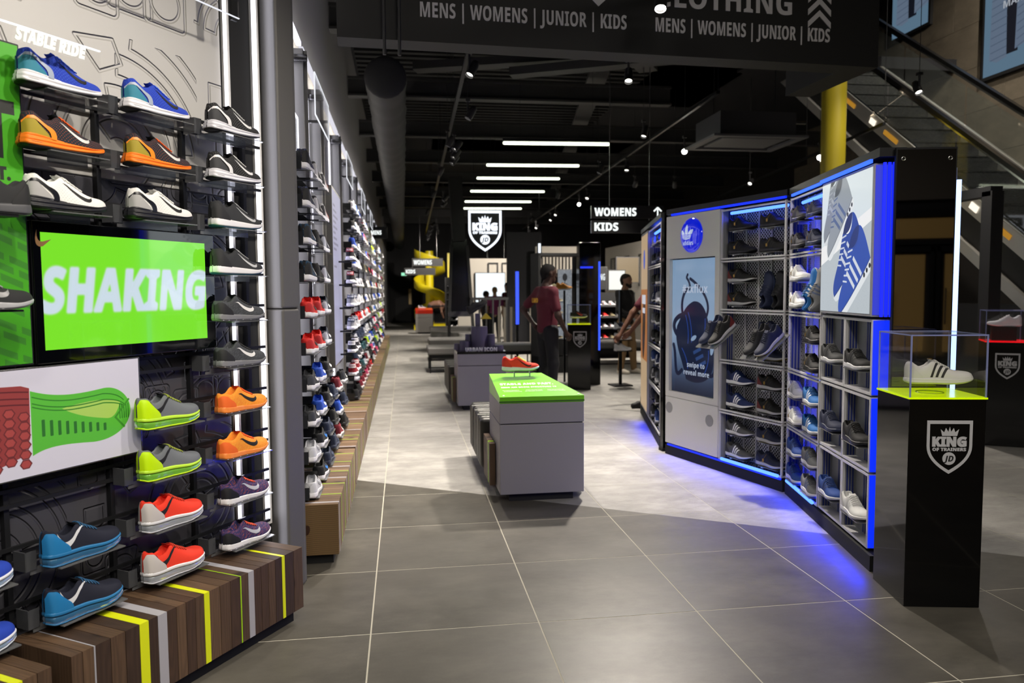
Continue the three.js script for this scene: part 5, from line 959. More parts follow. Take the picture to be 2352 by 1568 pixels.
{
  const x0 = 0.66, x1 = 1.27, zf = -9.35;
  const t = plinth('grey plinth with small purple towers and raised letters', x0, x1, zf, 0.66);
  obj('black_top', bx(0.62, 0.03, 0.67, 0, 0.727, -0.33), blackGloss, t);
  obj('lettering', letters('URBAN ICON', 0.045, 0.02, 0.002).scale(1.05, 1, 1).translate(0.0, 0.742, -0.06), M(0xe0e0e4, 0.4), t);
  const pur = M(lin(0.07, 0.062, 0.12), 0.4); 
  for (const [x, h, w, z] of [[0.0, 0.30, 0.2, -0.3], [0.15, 0.2, 0.09, -0.26], [-0.13, 0.2, 0.09, -0.36], [-0.19, 0.12, 0.13, -0.24], [0.24, 0.06, 0.12, -0.24], [-0.27, 0.08, 0.1, -0.36]]) { const g = new THREE.CylinderGeometry(w * 0.58, w * 0.62, h, 6); obj('tower', g.translate(x, 0.743 + h / 2, z), pur, t); }
  obj('stem', bx(0.06, 0.17, 0.05, -0.02, 1.125, -0.3), pur, t);
  const s = makeShoe('lunar', AD(0x101116, 0x15161a, 0x1c1d22, 0x0e0f12), [0.965, 1.27, zf - 0.3], 0.2, 'black shoe tilted on top of the purple towers', undefined, false); s.rotation.set(0, 0.2, 0.55);
  obj('wedge', poly([[0.02, 0, 0.06], [0.16, 0.0, 0.06], [0.09, 0.075, 0.06], [0.02, 0, -0.06], [0.16, 0, -0.06], [0.09, 0.075, -0.06]], [[0, 1, 2], [3, 5, 4], [0, 3, 4, 1], [1, 4, 5, 2], [0, 2, 5, 3]]).translate(0.0, 1.14, -0.3), M(0xb8a41c, 0.4), t);
  blockBench('dark leather bench with pale straps behind the purple towers', 0.61, 1.32, zf - 0.68, zf - 1.75, 'strapped leather benches');
}
{
  const t = plinth('far grey plinth with red top near the yellow slide', 0.42, 1.02, -26.6, 0.6, M(lin(0.2, 0.19, 0.18), 0.6));
  obj('sloping_top', poly([[-0.3, 0.713, 0.002], [0.3, 0.713, 0.002], [0.3, 0.713, -0.6], [-0.3, 0.713, -0.6], [-0.3, 0.85, 0.0], [0.3, 0.85, 0.0], [0.3, 0.9, -0.6], [-0.3, 0.9, -0.6]], [[0, 1, 5, 4], [4, 5, 6, 7], [1, 2, 6, 5], [0, 4, 7, 3], [2, 3, 7, 6]]), P(0xb02a1a, 0.2), t);
  makeShoe('zoom', F.navywhite, [0.66, 0.905, -26.95], 0.2, 'blue shoe on the far red-topped plinth', undefined, false);
}
// black pedestals with the shield and a clear case
const greyPrint = M(0xb6b7bc, 0.5);
const shieldOut = (k = 1) => { const s = new THREE.Shape(); s.moveTo(-0.5 * k, 0.6 * k); s.lineTo(0.5 * k, 0.6 * k); s.lineTo(0.5 * k, 0.02 * k); s.bezierCurveTo(0.5 * k, -0.3 * k, 0.2 * k, -0.5 * k, 0, -0.62 * k); s.bezierCurveTo(-0.2 * k, -0.5 * k, -0.5 * k, -0.3 * k, -0.5 * k, 0.02 * k); s.closePath(); return s; };
function shield(size, depth) {   // outline, crown, words, round mark: unit 1 = width; returns {part: geometry}
  const rim = shieldOut(1); rim.holes.push(new THREE.Path(shieldOut(0.87).getPoints(10)));
  const ex = (s, c = 8) => new THREE.ExtrudeGeometry(s, { depth: depth / size, bevelEnabled: false, curveSegments: c });
  const crown = new THREE.Shape(); [[-0.165, 0.25], [-0.2, 0.4], [-0.12, 0.33], [-0.085, 0.43], [-0.03, 0.34], [0, 0.46], [0.03, 0.34], [0.085, 0.43], [0.12, 0.33], [0.2, 0.4], [0.165, 0.25]].forEach(([x, y], i) => (i ? crown.lineTo(x, y) : crown.moveTo(x, y)));
  const king = letters('KING', 0.205, depth / size, 0.014); king.scale(0.76 / textWidth(king), 1, 1); king.translate(0, 0.015, 0);
  const word = letters('OF TRAINERS', 0.07, depth / size, 0.003); word.scale(0.74 / textWidth(word), 1, 1); word.translate(0, -0.095, 0);
  const disc = new THREE.Shape(); disc.absarc(0, -0.27, 0.145, 0, Math.PI * 2); 
  const jd = letters('JD', 0.13, 0.004, 0.002); jd.applyMatrix4(new THREE.Matrix4().makeShear(0, 0, 0.2, 0, 0, 0)); jd.translate(-0.015, -0.335, depth / size);
  const out = { outline: ex(rim, 10), crown: ex(crown), lettering: king, small_lettering: word, disc: ex(disc, 12), disc_letters: jd };
  for (const k in out) out[k].scale(size, size, size);
  return out;
}
function pedestal(label, pos, turn, edgeHex, sw, group) {
  const t = thing('pedestal', label, 'pedestal', pos, turn, group), w = 0.345;
  obj('body', rbx(w, 0.985, w, 0.003, 0, 0.4935, 0), blackGloss, t);
  obj('glowing_top', bx(w + 0.008, 0.008, w + 0.008, 0, 0.991, 0), P(edgeHex, 0.15, { emissive: edgeHex, emissiveIntensity: 0.45, transmission: 0.3 }), t);
  const c = w / 2, h = 0.285;
  obj('case', [bx(w, h, 0.005, 0, 0.995 + h / 2, c - 0.0025), bx(w, h, 0.005, 0, 0.995 + h / 2, -c + 0.0025), bx(0.005, h, w - 0.012, -c + 0.0025, 0.995 + h / 2, 0), bx(0.005, h, w - 0.012, c - 0.0025, 0.995 + h / 2, 0), bx(w, 0.005, w, 0, 0.995 + h + 0.003, 0)], acrylic, t);
  const em = P(0xaab4e8, 0.25, { transmission: 0.5, thickness: 0 }), k = c - 0.0025; for (const [a, b] of [[-k, k], [k, k], [-k, -k], [k, -k]]) obj('case_edge', bx(0.0062, h, 0.0062, a, 0.995 + h / 2, b), em, t);  // pale blue bars: reflections along the acrylic edges put into colour
  for (const q of [-k, k]) { obj('case_edge', bx(w, 0.0065, 0.0065, 0, 0.995 + h + 0.003, q), em, t); obj('case_edge', bx(0.0065, 0.0065, w, q, 0.995 + h + 0.003, 0), em, t); }
  const s = shield(sw, 0.0015); for (const k in s) obj(k, s[k].translate(0.012, 0.765, w / 2), k === 'disc_letters' ? blackMatt : greyPrint, t);
  return t;
}
{
  const p = [2.31 + 0.1725 * ePed[0] - 0.1725 * sPed[0] + 0.004, 0, -3.149 + 0.1725 * ePed[1] - 0.1725 * sPed[1]];
  const t = pedestal('glossy black pedestal with shield emblem and glowing yellow-green top at right front', p, pedTurn, 0xd8f000, 0.205);
  obj('ring', new THREE.TorusGeometry(0.06, 0.003, 6, 36).rotateX(Math.PI / 2).translate(0.0, 0.9965, 0.0), P(0x9aae00, 0.2), t);
  const y = 1.045, lk = AD(0xcfcecb, 0xd2d1ce, 0x101113, 0xd6d5d0, 0xcac9c6); lk.tongue = pl(0xcfcecb); lk.cap = pl(0xd0cfcc, 0.5);
  const s = makeShoe('shell', lk, [p[0] + 0.005, y, p[2] + 0.05], pedTurn - 0.16, 'white shell-toe trainer with black stripes inside the clear case', undefined);
  obj('pin', [rod([-0.05, -0.049, 0], [-0.05, 0.003, 0], 0.004), rod([0.04, -0.049, 0], [0.04, 0.003, 0], 0.004)], acrylic, s);
  obj('tongue_label', bx(0.016, 0.002, 0.02, -0.04, 0.119, 0), M(0xb08a30, 0.3, { metalness: 0.9 }), s);
}
{
  const t = pedestal('glossy black pedestal with red glowing top and white shoe at far right', [5.68, 0, -6.42], -0.55, 0xff1626, 0.2);
  makeShoe('court', AD(0xdadce6, 0xe4e4ee, 0xdadce6, 0xe2e2ea), [5.68, 1.13, -6.42], 2.6, 'white court shoe inside the red-lit case at far right', undefined, false);
  obj('stand', bx(0.2, 0.13, 0.1, 0, 1.062, 0), blackMatt, t);
}
{
  const p = [2.64, 0, -11.15], t = pedestal('small distant black pedestal with shield emblem and yellow glowing top', p, -0.2, 0xe6f000, 0.2);
  const s = makeShoe('free', look2(0x1a1a1c, 0xd4d4d8, 0xe04a3a, 0xd84a34, 0x1a1a1c), [2.64, 1.08, -11.15], 0.2, 'black and red shoe in the distant pedestal case', undefined, false);
  obj('pin', rod([0, -0.08, 0], [0, 0.003, 0], 0.01), acrylic, s);
  // tall screen tower behind it
  const k = thing('screen_tower', 'tall glossy black tower behind the distant pedestal', 'tower', [2.95, 0, -11.8], -0.15);
  obj('casing', rbx(0.34, 2.25, 0.5, 0.01, 0, 1.125, 0), blackGloss, k);
  obj('lit_side', bx(0.006, 1.3, 0.36, 0.174, 1.4, 0), glow(0xcfd8e6, 0.8), k);
  obj('lit_edge', bx(0.03, 1.4, 0.01, 0.15, 1.25, 0.253), glow(0x3a5cff, 1.2), k);
  obj('lit_edge', bx(0.2, 0.03, 0.01, -0.05, 1.86, 0.253), glow(0x2a3cff, 1.1), k);
}
// low upholstered stools with thin legs
function stool(label, x, z, w, d) {
  const t = thing('stool', label, 'stool', [x, 0, z], 0, 'upholstered stools');
  obj('cushion', rbx(w, 0.13, d, 0.03, 0, 0.4, 0, 3), M(lin(0.16, 0.155, 0.15), 0.6), t);
  obj('seat_frame', bx(w - 0.06, 0.06, d - 0.06, 0, 0.305, 0), blackMatt, t);
  for (const [a, b] of [[-1, -1], [-1, 1], [1, -1], [1, 1]]) obj('leg', bx(0.025, 0.28, 0.025, a * (w / 2 - 0.05), 0.14, b * (d / 2 - 0.05)), blackMetal, t);
  obj('stretcher', [bx(w - 0.1, 0.02, 0.02, 0, 0.02, d / 2 - 0.05), bx(w - 0.1, 0.02, 0.02, 0, 0.02, -d / 2 + 0.05)], blackMetal, t);
}
stool('upholstered stool behind the purple towers, nearest of the row', 1.0, -14.2, 1.15, 0.9); stool('upholstered stool second in the row behind the purple towers', 1.15, -16.6, 1.25, 0.9); stool('upholstered stool third in the row behind the purple towers', 1.3, -19.0, 1.25, 0.9); stool('upholstered stool farthest in the row behind the purple towers', 1.4, -22.0, 1.3, 0.9);
stool('upholstered stool beside the man in the maroon shirt', 2.15, -14.6, 0.75, 0.8); stool('upholstered stool behind the man in the black jumper', 4.3, -14.9, 1.1, 0.8);

// ---------------------------------------------------------------- things hung from the ceiling
const tubeM = glow(0xf6ffe0, 3.4);
[[-10.2, 1.366, 2.847], [-12.0, 1.339, 2.845], [-13.4, 1.32, 2.82], [-15.15, 1.362, 2.874], [-16.9, 1.391, 2.9], [-18.3, 1.42, 2.9]].forEach(([z, x0, x1], i) => {
  const t = thing('tube_light', `glowing ceiling tube, ${NTH[i]} of the row of six`, 'ceiling light', [(x0 + x1) / 2, 3.5, z], -0.05, 'row of ceiling tubes');
  const g = new THREE.CapsuleGeometry(0.022, x1 - x0 - 0.05, 4, 10).rotateZ(Math.PI / 2); obj('tube', g, tubeM, t);
  obj('housing', bx(x1 - x0, 0.03, 0.04, 0, 0.042, 0), blackMetal, t);
  for (const s of [-0.5, 0.5]) obj('wire', rod([s, 0.05, 0], [s, 1.78, 0], 0.002, 5), blackMetal, t);
  area([(x0 + x1) / 2, 3.465, z], [0, -1, 0], x1 - x0, 0.05, 16, 0xf8ffe8);
});
{
  const t = thing('air_duct', 'long round wrinkled fabric air duct under the dark ceiling', 'duct', [-0.14, 3.62, -7.7]);
  const n = 150, rows = 16, L = 27;
  obj('duct', gridGeo(n, rows + 1, (i, j) => { const f = j / rows * Math.PI * 2, z = -i / (n - 1) * L, r = 0.205 + 0.007 * Math.sin(i * 1.9) + 0.006 * noise2(i * 0.5, Math.cos(f) * 2) + 0.004 * noise2(i * 1.7, Math.sin(f) * 3); return [Math.cos(f) * r, Math.sin(f) * r, z]; }), M(lin(0.012, 0.012, 0.012), 0.7), t);
  const cap = new THREE.SphereGeometry(0.21, 20, 8, 0, Math.PI * 2, 0, Math.PI / 2).rotateX(Math.PI / 2).scale(1, 1, 0.3); obj('end_cap', cap, M(lin(0.01, 0.01, 0.012), 0.85), t);
  for (let k = 0; k < 6; k++) obj('strap', rod([0, 0.2, -1 - k * 4], [0, 1.6, -1 - k * 4], 0.004, 5), blackMetal, t);
}
{
  const t = thing('air_conditioner', 'square ceiling cassette air conditioner beside the yellow column', 'air conditioner', [4.2, 3.3, -8.9]);
  obj('casing', bx(0.95, 0.28, 0.75, 0, 0.16, 0), M(lin(0.04, 0.04, 0.045), 0.6), t);
  obj('face_panel', [bx(1.18, 0.025, 0.1, 0, 0, 0.42), bx(1.18, 0.025, 0.1, 0, 0, -0.42), bx(0.1, 0.025, 0.74, 0.54, 0, 0), bx(0.1, 0.025, 0.74, -0.54, 0, 0), bx(0.8, 0.015, 0.58, 0, 0.006, 0)], M(lin(0.13, 0.13, 0.135), 0.5), t);
  obj('pipe', [rod([0.52, 0.2, 0.1], [0.52, 0.02, 0.1], 0.012), rod([0.55, 0.24, 0.1], [0.75, 0.24, 0.1], 0.02)], steel, t);
  for (const s of [-0.4, 0.4]) obj('hanger', rod([s, 0.3, 0], [s, 2.0, 0], 0.006, 6), blackMetal, t);
}
// lighting tracks and their spotlight fittings
function track(label, a, b) { const t = thing('light_track', label, 'track'); obj('rail', bar(a, b, 0.04, 0.035), blackMetal, t); const n = 3; for (let k = 0; k <= n; k++) { const p = a.map((v, i) => lerp(v, b[i], k / n)); obj('wire', rod(p, [p[0], CEIL, p[2]], 0.004, 5), blackMetal, t); } }
track('black lighting track over the left aisle', [0.62, 3.72, -5.8], [0.9, 3.72, -30]);
track('black lighting track running over the right aisle', [3.55, 3.72, -8.2], [4.3, 3.72, -27]);
track('black lighting track above the escalator side', [6.35, 3.68, -9.3], [7.4, 3.68, -17]);
track('black lighting track in front of the bulkhead', [-0.9, 3.72, -0.6], [2.1, 3.72, -4.95]);
const lampBody = M(lin(0.02, 0.02, 0.022), 0.5), lampFace = glow(0xfffaf0, 9), lampDim = glow(0xfffaf0, 3.5);
function lampFitting(from, to, label, face = lampFace, k = 1) {
  const t = thing('spotlight', label, 'spotlight', from, 0, 'track spotlights'), d = new THREE.Vector3(to[0] - from[0], to[1] - from[1], to[2] - from[2]).normalize();
  const q = new THREE.Quaternion().setFromUnitVectors(new THREE.Vector3(0, -1, 0), d), r = 0.042 * k;
  const put = (name, g, m) => { g.applyQuaternion(q); return obj(name, g, m, t); };
  put('lamp_body', new THREE.LatheGeometry([[0, 0.15], [r * 0.8, 0.15], [r, 0.1], [r, -0.005], [r * 0.9, -0.005], [r * 0.86, 0.03], [0, 0.03]].map(([x, y]) => new THREE.Vector2(x * 1, y * k)), 16), lampBody);
  put('lamp_glow', new THREE.CylinderGeometry(r * 0.82, r * 0.82, 0.01, 16).translate(0, 0.024 * k, 0), face);
  obj('yoke', [rod([0, 0.06, 0], [0, 0.19, 0], 0.012), bx(0.05, 0.03, 0.05, 0, 0.2, 0)], lampBody, t); obj('stem', rod([0, 0.2, 0], [0, (from[1] > 5 || (from[0] > 6 && from[2] > -12) ? 7.81 : from[2] < -5.8 && Math.abs(from[0] - lerp(0.62, 0.9, (-from[2] - 5.8) / 24.2)) < 0.018 ? 3.703 : from[2] < -8.2 && Math.abs(from[0] - lerp(3.55, 4.3, (-from[2] - 8.2) / 18.8)) < 0.018 ? 3.703 : CEIL + 0.01) - from[1], 0], 0.004, 5), lampBody, t);
}
// the lamps of the light list, each fitting just behind its beam, then the extra fittings seen in the photograph
SPOTS.forEach(([from, to], i) => { const d = new THREE.Vector3(to[0] - from[0], to[1] - from[1], to[2] - from[2]).normalize().multiplyScalar(0.03); lampFitting([from[0] - d.x, from[1] - d.y, from[2] - d.z], to, `track spotlight ${['aimed at', 'over', 'lighting'][i % 3]} ${['the green poster', 'the entrance shoes', 'the shoes beside the television', 'the lit poster', 'the black pedestal', 'the front floor', 'the floor before the benches', 'the nearest bay of the long wall', 'the lilac panel', 'the second bench run', 'the third bench run', 'the fourth bench run', 'the end of the long wall', 'the green plinth', 'the leather bench', 'the purple towers', 'the stools', 'the far aisle', 'the distant pedestal', 'the back shelves', 'the yellow slide', 'the far right wall', 'the door at the end', 'the red-lit pedestal', 'the first long-wall shoes', 'the stone wall', 'the escalator', 'the yellow column'][i]}`); });
[[[3.836, 3.38, -9.953], [1.4, 0.6, -3.4]], [[6.02, 3.4, -10.295], [2.2, 0.9, -3.6]], [[3.854, 3.38, -16.25], [1.2, 0.9, -5.6]], [[1.7, 3.34, -4.86], [1.1, 0, -3.4]]].forEach(([a, b], i) => { lampFitting(a, b, ['dazzling spotlight left of the cassette unit', 'dazzling spotlight in front of the yellow column', 'dazzling distant spotlight over the hanging signs', 'spotlight hanging in front of the bulkhead lettering'][i], glow(0xfffaf0, 60)); spot([a[0] + (b[0] - a[0]) * 0.012, a[1] - 0.02, a[2] + (b[2] - a[2]) * 0.012], b, i === 3 ? 4 : 10, 0.3); });
[[0.655, -10.13], [0.68, -10.75], [0.69, -11.24], [0.81, -15.84], [0.84, -16.86], [0.8, -22], [0.82, -24], [0.84, -26], [0.86, -28]].forEach(([x, z], i) => lampFitting([x + 0.05, 3.38, z], [-0.7, 1.6, z + 0.4], `small lit spotlight ${NTH[i]} in the string over the left aisle`, lampDim));
[[3.77, -15.2], [3.8, -18.6], [3.95, -20], [4.0, -22.5], [4.1, -24.5]].forEach(([x, z], i) => lampFitting([x, 3.38, z], [2.2, 0.6, z + 2], `small lit spotlight ${NTH[i]} in the string over the right aisle`, lampDim));
lampFitting([6.3, 3.42, -13.1], [4, 1, -11], 'lit spotlight above the corner of the blue wall', lampDim);
lampFitting([2.15, 3.36, -4.55], [2.9, 1.4, -5.2], 'unlit black spotlight hanging before the word CLOTHING', M(0x2a2a2c, 0.3));
// hanging signs
{
  const t = thing('hanging_sign', 'lit shield sign with crown hanging over the aisle', 'sign', [1.527, 2.62, -14.0], 0);
  const sz = 0.62, s = shield(sz, 0.02), back = new THREE.ExtrudeGeometry(shieldOut(1), { depth: 0.06, bevelEnabled: false, curveSegments: 10 }).scale(sz, sz, 1).translate(0, 0, -0.062);
  obj('backing', back, blackMatt, t);
  const g = glow(0xf0f6ff, 1.5); for (const k in s) obj(k, s[k], k === 'disc_letters' ? blackMatt : g, t);
  for (const x of [-0.2, 0.2]) obj('wire', rod([x, 0.37, -0.03], [x, 2.6, -0.03], 0.003, 5), blackMetal, t);
}
function boardSign(label, text, pos, w, h, size, tw, arrow, drop) {
  const t = thing('hanging_sign', label, 'sign', pos, -0.06, 'hanging direction signs');
  obj('board', bx(w, h, 0.06, 0, 0, 0), M(lin(0.008, 0.008, 0.009), 0.85), t);
  const g = letters(text, size, 0.006, size * 0.03); g.scale(tw / textWidth(g), 1, 1); obj('lettering', g.translate(-w / 2 + tw / 2 + w * 0.035, -size / 2, 0.03), glow(0xf2f8f6, 1.2), t);
  if (arrow) { const a = [bx(0.018, 0.13, 0.006, w / 2 - 0.09, -0.008, 0.033)]; for (const q of [-1, 1]) { const b = bx(0.075, 0.02, 0.006, 0, 0, 0); b.rotateZ(q * -0.78); a.push(b.translate(w / 2 - 0.09 + q * 0.026, 0.035, 0.033)); } obj('arrow', a, glow(0xf2f8f6, 1.2), t); }
  obj('end_strip', bx(0.008, h, 0.062, -w / 2 - 0.002, 0, 0), steel, t);
  for (const x of [-w * 0.25, w * 0.3]) obj('hanger', rod([x, h / 2, 0], [x, h / 2 + (drop ?? CEIL - pos[1] - h / 2), 0], 0.006, 6), steel, t);
  return t;
}
boardSign('black hanging sign reading WOMENS with an arrow', 'WOMENS', [3.05, 2.56, -10.0], 1.0, 0.17, 0.105, 0.58, true);
boardSign('black hanging sign reading KIDS', 'KIDS', [3.05, 2.36, -10.0], 1.0, 0.17, 0.105, 0.33, false, 0.029);
boardSign('distant hanging sign reading WOMENS over the yellow slide', 'WOMENS', [0.9, 2.55, -27.5], 1.1, 0.28, 0.16, 0.66, false);
boardSign('distant hanging sign reading KIDS over the yellow slide', 'KIDS', [0.62, 2.22, -27.5], 1.1, 0.26, 0.13, 0.34, false, 0.059);
boardSign('distant hanging sign reading JUNIORS by the back wall', 'JUNIORS', [3.3, 2.22, -27.0], 1.1, 0.2, 0.11, 0.5, false);
boardSign('small grey hanging sign reading MENS beside the long wall', 'MENS', [-0.44, 2.62, -14.6], 0.32, 0.22, 0.075, 0.2, false, 0.02);

// ---------------------------------------------------------------- the far part of the store
{
  struct('wall_partition_back', metricUV(bx(3.6, 2.55, 0.15, 3.55, 1.275, -24.4)), wallBeige);
  struct('wall_partition_middle', metricUV(bx(1.5, 2.6, 0.15, 4.05, 1.3, -18.6)), wallBeige);
  struct('wall_partition_side', metricUV(bx(0.15, 2.75, 9.6, 6.1, 1.375, -17.2)), wallBeige);
  struct('wall_dark_panel', bx(0.9, 3.0, 0.12, 3.1, 1.5, -19.2), M(lin(0.005, 0.005, 0.007), 0.95));
  const d = structGroup('door_1', [0.1, 0, -36.4]);
  obj('leaf', bx(1.5, 2.2, 0.06, 0, 1.1, 0), blackMatt, d); obj('handle', rbx(0.14, 0.75, 0.05, 0.02, 0.22, 1.25, 0.06), M(0xa88f5c, 0.5), d);
  const e = thing('exit_sign', 'small green lit exit sign above the far door', 'sign', [0.05, 2.32, -36.2]);
  obj('housing', bx(0.26, 0.15, 0.26, 0, 0, -0.12), whitePaint, e); obj('lit_face', bx(0.24, 0.13, 0.01, 0, 0, 0.012), glow(0x8fe0b8, 1.4), e);
}
{  // yellow spiral slide
  const t = thing('spiral_slide', 'bright yellow spiral chute at the end of the aisle', 'slide', [1.05, 0, -30.2]), y = M(lin(0.75, 0.62, 0.01), 0.35);
  obj('post', cyl(0.16, 0.16, 3.1, 0, 1.55, 0, 20), y, t);
  obj('chute', gridGeo(90, 3, (i, j) => { const a = i / 89 * Math.PI * 4.2 + 2.2, r = j === 2 ? 0.2 : 0.62, h = 0.25 + i / 89 * 2.6 + (j === 0 ? 0.32 : 0); return [Math.cos(a) * r, h, Math.sin(a) * r]; }), M(lin(0.75, 0.62, 0.01), 0.35, { side: THREE.DoubleSide }), t);
  obj('base', bx(1.3, 0.2, 1.3, 0, 0.1, 0), y, t); obj('side_panel', bx(0.3, 3.0, 0.1, 0.85, 1.5, 0.3), y, t);
}
function shoeShelf(name, label, pos, turn, w, rows, cols, looks, words, h = 1.5, group) {   // back board, boards and shoes facing out
  const t = thing(name, label, 'shelving', pos, turn); obj('back', bx(w, h, 0.04, 0, h / 2, -0.2), blackMatt, t); obj('side', bx(0.04, h, 0.4, -w / 2, h / 2, 0), blackMatt, t); obj('side', bx(0.04, h, 0.4, w / 2, h / 2, 0), blackMatt, t);
  const c = Math.cos(turn), s = Math.sin(turn);
  for (let r = 0; r < rows; r++) { const y = 0.2 + r * (h - 0.25) / rows; obj('board', bx(w - 0.05, 0.02, 0.3, 0, y - 0.012, -0.02), M(0x3a3a3c, 0.5), t);
    for (let k = 0; k < cols; k++) { const x = (k - (cols - 1) / 2) * (w - 0.12) / cols, lk = looks[(r * 3 + k * 2) % looks.length]; const o = makeShoe('court', F[lk], [pos[0] + x * c, y, pos[2] - x * s], turn - Math.PI / 2 + 0.1, `${F[lk].words}, ${ORD[rows - 1 - r]} board, ${NTH[k]} on the ${words}`, 'shoes on ' + words, false, ['upper', 'midsole', 'emblem', 'laces', 'tongue']); o.scale.setScalar(0.95); } }
  return t;
}
shoeShelf('shoe_shelving', 'black shelving of orange and white shoes beyond the pedestal', [4.45, 0, -16.0], 0, 1.05, 5, 6, ['whitecoral', 'red', 'white', 'olive', 'whitecoral', 'white'], 'shelving beyond the pedestal', 1.45);
shoeShelf('shoe_shelving', 'dark shelving of shoes beside the yellow chute', [1.95, 0, -27.4], -0.5, 0.75, 7, 3, ['white', 'black', 'whitecoral', 'blacktick', 'navywhite'], 'shelving beside the yellow chute', 2.0);
shoeShelf('shoe_shelving', 'low shelving of shoes in front of the far white lit board', [3.9, 0, -22.6], 0, 1.4, 5, 5, ['white', 'black', 'silver', 'volt', 'blacktick'], 'shelving by the white board', 1.5);
{  // slatted black fixture with the boot board
  const t = thing('slatted_fixture', 'black slatted frame holding the boot display board', 'fixture', [2.82, 0, -13.6], 0.12);
  obj('frame', [bx(0.05, 2.15, 0.5, -0.42, 1.075, 0), bx(0.05, 2.15, 0.5, 0.42, 1.075, 0), bx(0.89, 0.05, 0.5, 0, 2.15, 0), bx(0.89, 0.3, 0.5, 0, 0.15, 0)], blackMatt, t);
  obj('back_panel', bx(0.83, 1.52, 0.03, 0, 1.06, -0.15), blackMatt, t);
  for (let k = 0; k < 12; k++) obj('slat', bx(0.016, 1.8, 0.03, -0.37 + k * 0.067, 1.22, -0.2), blackMetal, t);
  const b = thing('lightbox', 'pale lit boot board with tree emblem and the word Timberland', 'lightbox', [2.885, 0, -13.3], 0.0);
  obj('casing', bx(0.26, 1.26, 0.06, 0, 1.25, 0), M(0x6a6c70, 0.5), b);
  const pic = canvasTex(256, 1024, (g, w, h) => { g.fillStyle = '#9fa6ae'; g.fillRect(0, 0, w, h); for (let i = 0; i < 400; i++) { g.fillStyle = i % 2 ? '#8f969e' : '#adb4bb'; g.fillRect(rnd() * w, rnd() * h, 14, 22); } g.fillStyle = '#2c2f34'; g.beginPath(); g.ellipse(128, 110, 46, 56, 0, 0, 7); g.fill(); g.fillRect(122, 150, 12, 60); g.fillRect(84, 204, 90, 8); g.font = 'bold 62px serif'; g.textAlign = 'center'; g.scale(0.78, 1); g.fillText('Timberland', 164, 270); });
  obj('diffuser', new THREE.PlaneGeometry(0.25, 1.24).translate(0, 1.25, 0.0315), P(0x101010, 0.4, { emissive: 0xffffff, emissiveMap: pic, emissiveIntensity: 0.55 }), b);
  for (let r = 0; r < 5; r++) { makeShoe('court', F.olive, [2.68, 0.86 + r * 0.22 - 0.22, -13.1], 0.2, `dark boot, ${ORD[4 - r]} of five beside the boot board`, 'boots beside the boot board', false); const q = thing('shelf_bracket', `small black shelf, ${ORD[4 - r]} of five beside the boot board`, 'shelf', [2.66, 0.86 + r * 0.22 - 0.224, -13.1], 0.0, 'boot shelves'); obj('plate', bx(0.24, 0.008, 0.14, 0.02, -0.004, 0), blackMetal, q); obj('arm', bx(0.03, 0.02, 0.46, 0, -0.02, -0.22), blackMetal, q); }
}
// lit boards on the far walls
function litBoard(label, pos, turn, w, h, hex, k, text) {
  const t = thing('lit_board', label, 'sign', pos, turn); obj('casing', bx(w + 0.04, h + 0.04, 0.06, 0, 0, 0), M(0x2a2a2c, 0.5), t); obj('lit_face', bx(w, h, 0.01, 0, 0, 0.032), glow(hex, k), t); if (pos[2] > -24) { if (pos[1] > 2.2) obj('wire', rod([0, h / 2, 0], [0, CEIL - pos[1] + 0.01, 0], 0.004, 5), blackMetal, t); else obj('stand', bx(0.05, pos[1] - h / 2 - 0.02, 0.03, 0, -(pos[1] + h / 2 + 0.02) / 2, -0.01), blackMetal, t); }
  if (text) { const g = letters(text, h * 0.3, 0.004, 0.002); g.scale(w * 0.75 / textWidth(g), 1, 1); obj('lettering', g.translate(0, -h * 0.1, 0.037), text === 'KING' ? glow(0xe8f0f4, 1) : M(0xb8bcc0, 0.5), t); }
}
litBoard('large white lit board on the far back wall', [2.8, 1.6, -24.25], 0, 0.95, 0.95, 0xeaf4fa, 1.15);
litBoard('white lit board behind the man in the black jumper', [4.72, 1.72, -16.3], 0, 0.36, 0.42, 0xf4f6ee, 1.0);
litBoard('dark sign board reading KING beyond the pedestal', [4.33, 1.77, -16.25], 0, 0.28, 0.46, 0x14161e, 0.35, 'KING');
litBoard('tall blue lit edge strip in the far middle of the store', [2.35, 1.35, -15.5], 0, 0.07, 1.1, 0x3f5cff, 1.3);
litBoard('white stacked letter sign hanging in the far middle', [2.77, 2.32, -15.2], 0, 0.05, 0.28, 0xf0f6ff, 1.4);
litBoard('pale wooden board on the right partition', [5.0, 1.95, -16.4], 0, 0.5, 0.55, 0xb89a6a, 0.5);
litBoard('yellow lit strip beside the far white board', [3.55, 1.4, -23.5], 0, 0.16, 0.9, 0xd8c820, 0.8);
// hanging rails with square frames on the side partition
for (let k = 0; k < 7; k++) { const z = -13.2 - k * 1.3, t = thing('wall_bracket', `square black wall frame, ${NTH[k]} along the right partition`, 'bracket', [6.0, 1.6, z], 0, 'square frames on the right partition'); obj('frame', [bx(0.03, 0.8, 0.03, -0.02, 0.4, -0.2), bx(0.03, 0.8, 0.03, -0.02, 0.4, 0.2), bx(0.03, 0.03, 0.43, -0.02, 0.8, 0)], blackMetal, t); }
for (let k = 0; k < 6; k++) { const x = 2.9 + k * 0.45, t = thing('wall_bracket', `square black wall frame, ${NTH[k]} on the back partition`, 'bracket', [x, 1.5, -24.3], 0, 'square frames on the back partition'); obj('frame', [bx(0.03, 0.9, 0.03, -0.15, 0.45, 0.05), bx(0.03, 0.9, 0.03, 0.15, 0.45, 0.05), bx(0.33, 0.03, 0.03, 0, 0.9, 0.05)], blackMetal, t); }
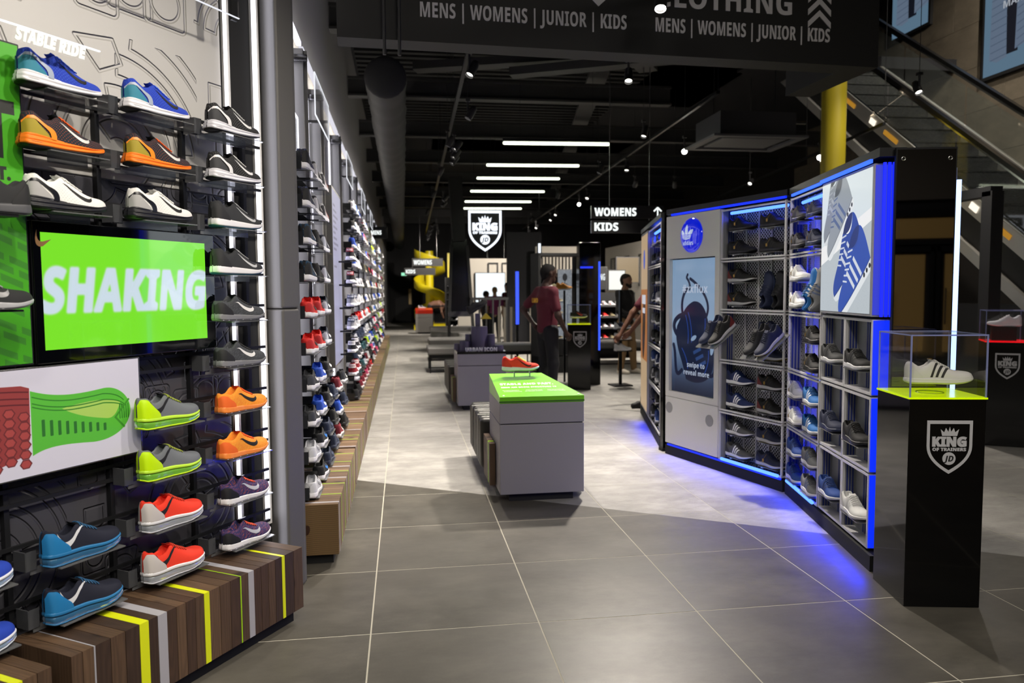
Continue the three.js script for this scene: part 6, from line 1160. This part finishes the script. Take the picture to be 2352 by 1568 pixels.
// pale posts, dark clothes rails and dark tapered frame in the middle distance
for (let k = 0; k < 5; k++) { const x = [1.98, 2.1, 2.24, 2.36, 2.66][k], t = thing('barrier_post', `pale upright post, ${NTH[k]} from the left behind the maroon shirt`, 'post', [x, 0, -15.6], 0, 'pale posts'); obj('post', bx(0.045, 1.15, 0.045, 0, 0.585, 0), M(0xc8c0b2, 0.6), t); obj('base_plate', bx(0.09, 0.012, 0.14, 0, 0.006, 0), M(0xb0a898, 0.6), t); }
{
  const t = thing('clothes_rail', 'black metal rail with vertical bars behind the purple towers', 'rail', [2.0, 0, -17.5]);
  for (let k = 0; k < 6; k++) obj('bar', bx(0.04, 1.3, 0.04, -0.4 + k * 0.16, 0.65, 0), blackMatt, t);
  obj('top_bar', bx(0.9, 0.06, 0.06, 0, 1.32, 0), blackMatt, t); obj('top_bar', bx(0.06, 0.06, 0.3, -0.42, 1.32, -0.15), blackMatt, t);
  const g = thing('tapered_frame', 'tall dark tapering frame with glass panes in the middle aisle', 'frame', [1.36, 0, -18.1]);
  obj('post', [bar([-0.3, 0, 0], [-0.2, 2.6, 0], 0.07, 0.07), bar([0.34, 0, 0], [0.18, 2.6, 0], 0.07, 0.07)], blackMatt, g);
  obj('panel', poly([[-0.27, 0.95, 0], [0.27, 0.95, 0], [0.17, 2.75, 0], [-0.2, 2.75, 0]], [[0, 1, 2, 3]]), P(0x0a0b0d, 0.15), g); obj('crossbar', bx(0.6, 0.12, 0.08, 0.0, 0.95, 0), greySteel, g);
  obj('hood', bar([-0.02, 2.7, 0], [-0.1, 4.2, 0], 0.42, 0.3), blackMatt, g);
}
{  // shelf of trainers behind the distant pedestal and boots in front
  for (let k = 0; k < 3; k++) makeShoe('zoom', [F.navywhite, F.silver, F.white][k], [3.36, 0.9 - k * 0.17, -11.24], 0.1, `pale trainer, ${ORD[k]} of three stacked right of the distant pedestal`, 'trainers right of the distant pedestal', false);
  const t = thing('shoe_rack', 'small black rack of trainers right of the distant pedestal', 'shoe rack', [3.36, 0, -11.37], 0.1); obj('post', bx(0.04, 1.5, 0.04, 0, 0.75, 0), blackMetal, t); for (let k = 0; k < 3; k++) obj('shelf', bx(0.26, 0.01, 0.16, 0, 0.894 - k * 0.17, 0.1 - k * 0.0), blackMetal, t); obj('base', bx(0.3, 0.02, 0.3, 0, 0.01, 0), blackMetal, t);
  makeShoe('court', { ...look2(0xa06a20, 0xb07c30, 0x8a5a1a, 0x80581c, 0x9a6620) }, [2.6, 1.52, -12.0], 0.3, 'tan boot on the wall behind the distant pedestal', undefined, false);
  const q = thing('shelf_bracket', 'small shelf under the tan boot', 'shelf', [2.6, 1.515, -12.0], 0.0); obj('plate', bx(0.18, 0.008, 0.12, 0, -0.004, 0), blackMetal, q); obj('post', bx(0.03, 1.5, 0.03, 0, -0.765, 0), blackMetal, q);
}

// ---------------------------------------------------------------- escalator hall on the right
{
  const slope = Math.tan(35.6 * Math.PI / 180), t = thing('escalator', 'steel and glass escalator rising behind the blue wall', 'escalator', [0, 0, 0]);
  // every line is given by its height at z = -8 and follows the slope
  const L = (x, y8, z) => [x, y8 + (-8 - z) * slope, z];
  const z0 = -4.6, z1 = -17.5;
  const run = (x, y8, w, h, a = z0, b = z1) => bar(L(x, y8, a), L(x, y8, b), w, h);
  const steelB = M(0xc8c6c0, 0.42, { metalness: 0.7 });
  const glass = P(0xd8e0dc, 0.03, { transmission: 0.92, thickness: 0, ior: 1.5 });
  for (const [x, n] of [[7.0, 0], [8.25, 1]]) {
    obj('skirt_panel', run(x, 2.2, 0.06, 0.2), steelB, t);
    obj('handrail', run(x, n ? 3.05 : 2.98, 0.075, 0.05), M(0x0b0b0c, 0.3), t);
    obj('handrail_channel', run(x, n ? 3.0 : 2.935, 0.05, 0.035), chrome, t);
    for (let k = 0; k < 9; k++) { const a = z0 - k * 1.4, b = a - 1.37; obj('glass_pane', poly([[x, L(x, 2.32, a)[1], a], [x, L(x, 2.32, b)[1], b], [x, L(x, 2.9, b)[1], b], [x, L(x, 2.9, a)[1], a]], [[0, 1, 2, 3]]), glass, t); }
  }
  obj('lower_stringer', run(6.98, 1.62, 0.08, 0.13), steelB, t);
  obj('cladding', run(7.02, 1.92, 0.03, 0.42), M(0x0e0f12, 0.5), t);
  obj('soffit', bar(L(7.63, 1.58, z0), L(7.63, 1.58, z1), 1.22, 0.05), M(0x121318, 0.6), t);
  obj('skirt_light', run(6.965, 2.36, 0.02, 0.012), M(0x8a8880, 0.2, { metalness: 1 }), t);
  for (let k = 0; k < 34; k++) { const z = z0 - k * 0.36; obj('step', [bx(1.1, 0.03, 0.4, 7.62, L(0, 2.12, z)[1], z), bx(1.1, 0.26, 0.02, 7.62, L(0, 2.12, z)[1] - 0.13, z + 0.19)], greySteel, t); }
  for (let k = 0; k < 14; k++) { const z = -7.3 - k * 0.52; obj('skirt_glint', [bar(L(6.962, 2.2, z), L(6.962, 2.2, z - (k % 2 ? 0.3 : 0.12)), 0.012, k % 2 ? 0.06 : 0.08)], k % 2 ? glow(0xd89a30, 0.55) : glow(0xfff4e0, 1.2), t); }  // glowing patches stand in for white and amber glints on the steel skirt
  for (const z of [-8.5, -10.5, -12.5]) area(L(6.9, 2.35, z), [-0.4, -0.6, 0.2], 0.04, 1.5, 9, 0xffe9c8);
  const h = struct('wall_hoarding', bx(0.12, 1.3, 13, 7.25, 0.65, -11), M(lin(0.012, 0.013, 0.02), 0.5));
  struct('trim_4', [bx(0.14, 2.5, 0.14, 6.1, 1.25, -7.1), bx(0.14, 2.5, 0.14, 6.1, 1.25, -7.9), bx(0.14, 0.1, 0.9, 6.1, 2.5, -7.5)], M(lin(0.02, 0.02, 0.022), 0.5));
}
struct('trim_5', cyl(0.165, 0.165, CEIL, 6.05, CEIL / 2, -10.0, 28), M(lin(0.32, 0.26, 0.012), 0.4));
{  // two large lit posters high on the stone wall
  const jacket = (k) => canvasTex(256, 512, (g, w, h) => {
    g.fillStyle = '#6f8fa8'; g.fillRect(0, 0, w, h);
    g.fillStyle = '#1a1d28'; g.fillRect(95, 0, 80, h * 0.86);
    g.fillStyle = '#7688a0'; g.beginPath(); g.moveTo(40, 60); g.lineTo(110, 0); g.lineTo(120, h * 0.88); g.lineTo(70, h * 0.9); g.lineTo(30, h * 0.86); g.fill(); g.beginPath(); g.moveTo(170, 0); g.lineTo(256, 30); g.lineTo(256, h * 0.8); g.lineTo(160, h * 0.84); g.fill();
    g.strokeStyle = '#5d6e86'; g.lineWidth = 4; for (let i = 0; i < 12; i++) { g.beginPath(); g.moveTo(36, 70 + i * 34); g.lineTo(118, 62 + i * 34); g.moveTo(168, 50 + i * 34); g.lineTo(256, 40 + i * 32); g.stroke(); }
    if (k) { g.fillStyle = '#cfd6e0'; g.font = 'bold 46px sans-serif'; g.textAlign = 'center'; g.fillText('AIR', 140, 180); g.fillText('MAX', 142, 226); }
  });
  for (const [z, w, label, y0] of [[-11.0, 1.15, 'large lit jacket poster cut off at the top right corner', 4.92], [-13.42, 1.15, 'lit jacket poster above the escalator left of the corner one', 6.32]]) {
    const t = thing('wall_poster', label, 'poster', [9.66, 0, z], -Math.PI / 2); obj('frame', rbx(w, 1.9, 0.06, 0.01, 0, y0 + 0.95, 0), blackMatt, t);
    obj('diffuser', new THREE.PlaneGeometry(w - 0.12, 1.78).translate(0, y0 + 0.95, 0.032), P(0x101010, 0.3, { emissive: 0xffffff, emissiveMap: jacket(w > 1), emissiveIntensity: 0.55 }), t);
  }
}
// ---------------------------------------------------------------- mall behind the camera, met only in reflections
{
  const lp = thing('ceiling_panel_light', 'broad lit ceiling panel of the hall behind the viewer', 'ceiling light', [HALL.at[0], HALL.at[1], HALL.at[2]]); obj('frame', bx(HALL.w + 0.1, 0.1, HALL.d + 0.1, 0, 0.055, 0), blackMetal, lp); obj('diffuser', bx(HALL.w, 0.02, HALL.d, 0, -0.006, 0), glow(0xfff6ea, 1.5), lp);
  const f = structGroup('door_2', [5.3, 0, 8.45], Math.PI);
  const tim = M(0x8a6a3c, 0.5), warm = P(0xc9a866, 0.5, { emissive: 0xc89a50, emissiveIntensity: 0.16 });
  for (let k = -1; k < 2; k++) { obj('leaf', [bx(0.07, 2.3, 0.05, k * 0.95 - 0.42, 1.15, 0), bx(0.07, 2.3, 0.05, k * 0.95 + 0.42, 1.15, 0), bx(0.9, 0.1, 0.05, k * 0.95, 2.26, 0), bx(0.9, 0.25, 0.05, k * 0.95, 0.13, 0)], blackMatt, f); obj('lit_pane', bx(0.6, 1.9, 0.02, k * 0.95, 1.2, -0.03), warm, f); obj('handle', rod([k * 0.95 + 0.3, 0.8, 0.08], [k * 0.95 + 0.3, 1.5, 0.08], 0.015), steel, f); }
  obj('fanlight', bx(2.7, 0.4, 0.02, 0, 2.65, -0.03), warm, f); obj('frame', [bx(2.9, 0.12, 0.08, 0, 2.4, 0), bx(2.9, 0.12, 0.08, 0, 2.95, 0)], blackMatt, f);
  struct('wall_mall_stone', bx(3.2, 2.2, 0.1, 5.3, 4.3, 8.44), M(lin(0.16, 0.14, 0.11), 0.7));
}

// ---------------------------------------------------------------- people
function surfaceNets(lo, hi, cell, sdf) {
  const n = [0, 1, 2].map((k) => Math.ceil((hi[k] - lo[k]) / cell) + 1), [nx, ny, nz] = n, v = new Float32Array(nx * ny * nz), id = (i, j, k) => (k * ny + j) * nx + i;
  for (let k = 0; k < nz; k++) for (let j = 0; j < ny; j++) for (let i = 0; i < nx; i++) v[id(i, j, k)] = sdf(lo[0] + i * cell, lo[1] + j * cell, lo[2] + k * cell);
  const vid = new Int32Array(nx * ny * nz).fill(-1), pos = [], ix = [];
  for (let k = 0; k < nz - 1; k++) for (let j = 0; j < ny - 1; j++) for (let i = 0; i < nx - 1; i++) {
    let m = 0, c = 0, sx = 0, sy = 0, sz = 0; const d = [];
    for (let q = 0; q < 8; q++) { d[q] = v[id(i + (q & 1), j + (q >> 1 & 1), k + (q >> 2))]; if (d[q] < 0) m |= 1 << q; }
    if (m === 0 || m === 255) continue;
    for (let a = 0; a < 8; a++) for (const b of [1, 2, 4]) { if (a & b) continue; const e = a | b; if ((d[a] < 0) === (d[e] < 0)) continue; const t = d[a] / (d[a] - d[e]); sx += (a & 1) + (b === 1 ? t : 0); sy += (a >> 1 & 1) + (b === 2 ? t : 0); sz += (a >> 2) + (b === 4 ? t : 0); c++; }
    vid[id(i, j, k)] = pos.length / 3; pos.push(lo[0] + (i + sx / c) * cell, lo[1] + (j + sy / c) * cell, lo[2] + (k + sz / c) * cell);
  }
  const quad = (a, b, c, d, f) => { if (a < 0 || b < 0 || c < 0 || d < 0) return; if (f) ix.push(a, b, c, a, c, d); else ix.push(a, c, b, a, d, c); };
  for (let k = 1; k < nz - 1; k++) for (let j = 1; j < ny - 1; j++) for (let i = 1; i < nx - 1; i++) {
    const s = v[id(i, j, k)] < 0;
    if (s !== (v[id(i + 1, j, k)] < 0)) quad(vid[id(i, j - 1, k - 1)], vid[id(i, j, k - 1)], vid[id(i, j, k)], vid[id(i, j - 1, k)], s);
    if (s !== (v[id(i, j + 1, k)] < 0)) quad(vid[id(i - 1, j, k - 1)], vid[id(i - 1, j, k)], vid[id(i, j, k)], vid[id(i, j, k - 1)], s);
    if (s !== (v[id(i, j, k + 1)] < 0)) quad(vid[id(i - 1, j - 1, k)], vid[id(i, j - 1, k)], vid[id(i, j, k)], vid[id(i - 1, j, k)], s);
  }
  const g = new THREE.BufferGeometry(); g.setAttribute('position', new THREE.Float32BufferAttribute(pos, 3)); g.setAttribute('uv', new THREE.Float32BufferAttribute(new Float32Array(pos.length / 3 * 2), 2)); g.setIndex(ix); g.computeVertexNormals();
  return g;
}
// bones: [ax, ay, az, ra, bx, by, bz, rb]; joined with a smooth minimum
function bonesGeo(bones, cell, blend = 0.03, cut = null) {
  const lo = [9, 9, 9], hi = [-9, -9, -9];
  for (const b of bones) for (const o of [0, 4]) for (let k = 0; k < 3; k++) { lo[k] = Math.min(lo[k], b[o + k] - b[o + 3] - blend - 2 * cell); hi[k] = Math.max(hi[k], b[o + k] + b[o + 3] + blend + 2 * cell); }
  const pre = bones.map((b) => ({ a: b, d: [b[4] - b[0], b[5] - b[1], b[6] - b[2]], l: Math.max(1e-9, (b[4] - b[0]) ** 2 + (b[5] - b[1]) ** 2 + (b[6] - b[2]) ** 2), f: b[8] ?? 1 }));
  return surfaceNets(lo, hi, cell, (x, y, z) => {
    let m = 1;
    for (const { a, d, l, f } of pre) {
      const px = x - a[0], py = y - a[1], pz = z - a[2], t = clamp((px * d[0] + py * d[1] + pz * d[2]) / l, 0, 1), qx = px - d[0] * t, qy = py - d[1] * t, qz = (pz - d[2] * t) * f;   // f > 1 flattens front to back
      const s = Math.sqrt(qx * qx + qy * qy + qz * qz) - lerp(a[3], a[7], t);
      if (s < m + blend) { const h = clamp(0.5 + 0.5 * (m - s) / blend, 0, 1); m = lerp(m, s, h) - blend * h * (1 - h); }
    }
    return cut ? Math.max(m, cut(x, y, z)) : m;
  });
}
// a figure 1.78 m tall at scale 1, facing +z, its right hand at -x
function person(label, pos, turn, o) {
  const t = thing('person', label, 'person', pos, turn), k = o.scale ?? 1, c = o.cell ?? 0.013, S = (p) => p.map((v) => v * k);
  const J = { neck: [0, 1.5, -0.02], head: [0, 1.655, 0.02], chest: [0, 1.3, -0.01], waist: [0, 1.06, 0], pelvis: [0, 0.95, 0], shL: [0.185, 1.43, -0.02], shR: [-0.185, 1.43, -0.02], elL: [0.25, 1.14, -0.05], elR: [-0.25, 1.14, -0.05], wrL: [0.25, 0.88, 0.04], wrR: [-0.25, 0.88, 0.04], hipL: [0.095, 0.92, 0], hipR: [-0.095, 0.92, 0], knL: [0.11, 0.5, 0.02], knR: [-0.11, 0.5, 0.02], anL: [0.12, 0.08, -0.03], anR: [-0.12, 0.08, -0.03], ...o.pose };
  const B = (a, ra, b, rb, f = 1) => [...S(J[a]), ra * k, ...S(J[b]), rb * k, f], P2 = (p, ra, q, rb, f = 1) => [...S(p), ra * k, ...S(q), rb * k, f];
  const add = (p, d, m = 1) => [p[0] + d[0] * m, p[1] + d[1] * m, p[2] + d[2] * m], dir = (a, b) => { const v = [b[0] - a[0], b[1] - a[1], b[2] - a[2]], l = Math.hypot(...v); return v.map((x) => x / l); };
  const h = J.head, hd = o.lean ?? 0;
  const skull = [P2(add(h, [0, 0.045, -0.025]), 0.082, add(h, [0, 0.035, 0.018]), 0.078), P2(add(h, [0, -0.02, 0.02]), 0.064, add(h, [0, -0.08, 0.045]), 0.042), P2(add(h, [0, 0.005, 0.086]), 0.010, add(h, [0, -0.028, 0.104]), 0.014), P2(add(h, [-0.016, -0.062, 0.082]), 0.009, add(h, [0.016, -0.062, 0.082]), 0.009), P2(add(h, [-0.03, 0.03, 0.078]), 0.011, add(h, [0.03, 0.03, 0.078]), 0.011), P2(add(h, [-0.076, 0.01, -0.01]), 0.014, add(h, [-0.08, -0.02, -0.005]), 0.011), P2(add(h, [0.076, 0.01, -0.01]), 0.014, add(h, [0.08, -0.02, -0.005]), 0.011), P2(add(h, [0, -0.05, -0.01]), 0.056, J.neck, 0.06)];
  const hand = (e, w, sd) => { const d = dir(J[e], J[w]), q = [sd * 0.3, 0, 0], out = [P2(J[w], 0.026, add(J[w], d, 0.075), 0.034, 1)], side = Math.abs(d[1]) > 0.6 ? [0, 0, 1] : [0, 1, 0]; const palm = add(J[w], d, 0.085); for (let f = 0; f < 4; f++) { const r = add(palm, side, (f - 1.5) * 0.02), L = [0.07, 0.08, 0.076, 0.058][f], m = add(r, d, L * 0.55), tip = add(add(m, d, L * 0.4), [-sd * 0.02, 0, 0]); out.push(P2(r, 0.0095, m, 0.009), P2(m, 0.009, tip, 0.0075)); } const th = add(add(J[w], d, 0.03), side, 0.026); out.push(P2(th, 0.012, add(add(th, d, 0.035), side, 0.028), 0.01), P2(add(add(th, d, 0.035), side, 0.028), 0.01, add(add(th, d, 0.066), side, 0.03), 0.0085)); return out; };
  const arms = [B('shL', 0.05, 'elL', 0.042), B('elL', 0.042, 'wrL', 0.028), B('shR', 0.05, 'elR', 0.042), B('elR', 0.042, 'wrR', 0.028)];
  const torso = [P2(J.chest, 0.15, J.waist, 0.135, 1.25), P2(J.waist, 0.135, J.pelvis, 0.14, 1.2), B('shL', 0.062, 'shR', 0.062), P2(J.neck, 0.06, J.chest, 0.12), P2(add(J.shL, [-0.05, -0.1, 0.01]), 0.09, add(J.shR, [0.05, -0.1, 0.01]), 0.09, 1.15)];
  const legs = [B('hipL', 0.092, 'knL', 0.062), B('knL', 0.062, 'anL', 0.042), B('hipR', 0.092, 'knR', 0.062), B('knR', 0.062, 'anR', 0.042), P2(J.pelvis, 0.13, add(J.pelvis, [0, -0.03, 0]), 0.12, 1.2)];
  const fwd = o.toes ?? [0, 0, 1], grow = (b, d) => b.map((x) => { const y = [...x]; y[3] += d * k; y[7] += d * k; return y; });
  const fine = c > 0.02 ? c : 0.0045;
  const bodyParts = [bonesGeo([...torso, ...arms, ...legs, P2(J.neck, 0.055, add(h, [0, -0.05, -0.01]), 0.05)], c, 0.03), bonesGeo(skull, c > 0.02 ? c * 0.7 : 0.007, 0.014)];
  if (o.hands !== false) bodyParts.push(bonesGeo(hand('elL', 'wrL', 1), fine, 0.006), bonesGeo(hand('elR', 'wrR', -1), fine, 0.006));
  obj('body', bodyParts.length > 1 ? mergeGeometries(bodyParts) : bodyParts[0], M(o.skin, 0.6), t);
  // sleeves end part of the way down the upper arm, or at the wrist
  const f = o.sleeve ?? 0.62, mix = (a, b, q) => a.map((v, i) => lerp(v, b[i], q));
  const slv = (s, e, w) => (f <= 1 ? [P2(J[s], 0.066, mix(J[s], J[e], f), 0.062)] : [B(s, 0.062, e, 0.055), P2(J[e], 0.055, mix(J[e], J[w], 0.93), 0.038)]);
  obj('shirt', bonesGeo([...grow(torso, 0.014), ...slv('shL', 'elL', 'wrL'), ...slv('shR', 'elR', 'wrR')], c, 0.035, (x, y, z) => Math.max((J.pelvis[1] - 0.0) * k - y - (o.hem ?? 0.02), y - (J.neck[1] + 0.005) * k)), M(o.shirt, 0.85), t);
  obj('trousers', bonesGeo(grow(legs, 0.012), c, 0.03, (x, y) => Math.max(0.055 * k - y, y - (J.pelvis[1] + 0.06) * k)), M(o.trousers, 0.85), t);
  for (const a of ['anL', 'anR']) obj('shoe', bonesGeo([P2(add(J[a], [0, -0.035, 0]), 0.043, add(J[a], [fwd[0] * 0.15, -0.048, fwd[2] * 0.15]), 0.036), P2(add(J[a], [-fwd[0] * 0.03, -0.04, -fwd[2] * 0.03]), 0.04, add(J[a], [fwd[0] * 0.08, -0.03, fwd[2] * 0.08]), 0.042)], c * 0.8, 0.02, (x, y) => 0.0035 - y), M(o.shoes ?? 0x18181a, 0.6), t);
  if (o.hair) { const q = o.hairUp ?? 0.006; obj('hair', bonesGeo([P2(add(h, [0, 0.05 + q, -0.032]), 0.084, add(h, [0, 0.048 + q, 0.006]), 0.079), P2(add(h, [0, 0.02, -0.06]), 0.07, add(h, [0, -0.02, -0.055]), 0.062)], c > 0.02 ? c * 0.7 : 0.007, 0.02, (x, y, z) => ((h[1] + 0.028) * k - y) * 0.7 + (z - (h[2] - 0.005) * k) * 0.7 - 0.018), M(o.hair, 0.95), t); }
  if (o.beard) obj('beard', bonesGeo([P2(add(h, [-0.045, -0.06, 0.035]), 0.026, add(h, [0, -0.092, 0.068]), 0.03), P2(add(h, [0.045, -0.06, 0.035]), 0.026, add(h, [0, -0.092, 0.068]), 0.03), P2(add(h, [-0.02, -0.048, 0.088]), 0.008, add(h, [0.02, -0.048, 0.088]), 0.008)], 0.007, 0.02), M(o.beard, 0.95), t);
  for (const s of [-1, 1]) if (c < 0.02) obj('eye', new THREE.SphereGeometry(0.011 * k, 10, 8).translate(s * 0.031 * k, (h[1] + 0.012) * k, (h[2] + 0.076) * k), M(0x1a1614, 0.3), t);
  return t;
}
{
  const t = person('man in maroon shirt standing in profile with one hand on his hip', [1.93, 0, -10.0], 1.86, { scale: 1.035, skin: 0x3a241b, shirt: 0x561526, trousers: 0x14151a, hair: 0x0e0c0c, sleeve: 0.7, hem: 0.05,
    pose: { elR: [-0.26, 1.13, 0.02], wrR: [-0.2, 0.92, 0.16], elL: [0.4, 1.2, -0.16], wrL: [0.2, 1.03, -0.12], knR: [-0.11, 0.5, 0.03], anR: [-0.12, 0.08, -0.0], head: [0, 1.66, 0.03] } });
  obj('collar', new THREE.TorusGeometry(0.072, 0.014, 8, 20).rotateX(Math.PI / 2 - 0.25).translate(0, 1.548, -0.012), M(0xa9a2a4, 0.8), t);
  obj('back_print', letters('LMO', 0.06, 0.003, 0.002).rotateY(Math.PI).translate(0.02, 1.34, -0.176), M(0xd8a62a, 0.7), t);
}
person('bearded man in black jumper and khaki trousers', [3.95, 0, -13.05], 0.75, { skin: 0x8a6450, shirt: 0x0d0e11, trousers: 0x7c6242, hair: 0x2a211c, beard: 0x241b17, shoes: 0xcfc6b8, sleeve: 2, hem: 0.06, pose: { elR: [-0.27, 1.13, 0.02], wrR: [-0.08, 1.03, 0.22], elL: [0.27, 1.13, 0.02], wrL: [0.08, 1.02, 0.24], anL: [0.13, 0.08, 0.1], knL: [0.12, 0.5, 0.07] } });
person('person in maroon top reaching an arm down past the blue wall', [3.17, 0, -9.3], -1.45, { skin: 0x6b4634, shirt: 0x561526, trousers: 0x16181d, hair: 0x14100f, sleeve: 0.6, pose: { elR: [-0.2, 1.2, 0.18], wrR: [-0.16, 0.95, 0.36], elL: [0.2, 1.2, 0.2], wrL: [0.12, 1.0, 0.34], anL: [0.12, 0.08, 0.16], knL: [0.12, 0.5, 0.1], anR: [-0.12, 0.08, -0.1] } });
person('person in black bending over near the yellow chute', [1.02, 0, -28.4], 1.2, { cell: 0.03, hands: false, skin: 0x6a4a3a, shirt: 0x101114, trousers: 0x0e0f12, hair: 0x14100f, pose: { chest: [0, 1.02, 0.34], neck: [0, 0.98, 0.52], head: [0, 0.9, 0.64], waist: [0, 1.0, 0.12], shL: [0.18, 0.98, 0.46], shR: [-0.18, 0.98, 0.46], elL: [0.2, 0.72, 0.5], elR: [-0.2, 0.72, 0.5], wrL: [0.16, 0.5, 0.56], wrR: [-0.16, 0.5, 0.56] } });
person('distant shopper with fair head seen over the clothes rail', [2.5, 0, -20.6], 3.1, { cell: 0.028, hands: false, scale: 0.9, skin: 0xa8876c, shirt: 0x7a2a5c, trousers: 0x1a1c24, hair: 0x8a6a44 });
person('distant shopper with long dark hair and maroon top', [2.95, 0, -21.2], -2.4, { cell: 0.028, hands: false, scale: 0.97, skin: 0xb08a74, shirt: 0x4a1220, trousers: 0x1e2230, hair: 0x120e0e, hairUp: 0.012 });
person('distant child with dark hair in front of the white board', [2.3, 0, -21.0], 2.0, { cell: 0.028, hands: false, scale: 0.84, skin: 0x6a4a3a, shirt: 0x1c1c20, trousers: 0x16181c, hair: 0x14100f });

scene.traverse((o) => { if (o.isMesh) { o.castShadow = true; o.receiveShadow = true; } });
renderer.render(scene, camera);
